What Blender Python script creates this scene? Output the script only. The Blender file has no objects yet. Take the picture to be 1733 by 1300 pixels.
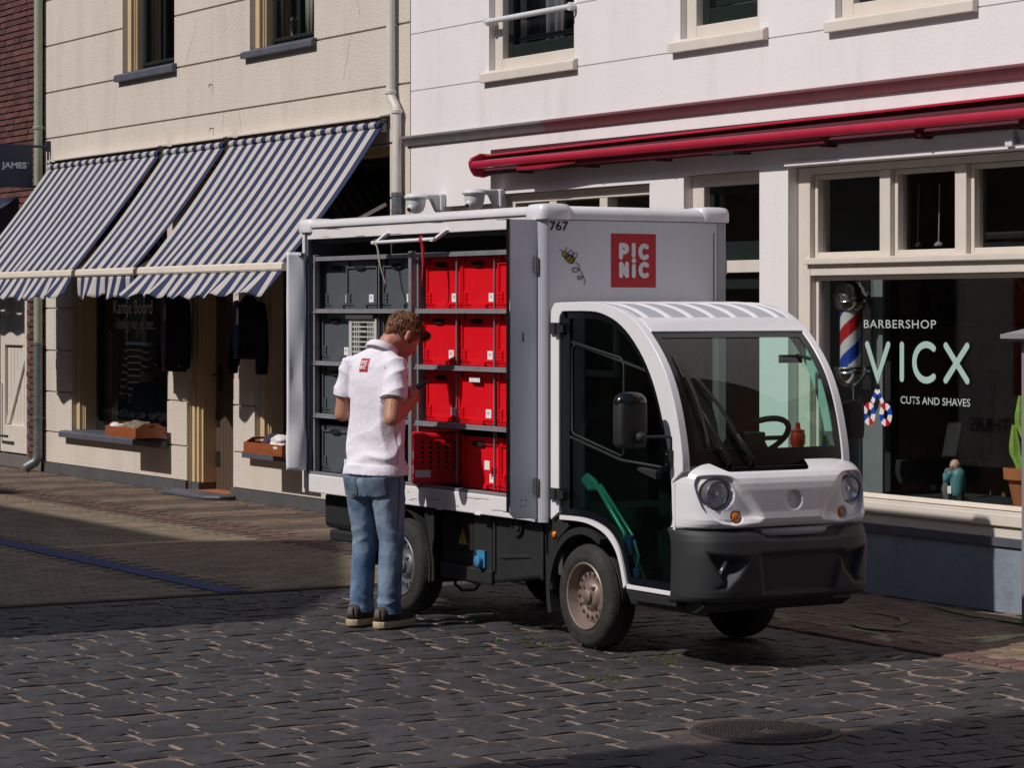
import bpy, bmesh, math, random
from mathutils import Vector, Matrix, noise
from mathutils.bvhtree import BVHTree
PI = math.pi
rnd = random.Random(7)
sc = bpy.context.scene
COL = sc.collection

# ------------------------------------------------------------------ camera, sky, sun, exposure
cam_d = bpy.data.cameras.new("camera"); cam = bpy.data.objects.new("camera", cam_d); COL.objects.link(cam)
cam.location = (0, 0, 1.7)
vd = Vector((-.860, .510, 0)).normalized()
cam.rotation_euler = vd.to_track_quat('-Z', 'Y').to_euler()
cam_d.sensor_width = 36; cam_d.lens = 36 * 4490 / 1733
cam_d.shift_y = -125 / 1733
cam_d.clip_start = .5; cam_d.clip_end = 3000
sc.camera = cam
SUN = Vector((.03, 1, -.97)).normalized()          # the way the light travels
el = math.asin(-SUN.z)
w = bpy.data.worlds.new("World"); sc.world = w; w.use_nodes = True
nt = w.node_tree; bg = nt.nodes["Background"]
sky = nt.nodes.new("ShaderNodeTexSky"); sky.sky_type = 'NISHITA'; sky.sun_disc = False
sky.sun_elevation = el; sky.sun_rotation = math.radians(180 + 1.7)
nt.links.new(sky.outputs[0], bg.inputs[0]); bg.inputs[1].default_value = .075
sl = bpy.data.lights.new("sun", 'SUN'); sl.energy = 3.45; sl.angle = math.radians(.55); sl.color = (1, .94, .885)
so = bpy.data.objects.new("sun", sl); COL.objects.link(so); so.location = (-10, -10, 20)
so.rotation_euler = SUN.to_track_quat('-Z', 'Y').to_euler()
sc.view_settings.view_transform = 'Standard'; sc.view_settings.look = 'None'
sc.view_settings.exposure = 0; sc.view_settings.gamma = 1
sc.render.engine = 'CYCLES'
sc.cycles.max_bounces = 10; sc.cycles.transparent_max_bounces = 24
sc.cycles.use_denoising = True

# ------------------------------------------------------------------ materials
def hsv(c): return (c[0], c[1], c[2], 1)
def mat(name, c, rough=.6, metal=0, var=.12, vs=6., bump=0., bs=60., rand=0., spec=.5, coat=0, dirt=None, stretch=None, trans=0):
    m = bpy.data.materials.new(name); m.use_nodes = True
    n = m.node_tree.nodes; L = m.node_tree.links
    p = n["Principled BSDF"]; p.inputs["Roughness"].default_value = rough; p.inputs["Metallic"].default_value = metal
    p.inputs["Specular IOR Level"].default_value = spec; p.inputs["Coat Weight"].default_value = coat
    tc = n.new("ShaderNodeTexCoord"); src = tc.outputs["Object"]
    if stretch:
        mp = n.new("ShaderNodeMapping"); mp.inputs["Scale"].default_value = stretch; L.new(src, mp.inputs[0]); src = mp.outputs[0]
    nz = n.new("ShaderNodeTexNoise"); nz.inputs["Scale"].default_value = vs; nz.inputs["Detail"].default_value = 6
    L.new(src, nz.inputs["Vector"])
    mr = n.new("ShaderNodeMapRange"); mr.inputs[1].default_value = .25; mr.inputs[2].default_value = .75
    mr.inputs[3].default_value = 1 - var; mr.inputs[4].default_value = 1 + var
    L.new(nz.outputs["Fac"], mr.inputs[0])
    val = mr.outputs[0]
    if rand:
        oi = n.new("ShaderNodeObjectInfo"); ge = n.new("ShaderNodeNewGeometry")
        ad = n.new("ShaderNodeMath"); ad.operation = 'ADD'; L.new(oi.outputs["Random"], ad.inputs[0]); L.new(ge.outputs["Random Per Island"], ad.inputs[1])
        fr = n.new("ShaderNodeMath"); fr.operation = 'FRACT'; L.new(ad.outputs[0], fr.inputs[0])
        m2 = n.new("ShaderNodeMapRange"); m2.inputs[3].default_value = 1 - rand; m2.inputs[4].default_value = 1 + rand
        L.new(fr.outputs[0], m2.inputs[0])
        mu = n.new("ShaderNodeMath"); mu.operation = 'MULTIPLY'; L.new(val, mu.inputs[0]); L.new(m2.outputs[0], mu.inputs[1]); val = mu.outputs[0]
    vm = n.new("ShaderNodeVectorMath"); vm.operation = 'SCALE'; vm.inputs[0].default_value = c[:3]; L.new(val, vm.inputs["Scale"])
    colo = vm.outputs[0]
    if dirt:                                    # (colour, noise scale, low, high, amount)
        dz = n.new("ShaderNodeTexNoise"); dz.inputs["Scale"].default_value = dirt[1]; dz.inputs["Detail"].default_value = 8; dz.inputs["Roughness"].default_value = .7
        L.new(src, dz.inputs["Vector"])
        dr = n.new("ShaderNodeMapRange"); dr.inputs[1].default_value = dirt[2]; dr.inputs[2].default_value = dirt[3]; dr.inputs[4].default_value = dirt[4]
        L.new(dz.outputs["Fac"], dr.inputs[0])
        mx = n.new("ShaderNodeMix"); mx.data_type = 'RGBA'; L.new(dr.outputs[0], mx.inputs[0]); L.new(colo, mx.inputs[6]); mx.inputs[7].default_value = hsv(dirt[0]); colo = mx.outputs[2]
    L.new(colo, p.inputs["Base Color"])
    if bump:
        b = n.new("ShaderNodeTexNoise"); b.inputs["Scale"].default_value = bs; b.inputs["Detail"].default_value = 5; L.new(tc.outputs["Object"] if name.endswith('_wall') else src, b.inputs["Vector"])
        bp = n.new("ShaderNodeBump"); bp.inputs["Strength"].default_value = bump; bp.inputs["Distance"].default_value = .02
        L.new(b.outputs["Fac"], bp.inputs["Height"]); L.new(bp.outputs[0], p.inputs["Normal"])
    return m
def glass(name, tint, base=.04, gl=(1, 1, 1), rough=0.0):
    m = bpy.data.materials.new(name); m.use_nodes = True
    n = m.node_tree.nodes; L = m.node_tree.links
    n.remove(n["Principled BSDF"])
    lw = n.new("ShaderNodeLayerWeight"); lw.inputs[0].default_value = .5
    pw = n.new("ShaderNodeMath"); pw.operation = 'POWER'; pw.inputs[1].default_value = 5; L.new(lw.outputs["Facing"], pw.inputs[0])
    ma = n.new("ShaderNodeMath"); ma.operation = 'MULTIPLY_ADD'; ma.inputs[1].default_value = .75 * (1 - base); ma.inputs[2].default_value = base; L.new(pw.outputs[0], ma.inputs[0])
    t = n.new("ShaderNodeBsdfTransparent"); t.inputs[0].default_value = hsv(tint)
    g = n.new("ShaderNodeBsdfGlossy"); g.inputs[0].default_value = hsv(gl); g.inputs["Roughness"].default_value = rough
    x = n.new("ShaderNodeMixShader"); L.new(ma.outputs[0], x.inputs[0]); L.new(t.outputs[0], x.inputs[1]); L.new(g.outputs[0], x.inputs[2])
    L.new(x.outputs[0], n["Material Output"].inputs[0])
    return m
M = {}
def mm(k, *a, **kw): M[k] = mat(k, *a, **kw)
mm('white_wall', (.76, .725, .735), .75, var=.035, vs=1.6, bump=.10, bs=45, dirt=((.47, .43, .42), 2.6, .52, .8, .38), stretch=(1, 1, .22))
mm('cream_wall', (.615, .55, .482), .85, var=.05, vs=2, bump=.4, bs=52, dirt=((.37, .32, .28), 2.4, .50, .8, .5), stretch=(1, 1, .25))
mm('cream_reveal', (.33, .26, .20), .9, var=.3, vs=30, bump=1., bs=60)
mm('plinth', (.075, .075, .08), .7, var=.2, vs=3, bump=.2, dirt=((.14, .13, .12), 4, .5, .8, .5))
mm('blue_base', (.21, .245, .30), .6, var=.12, vs=3, bump=.25, bs=25, dirt=((.08, .08, .09), 5, .56, .75, .7))
mm('sill_blue', (.085, .09, .115), .5, var=.15, vs=5, bump=.1)
mm('brick_red', (.105, .038, .032), .85, var=.25, vs=25, bump=.6, bs=70, rand=.35)
mm('mortar', (.14, .12, .11), .9, var=.2, vs=20, bump=.5)
mm('yellow_wood', (.60, .455, .27), .45, var=.06, vs=5, bump=.05)
mm('cream_wood', (.66, .60, .53), .45, var=.05, vs=6, bump=.06, dirt=((.4, .36, .32), 6, .6, .8, .3))
mm('dark_green', (.012, .018, .016), .35, var=.1)
mm('brown_door', (.085, .055, .04), .55, var=.2, vs=8, bump=.1, stretch=(12, 12, .6))
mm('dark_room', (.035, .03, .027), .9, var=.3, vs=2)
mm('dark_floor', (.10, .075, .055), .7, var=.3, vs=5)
mm('curtain', (.42, .40, .36), .9, var=.1)
mm('curtain_dark', (.20, .20, .22), .9, var=.1)
mm('blind', (.55, .55, .52), .7)
mm('green_pipe', (.30, .33, .25), .5, var=.08)
mm('zinc', (.17, .19, .20), .45, metal=.4, var=.25, vs=14, bump=.1)
mm('white_pipe', (.66, .62, .58), .45, var=.06, vs=8)
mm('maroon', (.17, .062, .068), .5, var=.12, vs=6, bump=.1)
mm('moulding', (.15, .14, .145), .6, var=.15, vs=9, bump=.2, dirt=((.08, .07, .07), 7, .55, .75, .5))
mm('red_metal', (.40, .014, .04), .38, var=.1, vs=8, coat=.2)
mm('dark_red', (.07, .007, .014), .9, var=.2, vs=6)
mm('red_cloth', (.20, .012, .03), .9, var=.15, vs=5)
mm('navy', (.012, .02, .05), .5, var=.1)
mm('navy_cloth', (.017, .019, .029), .95, var=.3, vs=9, bump=.2, spec=.1)
mm('blue_lining', (.05, .075, .26), .8, var=.1)
mm('purple_lining', (.10, .085, .15), .8, var=.2)
mm('awn_white', (.44, .41, .395), .8, var=.05, vs=4, bump=.04, dirt=((.42, .34, .27), 3, .58, .8, .45))
mm('awn_blue', (.010, .020, .070), .8, var=.12, vs=6, bump=.04)
mm('awn_bar', (.72, .64, .54), .4, var=.06)
mm('sett', (.047, .043, .045), .62, var=.25, vs=9, bump=.5, bs=26, rand=.22, spec=.35, dirt=((.11, .095, .085), 12, .6, .8, .45))
mm('sand', (.30, .225, .18), .95, var=.3, vs=30, bump=.8, bs=140, dirt=((.10, .08, .065), 5, .50, .66, .7))
mm('joint_dirt', (.17, .128, .10), .95, var=.4, vs=12, bump=.8, bs=140, dirt=((.04, .034, .03), 2.6, .45, .62, .85))
mm('pave_tan', (.205, .155, .105), .85, var=.2, vs=4, bump=.4, bs=60, rand=.15, dirt=((.055, .055, .02), 1.1, .58, .74, .55))
mm('pave_brown', (.17, .118, .082), .85, var=.2, vs=4, bump=.4, bs=60, rand=.24)
mm('pave_red', (.125, .068, .056), .85, var=.2, vs=4, bump=.4, bs=60, rand=.2)
mm('pave_dark', (.10, .072, .056), .85, var=.2, vs=4, bump=.4, bs=60, rand=.24)
mm('pave_joint', (.075, .058, .042), .95, var=.3, vs=8, bump=.4)
mm('blue_paint', (.014, .036, .13), .75, var=.35, vs=14, bump=.3, dirt=((.06, .06, .06), 22, .56, .68, .7))
mm('yellow_paint', (.16, .145, .075), .85, var=.3, vs=14)
mm('earth', (.06, .05, .04), .95, var=.2)
mm('cast_iron', (.052, .042, .039), .6, metal=.3, var=.3, vs=18, bump=.3)
mm('moss', (.045, .06, .008), .95, var=.4, vs=50)
# van
mm('van_white', (.75, .74, .77), .30, var=.03, vs=3, coat=.35, dirt=((.45, .42, .41), 4, .56, .85, .4))
mm('van_white_dirty', (.74, .72, .73), .42, var=.05, vs=5, dirt=((.30, .26, .25), 5, .60, .76, .5), stretch=(1, 1, 4))
mm('van_panel', (.68, .68, .72), .5, var=.03, vs=60, stretch=(1, 1, .03))
mm('van_grey', (.40, .41, .46), .5, var=.06, vs=3)
mm('door_grey', (.76, .77, .83), .5, var=.06, vs=2.2, dirt=((.2, .2, .22), 4, .62, .8, .4))
mm('rack_grey', (.25, .25, .27), .45, metal=.25, var=.2, vs=9, dirt=((.08, .07, .07), 9, .55, .75, .5))
mm('box_inner', (.055, .05, .05), .8)
mm('black_plastic', (.014, .0145, .016), .62, var=.2, vs=7, bump=.25, bs=300, dirt=((.045, .040, .036), 6, .55, .8, .45))
mm('bumper', (.022, .0235, .027), .55, var=.1, vs=5, bump=.2, bs=400, dirt=((.06, .055, .05), 5, .55, .85, .5))
mm('black_gloss', (.006, .007, .009), .2, var=.1)
mm('rubber', (.022, .021, .021), .85, var=.3, vs=14, bump=.3, bs=80, dirt=((.075, .062, .05), 7, .52, .75, .5))
mm('rim', (.25, .185, .16), .5, metal=.35, var=.12, vs=12, dirt=((.10, .055, .035), 14, .54, .7, .7))
mm('rim_grey_shaded', (.13, .135, .15), .5, metal=.35, var=.12, vs=12)  # rear rims: the shadow over the wheel is put into this darker grey
mm('dark_hole', (.004, .004, .004), .9)
mm('reflector', (.80, .82, .86), .28, metal=.85, var=.03)
mm('lamp_ring', (.10, .10, .11), .4)
mm('chrome', (.62, .62, .60), .12, metal=1, var=.03)
mm('steel', (.30, .29, .28), .35, metal=.9, var=.12, vs=20)
mm('amber', (.60, .17, .01), .15, coat=.6, var=.1, vs=40)
mm('black_ink', (.006, .007, .012), .6)
mm('logo_red', (.47, .010, .022), .5, var=.03)
mm('logo_white', (.72, .70, .71), .55)
mm('bee_yellow', (.52, .36, .01), .5)
mm('crate_grey', (.078, .090, .102), .5, var=.08, vs=5, bump=.08, dirt=((.15, .155, .16), 9, .55, .8, .5))
mm('crate_red', (.70, .004, .013), .42, var=.07, vs=5, bump=.08, dirt=((.42, .035, .04), 9, .55, .8, .55))
mm('crate_white', (.52, .52, .50), .5, var=.05)
mm('label_white', (.76, .76, .76), .6)
mm('label_ink', (.30, .31, .33), .7)
mm('yellow_sign', (.42, .35, .02), .5)
mm('blue_socket', (.05, .22, .42), .35, coat=.3)
mm('seat', (.013, .013, .015), .8, bump=.2)
mm('red_bottle', (.80, .03, .015), .35, coat=.2)
mm('teal', (.22, .62, .56), .35, metal=.3)
mm('grey_cord', (.28, .25, .23), .9)
mm('red_cord', (.45, .02, .03), .8)
# person
mm('skin', (.47, .22, .145), .5, var=.08, vs=12, bump=.05)
mm('shirt', (.77, .74, .82), .85, var=.03, vs=20, bump=.25, bs=24)
mm('jeans', (.085, .15, .265), .9, var=.2, vs=9, bump=.3, bs=160, dirt=((.29, .37, .47), 4.2, .42, .66, .9))
mm('jeans_seam', (.035, .055, .10), .9)
mm('jeans_pocket', (.105, .15, .215), .9, var=.2, vs=20, bump=.3, bs=160)
mm('hair', (.155, .064, .025), .62, var=.4, vs=26, stretch=(1, 1, .5))
mm('shoe', (.05, .038, .03), .8, var=.2, vs=12, bump=.2)
mm('shoe_light', (.11, .09, .075), .8)
mm('sole', (.50, .39, .25), .7, var=.15, vs=14)
# barber + shop things
mm('mint', (.36, .52, .47), .6, var=.03)
mm('mint_grey', (.42, .50, .48), .6, var=.03)
mm('pole_red', (.50, .012, .02), .25, coat=.5)
mm('pole_blue', (.010, .06, .40), .25, coat=.5)
mm('pole_white', (.72, .72, .70), .25, coat=.5)
mm('terracotta', (.36, .12, .05), .75, var=.1, vs=9)
mm('cactus', (.17, .30, .035), .6, var=.2, vs=20, bump=.2)
mm('fig_teal', (.07, .22, .24), .5); mm('fig_skin', (.50, .31, .24), .5); mm('fig_grey', (.12, .115, .12), .6); mm('fig_dark', (.02, .02, .022), .6)
mm('tray_wood', (.30, .085, .03), .4, var=.2, vs=5, stretch=(1, 8, 8), coat=.15)
mm('cloth_grey', (.20, .18, .15), .95, var=.4, vs=25, bump=.5, bs=60)
mm('cloth_olive', (.20, .17, .12), .95, var=.3, vs=25, bump=.5, bs=60)
mm('cloth_white', (.70, .66, .66), .95, var=.1, bump=.4, bs=40)
mm('cloth_purple', (.05, .028, .055), .95, var=.3, bump=.5, bs=60)
mm('knit_dark', (.03, .03, .04), .95, var=.2, vs=20, bump=.2)
mm('jamb', (.075, .083, .105), .5, var=.1)
mm('stripe_light', (.85, .78, .70), .95, var=.1, bump=.2)
mm('shell', (.70, .66, .60), .7, var=.15, vs=40)
mm('wood_body', (.30, .22, .15), .7)
mm('room_grey', (.34, .32, .29), .9, var=.2, vs=1)
mm('interior_grey', (.15, .175, .185), .8, var=.1)
mm('interior_brown', (.17, .105, .08), .8, var=.2)
mm('post_grey', (.22, .22, .24), .6, var=.1)
mm('tan_tag', (.45, .34, .22), .8)
mm('letter_cream', (.82, .78, .68), .7)
mm('letter_james', (.62, .64, .70), .7)
mm('cctv', (.62, .63, .66), .4, var=.04)
mm('opp_brick', (.14, .07, .05), .9, var=.25, vs=3, bump=.4)
mm('roof_tile', (.10, .06, .05), .8, var=.25, vs=4, bump=.5)
GL_SHOP = glass('shop_glass', (.95, .965, .955), .028)
GL_UP = glass('window_glass', (.94, .955, .945), .02)
GL_WIND = glass('windscreen_glass', (.46, .75, .64), .055)
GL_DOOR = glass('door_glass', (.50, .66, .60), .045)
GL_LAMP = glass('lamp_glass', (.9, .92, .95), .05)

# ------------------------------------------------------------------ mesh helpers
ROOT = {}
def _link(name, me, m, parent, smooth, bevel, label=None):
    o = bpy.data.objects.new(name, me); COL.objects.link(o)
    for q in (m if isinstance(m, (list, tuple)) else [m]): me.materials.append(M[q] if isinstance(q, str) else q)
    if smooth: me.shade_smooth()
    if smooth == 'auto':
        for p in me.polygons: p.use_smooth = True
        me.set_sharp_from_angle(angle=math.radians(38))
    if parent is not None:
        base = ROOT.get(parent.name, Vector((0, 0, 0)))
        me.transform(Matrix.Translation(-base)); o.parent = parent; ROOT[o.name] = base
    if bevel:
        b = o.modifiers.new("bevel", 'BEVEL'); b.width = bevel; b.segments = 2; b.limit_method = 'ANGLE'; b.angle_limit = math.radians(40)
    if label: o['label'] = label
    return o
def ob(name, bm, m, parent=None, smooth=False, bevel=0, label=None, cat=None, group=None, kind=None, recalc=True):
    if recalc: bmesh.ops.recalc_face_normals(bm, faces=bm.faces)
    me = bpy.data.meshes.new(name); bm.to_mesh(me); bm.free()
    o = _link(name, me, m, parent, smooth, bevel, label)
    if cat: o['category'] = cat
    if group: o['group'] = group
    if kind: o['kind'] = kind
    return o
def thing(name, loc, label, cat, group=None):
    o = bpy.data.objects.new(name, None); COL.objects.link(o); o.location = loc; o.empty_display_size = .1
    o['label'] = label; o['category'] = cat
    if group: o['group'] = group
    ROOT[o.name] = Vector(loc); return o
def new(): return bmesh.new()
def box(bm, x0, x1, y0, y1, z0, z1, mi=0, mtx=None):
    v = [bm.verts.new(p) for p in ((x0, y0, z0), (x1, y0, z0), (x1, y1, z0), (x0, y1, z0), (x0, y0, z1), (x1, y0, z1), (x1, y1, z1), (x0, y1, z1))]
    if mtx is not None:
        for q in v: q.co = mtx @ q.co
    for f in ((3, 2, 1, 0), (4, 5, 6, 7), (0, 1, 5, 4), (1, 2, 6, 5), (2, 3, 7, 6), (3, 0, 4, 7)):
        bm.faces.new([v[i] for i in f]).material_index = mi
    return v
def bx(*a): bm = new(); box(bm, *a); return bm
def prism(bm, pts, ax, a0, a1, mi=0):
    """polygon pts in the plane across axis ax, run from a0 to a1"""
    def P(u, v, a): return (a, u, v) if ax == 'x' else (u, a, v) if ax == 'y' else (u, v, a)
    A = [bm.verts.new(P(u, v, a0)) for u, v in pts]; B = [bm.verts.new(P(u, v, a1)) for u, v in pts]
    n = len(pts)
    for i in range(n): bm.faces.new((A[i], A[(i + 1) % n], B[(i + 1) % n], B[i])).material_index = mi
    bm.faces.new(A[::-1]).material_index = mi; bm.faces.new(B).material_index = mi
def band(bm, outer, inner, ax, a0, a1):
    """strip between two polylines of equal length, with thickness"""
    def P(p, a): return (a, p[0], p[1]) if ax == 'x' else (p[0], a, p[1]) if ax == 'y' else (p[0], p[1], a)
    n = len(outer); V = [[bm.verts.new(P(p, a)) for p in L] for L in (outer, inner) for a in (a0, a1)]
    o0, o1, i0, i1 = V
    for k in range(n - 1):
        for q in ((o0, o1), (o1, i1), (i1, i0), (i0, o0)): bm.faces.new((q[0][k], q[0][k + 1], q[1][k + 1], q[1][k]))
    for k in (0, n - 1): bm.faces.new((o0[k], o1[k], i1[k], i0[k]))
def tube(bm, pts, r, n=8, caps=True, mi=0, closed=False):
    pts = [Vector(p) for p in pts]; rings = []; N = len(pts)
    rs = r if isinstance(r, (list, tuple)) else [r] * N
    up = None
    for i, p in enumerate(pts):
        t = (pts[(i + 1) % N] - pts[i - 1]) if (closed or 0 < i < N - 1) else (pts[min(i + 1, N - 1)] - pts[max(i - 1, 0)])
        t.normalize()
        if up is None:
            up = t.orthogonal().normalized()
        up = (up - t * up.dot(t)); up = up.normalized() if up.length > 1e-6 else t.orthogonal().normalized()
        s = t.cross(up)
        rings.append([bm.verts.new(p + (up * math.cos(a) + s * math.sin(a)) * rs[i]) for a in [2 * PI * k / n for k in range(n)]])
    for i in range(N if closed else N - 1):
        A, B = rings[i], rings[(i + 1) % N]
        for k in range(n): bm.faces.new((A[k], A[(k + 1) % n], B[(k + 1) % n], B[k])).material_index = mi
    if caps and not closed:
        bm.faces.new(rings[0][::-1]).material_index = mi; bm.faces.new(rings[-1]).material_index = mi
def lathe(bm, prof, c, ax='z', n=24, mi=0, a0=0., a1=2 * PI, caps=False):
    full = abs(a1 - a0 - 2 * PI) < 1e-6; c = Vector(c); rings = []
    for r, h in prof:
        ring = []
        for k in range(n if full else n + 1):
            a = a0 + (a1 - a0) * k / n; u, v = r * math.cos(a), r * math.sin(a)
            ring.append(bm.verts.new(c + Vector((u, v, h) if ax == 'z' else (u, h, v) if ax == 'y' else (h, u, v))))
        rings.append(ring)
    m = n
    for A, B in zip(rings, rings[1:]):
        for k in range(m):
            k2 = (k + 1) % len(A); bm.faces.new((A[k], A[k2], B[k2], B[k])).material_index = mi
    if full and caps:
        for R_, rev in ((rings[0], 1), (rings[-1], 0)):
            if prof[0 if rev else -1][0] > 1e-4:
                try: bm.faces.new(R_[::-1] if rev else R_).material_index = mi
                except ValueError: pass
    bmesh.ops.remove_doubles(bm, verts=bm.verts, dist=1e-6)
def grid(bm, fn, nu, nv, closed_u=False, mi=None):
    V = [[bm.verts.new(fn(u / nu, v / nv)) for u in range(nu + (0 if closed_u else 1))] for v in range(nv + 1)]
    for j in range(nv):
        for i in range(nu):
            i2 = (i + 1) % len(V[j]); f = bm.faces.new((V[j][i], V[j][i2], V[j + 1][i2], V[j + 1][i]))
            if mi: f.material_index = mi((i + .5) / nu, (j + .5) / nv)
    return V
def ball(bm, c, r, sub=2, sc3=(1, 1, 1), rot=None, mi=0):
    mtx = Matrix.Translation(c) @ (rot.to_4x4() if rot is not None else Matrix()) @ Matrix.Diagonal((r * sc3[0], r * sc3[1], r * sc3[2], 1))
    g = bmesh.ops.create_icosphere(bm, subdivisions=sub, radius=1, matrix=mtx)
    if mi:
        for v in g['verts']:
            for f in v.link_faces: f.material_index = mi
def ribbon(bm, pts, wd, place, off=0., cap=True, mi=0, closed=False, mfn=None):
    """flat stroke; pts in 2D, place(u, v, lift) -> 3D"""
    pts = [Vector(p) for p in pts]; N = len(pts); Lf, Rt = [], []
    for i in range(N):
        if closed: t = pts[(i + 1) % N] - pts[i - 1]
        else: t = pts[min(i + 1, N - 1)] - pts[max(i - 1, 0)]
        t.normalize(); nn = Vector((-t.y, t.x))
        k = 1.
        if (closed or 0 < i < N - 1):
            a = (pts[i] - pts[i - 1]).normalized(); c = abs(Vector((-a.y, a.x)).dot(nn)); k = 1 / max(c, .5)
        ww = wd[i] if isinstance(wd, (list, tuple)) else wd
        Lf.append(pts[i] + nn * ww / 2 * k); Rt.append(pts[i] - nn * ww / 2 * k)
    LV = [bm.verts.new(place(p.x, p.y, off)) for p in Lf]; RV = [bm.verts.new(place(p.x, p.y, off)) for p in Rt]
    for i in range(N if closed else N - 1):
        j = (i + 1) % N; bm.faces.new((RV[i], RV[j], LV[j], LV[i])).material_index = mfn(i) if mfn else mi
    if cap and not closed:
        for i, d in ((0, -1), (N - 1, 1)):
            t = (pts[1] - pts[0]) if i == 0 else (pts[-1] - pts[-2]); t.normalize(); t *= d
            ww = wd[i] if isinstance(wd, (list, tuple)) else wd
            nn = Vector((-t.y, t.x)); arc = [pts[i] + (nn * math.cos(a) + t * math.sin(a)) * ww / 2 for a in [PI * q / 6 for q in range(1, 6)]]
            ends = (LV[i], RV[i]) if d > 0 else (RV[i], LV[i])
            f = bm.faces.new([ends[0]] + [bm.verts.new(place(p.x, p.y, off)) for p in arc] + [ends[1]]); f.material_index = mfn(min(i, N - 2)) if mfn else mi
def poly(bm, pts, place, off=0., mi=0):
    f = bm.faces.new([bm.verts.new(place(u, v, off)) for u, v in pts]); f.material_index = mi
def arc(cx, cy, rx, ry, a0, a1, n=12):
    return [(cx + rx * math.cos(math.radians(a0 + (a1 - a0) * k / n)), cy + ry * math.sin(math.radians(a0 + (a1 - a0) * k / n))) for k in range(n + 1)]
def text_bm(s, x0, x1, z0, z1, place, bold=0., shear=0., lift=0., space=1.):
    """built-in font, fitted into the box x0..x1, z0..z1 of the sign's own plane"""
    cu = bpy.data.curves.new("lettering", 'FONT'); cu.body = s; cu.offset = bold; cu.shear = shear; cu.space_character = space; cu.resolution_u = 4
    o = bpy.data.objects.new("lettering", cu); COL.objects.link(o)
    me = bpy.data.meshes.new_from_object(o.evaluated_get(bpy.context.evaluated_depsgraph_get()))
    bpy.data.objects.remove(o); bpy.data.curves.remove(cu)
    bm = new(); bm.from_mesh(me); bpy.data.meshes.remove(me)
    xs = [v.co.x for v in bm.verts]; ys = [v.co.y for v in bm.verts]; a, b, c, d = min(xs), max(xs), min(ys), max(ys)
    for v in bm.verts:
        v.co = place(x0 + (v.co.x - a) / (b - a) * (x1 - x0), z0 + (v.co.y - c) / (d - c) * (z1 - z0), lift)
    return bm
def merge(bm, other):
    me = bpy.data.meshes.new("tmp"); other.to_mesh(me); other.free(); bm.from_mesh(me); bpy.data.meshes.remove(me)
def remeshed(bm, voxel, smooth=4, fac=.5):
    """one continuous skin round all the volumes in bm"""
    me = bpy.data.meshes.new("tmp"); bm.to_mesh(me); bm.free()
    o = bpy.data.objects.new("tmp", me); COL.objects.link(o)
    r = o.modifiers.new("r", 'REMESH'); r.mode = 'VOXEL'; r.voxel_size = voxel
    if smooth: s = o.modifiers.new("s", 'SMOOTH'); s.factor = fac; s.iterations = smooth
    res = bpy.data.meshes.new_from_object(o.evaluated_get(bpy.context.evaluated_depsgraph_get()))
    bpy.data.objects.remove(o); bpy.data.meshes.remove(me)
    b2 = new(); b2.from_mesh(res); bpy.data.meshes.remove(res); return b2
def limb(bm, pts, n=12):
    """chain of (point, radius): a ball at each joint, a tapering bar between"""
    for p, r in pts: ball(bm, p, r, 2)
    for (p, r), (q, s) in zip(pts, pts[1:]):
        p, q = Vector(p), Vector(q); d = q - p
        if d.length < 1e-5: continue
        mtx = Matrix.Translation((p + q) / 2) @ d.to_track_quat('Z', 'Y').to_matrix().to_4x4()
        bmesh.ops.create_cone(bm, cap_ends=True, segments=n, radius1=r, radius2=s, depth=d.length, matrix=mtx)
def loft(bm, secs, n=20, caps=True, power=2., mi=0):
    """secs: (centre, half-width vector, half-depth vector)"""
    rings = []
    for c, a, b in secs:
        c, a, b = Vector(c), Vector(a), Vector(b); ring = []
        for k in range(n):
            t = 2 * PI * k / n; cu, su = math.cos(t), math.sin(t)
            e = 2 / power; ring.append(bm.verts.new(c + a * (abs(cu) ** e * (1 if cu > 0 else -1)) + b * (abs(su) ** e * (1 if su > 0 else -1))))
        rings.append(ring)
    for A, B in zip(rings, rings[1:]):
        for k in range(n): bm.faces.new((A[k], A[(k + 1) % n], B[(k + 1) % n], B[k])).material_index = mi
    if caps: bm.faces.new(rings[0][::-1]).material_index = mi; bm.faces.new(rings[-1]).material_index = mi
def copy_tree(o, parent=None):
    c = o.copy(); COL.objects.link(c)
    if parent is not None: c.parent = parent
    for ch in [x for x in KIDS.get(o.name, [])]: copy_tree(ch, c)
    return c
KIDS = {}
def note_kids(o):
    for x in COL.objects:
        if x.parent: KIDS.setdefault(x.parent.name, []); 
        if x.parent and x not in KIDS[x.parent.name]: KIDS[x.parent.name].append(x)
# ================================================================== THE SETTING: ground, road, pavement
bm = new(); v = [bm.verts.new(p) for p in ((-600, -600, -.06), (600, -600, -.06), (600, 600, -.06), (-600, 600, -.06))]; bm.faces.new(v)
ob('ground', bm, 'earth', kind='structure')
EDGE = 8.47            # kerb line between road and pavement
XB = -14.55            # where the stone setts end and the brick paving begins
def flat(x0, x1, y0, y1, z): return bx(x0, x1, y0, y1, z - .03, z)
road = ob('cobbled_road', flat(XB, 30, -3, EDGE, -.0105), 'joint_dirt', kind='structure'); ROOT[road.name] = Vector()
pav = ob('pavement', flat(XB, 30, EDGE + .003, 9.99, -.006), 'pave_joint', kind='structure'); ROOT[pav.name] = Vector()
broad = ob('brick_road', flat(-140, XB - .003, -3, 9.99, -.002), 'pave_joint', kind='structure'); ROOT[broad.name] = Vector()

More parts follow.
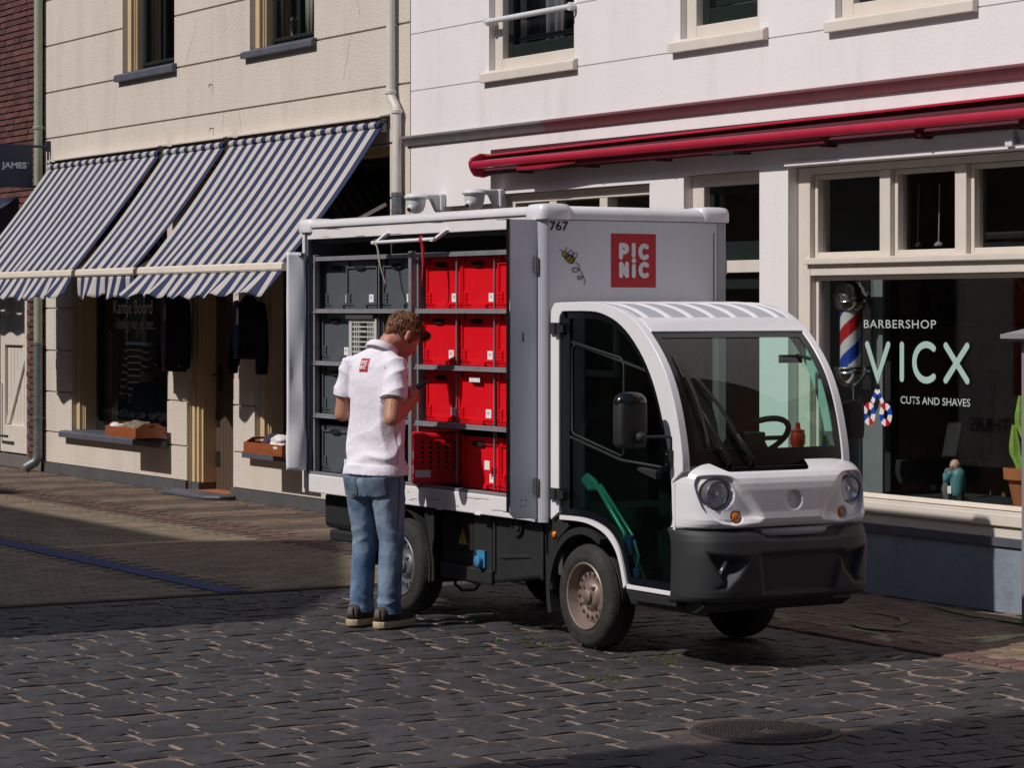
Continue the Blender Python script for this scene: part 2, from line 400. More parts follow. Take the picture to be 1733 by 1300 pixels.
def sett_mesh(l, wd, seed):
    """one worn sett: domed, irregular top; long side along y"""
    q = random.Random(seed); b = new(); nx, ny = 3, 4; V = []
    sk = q.uniform(-.007, .007)
    for j in range(ny + 1):
        row = []
        for i in range(nx + 1):
            u, t = i / nx - .5, j / ny - .5
            e = max(abs(u), abs(t)) > .49
            x = u * wd + sk * t * 2 + (q.uniform(-.007, .007) if e else 0); y = t * l + (q.uniform(-.010, .010) if e else 0)
            corner = abs(u) > .49 and abs(t) > .49
            if corner: x *= .96; y *= .98
            z = (-.0055 if e else 0) + q.uniform(-.002, .002) - (.004 if corner else 0)
            row.append(b.verts.new((x, y, z)))
        V.append(row)
    for j in range(ny):
        for i in range(nx): b.faces.new((V[j][i], V[j][i + 1], V[j + 1][i + 1], V[j + 1][i]))
    rim_ = [V[0][i] for i in range(nx + 1)] + [V[j][nx] for j in range(1, ny + 1)] + [V[ny][i] for i in range(nx - 1, -1, -1)] + [V[j][0] for j in range(ny - 1, 0, -1)]
    low = [b.verts.new((p.co.x * 1.02, p.co.y * 1.02, -.035)) for p in rim_]
    for k in range(len(rim_)): b.faces.new((rim_[k], low[k], low[(k + 1) % len(rim_)], rim_[(k + 1) % len(rim_)]))
    me = bpy.data.meshes.new("sett"); b.to_mesh(me); b.free(); me.materials.append(M['sett']); me.shade_smooth(); me.set_sharp_from_angle(angle=math.radians(50)); return me
LENS = [.14, .165, .19, .215, .24, .27]
SETTS = [[sett_mesh(L, .142, 10 * i + k) for k in range(4)] for i, L in enumerate(LENS)]
def in_view(x, y, mrg=60):
    d = -.860 * x + .510 * y
    if d < 3: return False, d
    l = .510 * x + .860 * y; px = 866.5 + 4490 * l / d; py = 525 + 1.7 * 4490 / d
    return (-mrg < px < 1733 + mrg and py < 1300 + mrg), d
MAN = (-8.70, 6.35, .31)
spots = []; ends = []; x = -6.6; PITCH = .1495
while x > XB + .08:
    y = 2.2 + rnd.uniform(0, .2); ph = rnd.uniform(0, 6)
    while y < EDGE - .03:
        k = rnd.choices(range(6), (1, 3, 4, 4, 3, 1))[0]; L = LENS[k]; gap = rnd.choice((.009, .013, .017, .022, .032))
        yc = y + L / 2; y += L + gap
        if y > EDGE + .02: break
        xx = x + .022 * math.sin(yc * 1.7 + ph) + .03 * math.sin(yc * .6) + rnd.uniform(-.006, .006)
        if math.hypot((xx - MAN[0]) * 1.05, yc - MAN[1]) < MAN[2] + .06: continue
        see, d = in_view(xx, yc)
        if see: spots.append((d, xx, yc, k)); ends.append((xx, y - gap / 2, gap))
    x -= PITCH
spots.sort()
rest = new()
for n_, (d, xx, yc, k) in enumerate(spots):
    me = rnd.choice(SETTS[k]); rz = rnd.uniform(-.045, .045); z = rnd.uniform(-.003, .002)
    if n_ < 300:
        o = bpy.data.objects.new('sett', me); COL.objects.link(o); o.parent = road; o.location = (xx, yc, z)
        o.rotation_euler = (rnd.uniform(-.02, .02), rnd.uniform(-.025, .025), rz + (PI if rnd.random() < .5 else 0))
    else:
        t = bmesh.new(); t.from_mesh(me); t.transform(Matrix.Translation((xx, yc, z)) @ Matrix.Rotation(rz, 4, 'Z') @ Matrix.Rotation(rnd.uniform(-.025, .025), 4, 'Y')); merge(rest, t)
sb = new()
for (xx, yy, g_) in ends:
    if rnd.random() < .45 and g_ < .02: continue
    hw_, hg = .076, g_ / 2 + .003; zz = -.0035 - rnd.uniform(0, .003); sk = rnd.uniform(-.006, .006)
    n5 = [sb.verts.new((xx + hw_ * u, yy + sk * u + hg * t * rnd.uniform(.7, 1.1), zz - (.012 if abs(t) > .9 else .004 * abs(u)))) for t in (-1, -.4, .4, 1) for u in (-1, -.6, .6, 1)]
    for j_ in range(3):
        for i_ in range(3): sb.faces.new((n5[j_ * 4 + i_], n5[j_ * 4 + i_ + 1], n5[j_ * 4 + i_ + 5], n5[j_ * 4 + i_ + 4]))
ob('joint_sand', sb, 'sand', road, smooth=True, kind='stuff')
o = ob('setts', rest, 'sett', road, smooth='auto', kind='stuff', recalc=False)

# ---- bricks of the pavements
def brick_mesh(l, wd, seed, m, h=.004):
    q = random.Random(seed); b = new()
    t = [b.verts.new((sx * (l / 2 - .006) + q.uniform(-.002, .002), sy * (wd / 2 - .006) + q.uniform(-.002, .002), h + q.uniform(-.001, .001))) for sx, sy in ((-1, -1), (1, -1), (1, 1), (-1, 1))]
    e = [b.verts.new((sx * (l / 2 - .001), sy * (wd / 2 - .001), h - .005)) for sx, sy in ((-1, -1), (1, -1), (1, 1), (-1, 1))]
    f = [b.verts.new((sx * l / 2, sy * wd / 2, -.03)) for sx, sy in ((-1, -1), (1, -1), (1, 1), (-1, 1))]
    b.faces.new(t)
    for A, B in ((t, e), (e, f)):
        for k in range(4): b.faces.new((A[k], B[k], B[(k + 1) % 4], A[(k + 1) % 4]))
    me = bpy.data.meshes.new("brick"); b.to_mesh(me); b.free(); me.materials.append(M[m]); return me
def herring(x0, x1, y0, y1, w_):
    out = []; nx = int((x1 - x0) / w_) + 2; ny = int((y1 - y0) / w_) + 2
    for i in range(-1, nx):
        for j in range(-1, ny):
            s = (i - j) % 4
            if s == 0: out.append((x0 + (i + 1) * w_, y0 + (j + .5) * w_, 0))
            elif s == 3: out.append((x0 + (i + .5) * w_, y0 + (j + 1) * w_, 1))
    return [p for p in out if x0 + .04 < p[0] < x1 - .04 and y0 + .04 < p[1] < y1 - .04]
BR = .1; tan_b = [brick_mesh(.2 - .008, .1 - .008, s, 'pave_tan') for s in range(4)]
brown_b = [brick_mesh(.2 - .008, .1 - .008, s + 9, 'pave_brown') for s in range(4)]
sp = []
for (xx, yc, r_) in herring(XB + .1, -8.3, EDGE + .13, 9.96, BR):
    see, d = in_view(xx, yc, 40)
    if see: sp.append((d, xx, yc, r_))
sp.sort(); rest = new()
for n_, (d, xx, yc, r_) in enumerate(sp):
    me = rnd.choice(tan_b if yc < 8.95 + .5 * math.sin(xx * 1.3) else brown_b); z = rnd.uniform(-.002, .002)
    if n_ < 230:
        o = bpy.data.objects.new('paving_brick', me); COL.objects.link(o); o.parent = pav; o.location = (xx, yc, z); o.rotation_euler = (rnd.uniform(-.012, .012), rnd.uniform(-.012, .012), r_ * PI / 2 + rnd.uniform(-.015, .015))
    else:
        t = bmesh.new(); t.from_mesh(me); t.transform(Matrix.Translation((xx, yc, z)) @ Matrix.Rotation(r_ * PI / 2 + rnd.uniform(-.015, .015), 4, 'Z')); merge(rest, t)
ob('paving_bricks', rest, 'pave_tan', pav, kind='stuff', recalc=False)
edge_b = [brick_mesh(.092, .2 - .008, s + 40, 'pave_red') for s in range(3)]
n_ = 0; xx = -8.6
while xx > XB:
    if in_view(xx, EDGE + .06, 40)[0] and n_ < 70:
        o = bpy.data.objects.new('edging_brick', edge_b[n_ % 3]); COL.objects.link(o); o.parent = pav; o.location = (xx, EDGE + .105, rnd.uniform(-.002, .003)); o.rotation_euler = (0, 0, rnd.uniform(-.02, .02)); n_ += 1
    xx -= .1
# brick paving further up the street: too flat in view to pick bricks apart, joined
def paving(name, m, x0, x1, y0, y1, mode, seed):
    q = random.Random(seed); b = new()
    lst = herring(x0, x1, y0, y1, BR) if mode == 'h' else [(x0 + .05 + i * .1, y0 + .1 + j * .2 + (.1 if i % 2 else 0), 1) for i in range(int((x1 - x0) / .1)) for j in range(-1, int((y1 - y0) / .2) + 1)]
    for cx, cy, r_ in lst:
        if not (y0 + .03 < cy < y1 - .03) or not in_view(cx, cy, 30)[0]: continue
        hx, hy = (.0485, .0985) if r_ else (.0985, .0485); z = q.uniform(-.0007, .0007); a = q.uniform(-.0008, .0008)
        hy = min(hy, cy - y0, y1 - cy); z -= .001
        t = [b.verts.new((cx + sx * (hx - .0025), cy + sy * (hy - .0025), .003 + z + a * sx)) for sx, sy in ((-1, -1), (1, -1), (1, 1), (-1, 1))]
        f = [b.verts.new((cx + sx * hx, cy + sy * hy, -.02)) for sx, sy in ((-1, -1), (1, -1), (1, 1), (-1, 1))]
        b.faces.new(t)
        for k in range(4): b.faces.new((t[k], f[k], f[(k + 1) % 4], t[(k + 1) % 4]))
    ob(name, b, m, broad, kind='stuff', recalc=False)
paving('road_bricks', 'pave_tan', -27.5, XB - .01, 4.6, 6.62, 's', 1)
paving('road_bricks', 'pave_tan', -27.5, XB - .01, 6.80, 8.48, 's', 2)
paving('edging_bricks', 'pave_red', -29, XB - .01, 8.50, 8.78, 's', 3)
xx = -30.; k = 0
while xx < XB - .3:                                  # light and dark courses in turn before the shop
    paving('pavement_bricks', 'pave_brown' if k % 2 else 'pave_dark', xx, xx + .5, 8.80, 9.97, 's', 4 + k); xx += .5; k += 1
ob('painted_stripe', flat(-30, -14.6, 6.622, 6.798, .0035), 'blue_paint', broad, label='blue painted stripe ending where the stone setts begin')
for k in range(9):                                   # shells of moss between road and pavement
    b = new(); q = random.Random(k); cx, cy = [(-15.3, 6.95), (-15.9, 7.3), (-16.3, 7.0), (-11.0, 7.33), (-10.75, 7.2), (-10.4, 6.6), (-11.6, 7.0), (-15.0, 7.6), (-17, 7.6)][k]
    for s in range(60):
        x_, y_ = cx + q.gauss(0, .28 if k < 3 or k > 6 else .12), cy + q.gauss(0, .16 if k < 3 or k > 6 else .05); r_ = q.uniform(.004, .011)
        ball(b, (x_, y_, -.004), r_, 1, (1.3, 1, .5))
    ob('moss', b, 'moss', kind='stuff')
# spray marks on the pavement
b = new()
pl = lambda u, v_, o_: (u, v_, .0115 + o_)
ribbon(b, [(-11.80, 9.27), (-11.6, 9.30), (-11.42, 9.26), (-11.28, 9.17), (-11.18, 9.03)], [.03, .045, .04, .05, .035], pl)
ribbon(b, [(-11.32, 8.86), (-11.15, 8.83), (-11.0, 8.88)], [.07, .10, .06], pl, .001)
ob('paint_mark', b, 'yellow_paint', pav, label='pale yellow sprayed curve on the shaded bricks')
b = new(); ribbon(b, [(-11.75, 9.78), (-11.5, 9.73), (-11.3, 9.68), (-11.05, 9.70), (-10.9, 9.66)], [.04, .10, .07, .11, .05], pl)
ob('paint_mark', b, 'yellow_paint', pav, label='yellow-green smear at the foot of the wall')
# ---- iron covers in the road
mh = thing('manhole_cover', (MAN[0], MAN[1], 0), 'large round iron manhole cover with a raised grid among the setts', 'manhole cover')
b = new(); lathe(b, [(.305, -.03), (.305, -.003), (.30, .001), (.28, .001), (.275, -.004), (.0, -.004)], (MAN[0], MAN[1], 0), n=48); ob('frame', b, 'cast_iron', mh, smooth='auto')
b = new()
for i in range(-11, 12):
    for j in range(-11, 12):
        x_, y_ = i * .027 + (.0135 if j % 2 else 0), j * .027
        if math.hypot(x_, y_) < .262 and math.hypot(x_, y_) > .05: box(b, MAN[0] + x_ - .009, MAN[0] + x_ + .009, MAN[1] + y_ - .009, MAN[1] + y_ + .009, -.005, .0012)
ob('lid', b, 'cast_iron', mh, kind='stuff')
for (cx, cy, lab) in ((-10.21, 7.39, 'small round iron valve cover in the setts below the van front'), (-9.65, 8.05, 'small iron valve cover in a sandy ring, near the pavement edge')):
    t = thing('valve_cover', (cx, cy, 0), lab, 'valve cover', 'small iron covers in the road')
    b = new(); k_ = .62 if cx < -10 else .85; lathe(b, [(.15 * k_, -.02), (.15 * k_, .002), (.135 * k_, .005), (.125 * k_, .001), (.0, .003)], (cx, cy, 0), n=28); ob('lid', b, 'cast_iron', t, smooth='auto')
    b = new(); lathe(b, [(.185 * k_, -.02), (.18 * k_, .001), (.16 * k_, .002), (.152 * k_, -.02)], (cx, cy, 0), n=28); ob('collar', b, 'sand', t, smooth='auto')

# ================================================================== BUILDINGS
def cuts(x0, x1, holes, z):
    seg = [(x0, x1)]
    for (a, b_, c, d) in holes:
        if c < z < d:
            seg = [s for p in seg for s in ((p[0], min(p[1], a)), (max(p[0], b_), p[1])) if s[1] - s[0] > 1e-4]
    return seg
def wall_bm(x0, x1, z0, z1, holes, y0, y1):
    b = new(); zs = sorted({z0, z1} | {q for h in holes for q in h[2:] if z0 < q < z1})
    for a, c in zip(zs, zs[1:]):
        for s in cuts(x0, x1, holes, (a + c) / 2): box(b, s[0], s[1], y0, y1, a, c)
    return b
def wall_parts(name, x0, x1, z0, z1, holes, y0, y1, m, root, bevel=0):
    zs = sorted({z0, z1} | {q for h in holes for q in h[2:] if z0 < q < z1}); cl = []
    for a, c in zip(zs, zs[1:]):
        for s in cuts(x0, x1, holes, (a + c) / 2):
            me = [(s[0], s[1], a, c)]; keep = []
            for g in cl:
                if any(abs(q[3] - a) < 1e-6 and q[0] < s[1] - 1e-6 and s[0] < q[1] - 1e-6 for q in g): me = g + me
                else: keep.append(g)
            cl = keep + [me]
    for g in cl:
        b = new()
        for q in g: box(b, q[0], q[1], y0, y1, q[2], q[3])
        ob(name, b, m, root, bevel=bevel)
def ring(b, x0, x1, z0, z1, wl, wr, wt, wb, y0, y1):
    box(b, x0, x0 + wl, y0, y1, z0, z1); box(b, x1 - wr, x1, y0, y1, z0, z1)
    if wt: box(b, x0 + wl, x1 - wr, y0 + .0015, y1 - .0015, z1 - wt, z1)
    if wb: box(b, x0 + wl, x1 - wr, y0 + .0015, y1 - .0015, z0, z0 + wb)
def shell(root, x0, x1, h, y0=10.33, y1=15., inner='dark_room', floors=(0.02, 3.1)):
    """side walls, back wall, roof and floors behind a facade"""
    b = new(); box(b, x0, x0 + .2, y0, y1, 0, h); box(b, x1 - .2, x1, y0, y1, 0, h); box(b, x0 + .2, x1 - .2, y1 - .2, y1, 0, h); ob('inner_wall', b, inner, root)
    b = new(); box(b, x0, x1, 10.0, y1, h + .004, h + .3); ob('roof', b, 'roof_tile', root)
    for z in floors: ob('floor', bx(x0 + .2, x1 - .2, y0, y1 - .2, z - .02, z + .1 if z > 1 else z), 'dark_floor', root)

# ---------- the cream shop
cs = thing('cream_shop', (-22.5, 10, 0), 'cream stucco shop house with grooved courses and yellow window frames, left of the white barbershop', 'building')
CX0, CX1 = -26.5, -18.44
H_SHOP, H_DOOR, H_W3 = (-25.72, -23.26, .47, 3.02), (-22.80, -21.77, 0.02, 3.02), (-21.32, -18.78, .47, 3.02)
H_U1, H_U2 = (-24.36, -23.09, 4.03, 6.2), (-21.42, -20.14, 4.01, 6.2)
CH = [H_SHOP, H_DOOR, H_W3, H_U1, H_U2]
ob('wall', wall_bm(CX0, CX1, 0, 7, CH, 10.016, 10.33), 'cream_wall', cs)
joints = [.105, .43, .85, 1.28, 1.72, 2.16, 2.6, 3.04, 3.50, 3.98, 4.47, 4.95, 5.45, 7]
for a, c in zip(joints, joints[1:]):
    cx1 = CX1
    wall_parts('stucco_course', CX0 + .003, cx1, a + .009, c - .009, CH, 10.0, 10.0155, 'cream_wall', cs)
wall_parts('plinth', CX0 - .004, CX1, 0, .105, [H_DOOR], 9.985, 10.0155, 'plinth', cs)
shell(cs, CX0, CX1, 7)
def cream_window(h, top_open=False, sash=.06, deep=.15):
    x0, x1, z0, z1 = h
    f = new()                                         # yellow box frame, moulded face
    for s, (xa, sg) in enumerate(((x0 + .004, 1), (x1 - .004, -1))):
        a, b_ = sorted((xa, xa + sg * .085)); box(f, a, b_, 10.05, 10.10, z0 + .004, z1)
        a, b_ = sorted((xa + sg * .085, xa + sg * .10)); box(f, a, b_, 10.085, 10.10, z0 + .004, z1)
        a, b_ = sorted((xa, xa + sg * .115)); box(f, a, b_, 10.1015, 10.25, z0 + .004, z1)
    box(f, x0 + .119, x1 - .119, 10.0515, 10.249, z1 - .06, z1 - .001)
    w_ = ob('window', f, 'yellow_wood', cs, bevel=.006)
    g = new(); ring(g, x0 + .121, x1 - .121, z0 + .006, z1 - .062, sash, sash, sash, sash + .03, 10.05 + deep - .03, 10.05 + deep + .02)
    ob('sash', g, 'dark_green', w_, bevel=.006)
    ob('pane', bx(x0 + .121 + sash, x1 - .121 - sash, 10.05 + deep, 10.05 + deep + .005, z0 + .09, z1 - sash), GL_UP, w_)
    return w_
wA = cream_window(H_U1); wB = cream_window(H_U2); wS = cream_window(H_SHOP, deep=.20); w3 = cream_window(H_W3, deep=.20)
for wn, (x0, x1, z0, z1) in ((wA, H_U1), (wB, H_U2)):
    g = new(); box(g, (x0 + x1) / 2 - .02, (x0 + x1) / 2 + .02, 10.172, 10.222, z0 + .096, z1 - .06); ob('mullion', g, 'dark_green', wn)
    g = new(); box(g, x0 + .13, x1 - .13, 10.155, 10.169, z0 + .06, z0 + .085); ob('weather_bar', g, 'dark_green', wn, bevel=.005)
def sill(x0, x1, z0, z1, root, m, y0=9.945, y1=10.17):
    b = new(); prism(b, [(y0, z0), (y0, z1 - .02), (y0 + .02, z1 - .006), (9.998, z1), (9.998, z0)], 'x', x0, x1); return ob('sill', b, m, root, bevel=.004)
sill(-24.46, -23.03, 3.945, 4.025, cs, 'sill_blue'); sill(-21.51, -20.09, 3.935, 4.005, cs, 'sill_blue')
sill(-25.89, -23.22, .395, .465, cs, 'sill_blue', 9.92); sill(-21.42, -18.75, .395, .465, cs, 'sill_blue', 9.92)
for h in (H_SHOP, H_W3, H_U1, H_U2): ob('sill_board', bx(h[0] + .002, h[1] - .002, 9.999, 10.32, h[2] - .02, h[2] + .003), 'sill_blue', cs)
def curtain(root, x0, x1, z0, z1, y, m, folds=9, name='curtain'):
    b = new(); grid(b, lambda u, t: (x0 + (x1 - x0) * u, y + .03 * math.sin(u * folds * 2 * PI) + .01 * math.sin(u * 31 + t * 3), z0 + (z1 - z0) * t), folds * 8, 4)
    s = ob(name, b, m, root, smooth=True); md = s.modifiers.new('t', 'SOLIDIFY'); md.thickness = .003; return s
curtain(wA, -24.82, -24.38, 4.1, 6.1, 10.42, 'curtain_dark', 4)
curtain(wB, -21.98, -21.82, 4.05, 6.1, 10.42, 'curtain', 2); curtain(wB, -21.34, -20.95, 4.05, 6.1, 10.42, 'curtain', 4)
ob('roller_blind', bx(-22.48, -22.02, 10.75, 10.76, 4.1, 6.1), 'curtain', wB)
orn = thing('ornament', (-21.17, 10.30, 4.08), 'dark figurine with thin arms standing inside the upper window of the cream house', 'ornament')
b = new(); lathe(b, [(.05, 0), (.05, .02), (.015, .04), (.035, .10), (.012, .15), (.03, .19), (.0, .23)], (-21.17, 10.30, 4.08), n=12); tube(b, [(-21.17, 10.30, 4.21), (-21.26, 10.30, 4.24), (-21.27, 10.30, 4.30)], .006, 6); tube(b, [(-21.17, 10.30, 4.21), (-21.09, 10.30, 4.23), (-21.07, 10.30, 4.29)], .006, 6); ob('body', b, 'dark_green', orn, smooth=True)
# door of the cream shop
dr = new(); x0, x1 = H_DOOR[0], H_DOOR[1]
for xa, sg in ((x0 + .004, 1), (x1 - .004, -1)):
    for q0, q1, y0 in ((0, .06, 10.05), (.06, .085, 10.075), (.085, .13, 10.06), (.13, .16, 10.09)):
        a, c = sorted((xa + sg * q0, xa + sg * q1)); box(dr, a, c, y0, 10.25, .10, 3.0)
box(dr, x0 + .164, x1 - .164, 10.092, 10.249, 2.981, 2.999)
ob('door_frame', dr, 'yellow_wood', cs, bevel=.005)
for xa, sg in ((x0 + .004, 1), (x1 - .004, -1)):
    a, c = sorted((xa, xa + sg * .16)); ob('frame_base', bx(a, c, 10.045, 10.25, .0, .099), 'plinth', cs, bevel=.004)
door = ob('door', bx(x0 + .165, x1 - .165, 10.235, 10.26, .03, 2.98), 'brown_door', cs)
n = 9; wd = (x1 - x0 - .33) / n
for k in range(n): ob('plank', bx(x0 + .165 + k * wd + .003, x0 + .165 + (k + 1) * wd - .003, 10.222, 10.2345, .03, 2.97), 'brown_door', door, bevel=.003)
b = new(); box(b, x0 + .21, x0 + .29, 10.205, 10.2215, .95, 1.2); tube(b, [(x0 + .25, 10.20, 1.1), (x0 + .25, 10.16, 1.1), (x0 + .36, 10.16, 1.1)], .011, 8); ob('handle', b, 'dark_green', door)
for z in (.25, .62): ob('hinge', bx(x0 + .17, x0 + .26, 10.212, 10.2215, z, z + .14), 'dark_green', door, bevel=.004)
ob('notice', bx(x0 + .42, x0 + .55, 10.214, 10.2215, 1.78, 1.93), 'cloth_grey', door)
b = new(); prism(b, [(-22.9, 9.82), (-22.75, 9.72), (-21.8, 9.72), (-21.68, 9.83), (-21.68, 9.984), (-22.9, 9.984)], 'z', .004, .04); ob('step', b, 'sill_blue', cs, bevel=.012)
ob('threshold', bx(x0 + .17, x1 - .17, 9.99, 10.23, .0, .035), 'terracotta', cs)
# shop lettering on the window glass
PW = lambda y: (lambda u, v_, o_: (u, y - o_, v_))
ob('lettering', text_bm('Kantje Boord', -25.2, -24.2, 1.62, 1.80, PW(10.246), bold=.012), 'letter_cream', wS)
ob('lettering', text_bm('kleding van de zee...', -25.14, -24.12, 1.48, 1.62, PW(10.246), bold=-.005, shear=.35), 'letter_cream', wS)
# iron hooks in the stucco
for (x_, z_) in ((-22.22, 3.76), (-22.2, 3.36)):
    b = new(); tube(b, [(x_, 10.0, z_), (x_, 9.965, z_), (x_, 9.965, z_ - .025)], .005, 6); ob('wall_hook', b, 'cast_iron', cs)
b = new(); q = random.Random(77)
for k, (x_, z_, l_, dx) in enumerate(((-24.6, 3.52, .42, .10), (-22.0, 3.30, .26, .03), (-21.6, 3.28, .22, -.04), (-22.9, 3.9, .5, .35), (-19.6, 3.6, .4, .15), (-25.3, 3.35, .3, .02), (-19.3, 4.1, .35, -.1))):
    ribbon(b, [(x_ + dx * j / 8 + q.uniform(-.008, .008), z_ + l_ * j / 8) for j in range(9)], [.001, .004, .003, .005, .003, .0045, .003, .003, .001], PW(9.9995), .0001 * k, cap=False)
ob('crack', b, 'cream_reveal', cs, kind='stuff', recalc=False)
# shop display: shelf with shells
ob('display_floor', bx(-26.45, -23.3, 10.335, 11.6, .474, .60), 'dark_green', cs)
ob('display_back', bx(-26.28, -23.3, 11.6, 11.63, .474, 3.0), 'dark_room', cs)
b = new(); q = random.Random(3)
for k in range(420):
    ball(b, (q.uniform(-26.3, -24.0), q.uniform(10.36, 10.56), .615 + q.uniform(0, .06)), q.uniform(.012, .028), 1, (1, 1, .8))
ob('shells', b, 'shell', kind='stuff', smooth=False)

# ---------- the dark brick house on the far left
bh = thing('brick_house', (-29, 10, 0), 'dark red brick house with cream plank doors at the far left edge', 'building')
H_GATE = (-30.5, -27.06, .13, 2.62)
ob('wall', wall_bm(-34, CX0 - .004, 0, 7, [H_GATE], 10.012, 10.33), 'mortar', bh)
ob('plinth', bx(-27.2, -26.56, 9.985, 10.0115, .0, .12), 'mortar', bh)
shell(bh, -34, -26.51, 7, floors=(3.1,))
bmesh_b = []
for s in range(5):
    q = random.Random(90 + s); b = new(); box(b, -.104, .104, 0, .02, -.026, .026)
    for v_ in b.verts: v_.co += Vector((q.uniform(-.004, .004), q.uniform(-.003, .003), q.uniform(-.003, .003)))
    me = bpy.data.meshes.new('brick'); b.to_mesh(me); b.free(); me.materials.append(M['brick_red']); bmesh_b.append(me)
half_b = []
b = new(); box(b, -.050, .050, 0, .02, -.026, .026); me = bpy.data.meshes.new('brick'); b.to_mesh(me); b.free(); me.materials.append(M['brick_red'])
cnt = 0; restb = new(); row = 0; z = .155
while z < 5.3:
    xl = -28.2; xr = CX0 - .03; xx = xr - .104 - (.055 if row % 2 else 0)
    if row % 2:
        t = bmesh.new(); box(t, xr - .048, xr - .001, 9.994, 10.013, z - .026, z + .026); merge(restb, t)
    while xx > xl:
        if not (H_GATE[0] < xx + .09 and xx - .09 < H_GATE[1] and z < H_GATE[3] + .02):
            o_me = rnd.choice(bmesh_b); loc = (xx, 9.994 + rnd.uniform(-.003, .003), z)
            if cnt < 290 and (z > 2.6 or xx > -27.1) and xx > -27.95:
                o = bpy.data.objects.new('brick', o_me); COL.objects.link(o); o.parent = bh; o.location = Vector(loc) - ROOT[bh.name]; cnt += 1
            else:
                t = bmesh.new(); t.from_mesh(o_me); t.transform(Matrix.Translation(loc)); merge(restb, t)
        xx -= .218
    z += .0665; row += 1
ob('bricks', restb, 'brick_red', bh, kind='stuff', recalc=False)
gt = ob('gate', bx(-30.4, -27.07, 10.10, 10.14, .14, 2.6), 'cream_wood', bh)
for (xa, xb) in ((-27.98, -27.10), (-28.9, -28.02)):
    b = new(); ring(b, xa, xb, .15, 2.58, .13, .13, .13, .30, 10.05, 10.0985); box(b, xa + .131, xb - .131, 10.0515, 10.098, 1.32, 1.47); ob('leaf_frame', b, 'cream_wood', gt, bevel=.006)
    b = new(); prism(b, [(xa + .135, .46), (xa + .235, .46), (xb - .135, 1.19), (xb - .135, 1.315), (xb - .21, 1.315)], 'y', 10.06, 10.097); ob('brace', b, 'cream_wood', gt, bevel=.004)
    for k in range(6):
        w_ = (xb - xa - .27) / 6; ob('plank', bx(xa + .135 + k * w_ + .004, xa + .135 + (k + 1) * w_ - .004, 10.086, 10.0995, .16, 2.5), 'cream_wood', gt)
b = new(); tube(b, [(-27.93, 10.03, .9), (-27.93, 9.97, .9), (-27.93, 9.97, .33), (-27.55, 9.97, .33)], .016, 8); ob('bolt', b, 'dark_green', gt)
# the dark blue shop awning of the neighbour, tucked under its sign
na = thing('navy_awning', (-28.2, 10, 2.6), 'dark navy shop awning below the hanging sign at the left edge', 'awning')
b = new(); grid(b, lambda u, t: (-30 + 2.75 * u, 9.98 - .75 * t, 2.92 - .42 * t - .05 * math.sin(PI * t)), 10, 8); s_ = ob('cloth', b, 'navy', na, smooth=True); s_.modifiers.new('t', 'SOLIDIFY').thickness = .006
b = new(); grid(b, lambda u, t: (-30 + 2.75 * u, 9.23 + .02 * math.sin(u * 40), 2.50 - .24 * t - .03 * abs(math.sin(u * 18)) * t), 60, 3); s_ = ob('valance', b, 'navy', na, smooth=True); s_.modifiers.new('t', 'SOLIDIFY').thickness = .005
b = new(); prism(b, [(9.98, 2.90), (9.235, 2.49), (9.98, 2.55)], 'x', -27.252, -27.246); ob('side_cloth', b, 'navy', na)

# ---------- the white barbershop house
wh = thing('white_house', (-14, 10, 0), 'white plastered barbershop house with cream window frames, right half of the photo', 'building')
WX0, WX1 = -18.43, -8.2
H_S0, H_T, H_D, H_SF = (-17.86, -17.12, .42, 2.50), (-17.02, -15.03, .42, 2.565), (-14.62, -13.765, .03, 2.60), (-13.46, -8.6, .41, 2.60)
H_W1, H_W2, H_W3b = (-17.2, -15.99, 3.495, 5.6), (-14.66, -13.765, 3.508, 5.6), (-12.98, -11.7, 3.49, 5.6)
WH = [H_S0, H_T, H_D, H_SF, H_W1, H_W2, H_W3b]
ob('wall', wall_bm(WX0, WX1, 0, 7, WH, 10.008, 10.33), 'white_wall', wh)
J = [.43, 3.027, 3.43, 3.88, 4.34, 4.8, 7]
for a, c in zip(J, J[1:]): wall_parts('plaster_course', WX0 + .002, WX1, a + .004, c - .004, WH, 10.0, 10.0075, 'white_wall', wh)
wall_parts('base', WX0, WX1, 0, .372, [H_D], 9.972, 10.0075, 'blue_base', wh)
wall_parts('base_ledge', WX0, WX1, .3725, .42, [H_D], 9.955, 10.0075, 'sill_blue', wh)
shell(wh, WX0, WX1, 7, inner='room_grey', floors=(.02, 3.1))
# cornice
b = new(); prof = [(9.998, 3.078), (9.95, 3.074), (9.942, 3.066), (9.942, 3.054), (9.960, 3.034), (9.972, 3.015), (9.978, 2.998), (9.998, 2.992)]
prism(b, prof, 'x', WX0 - .05, -16.35); ob('cornice', b, 'moulding', wh, smooth='auto'); b = new(); prism(b, prof, 'x', -16.3495, WX1); ob('cornice', b, 'maroon', wh, smooth='auto')  # right stretch: red bounce off the awning put into the colour
def white_window(h, y0=10.075, wl=.11, wr=.09, wt=.1, wb=.08, m='cream_wood', name='window', glassy=True, sash=None, yg=None):
    x0, x1, z0, z1 = h; f = new(); ring(f, x0 + .003, x1 - .003, z0 + .003, z1 - .003, wl, wr, wt, wb, y0, y0 + .1); w_ = ob(name, f, m, wh, bevel=.005)
    a, c, d, e = x0 + wl, x1 - wr, z0 + wb, z1 - wt
    if sash:
        g = new(); ring(g, a + .005, c - .005, d + .005, e - .002, sash, sash, sash, sash + .03, y0 + .05, y0 + .12); ob('sash', g, 'dark_green', w_, bevel=.006); a += sash; c -= sash; d += sash + .03; e -= sash
    if glassy: ob('pane', bx(a, c, y0 + .08, y0 + .085, d, e), GL_UP, w_)
    return w_
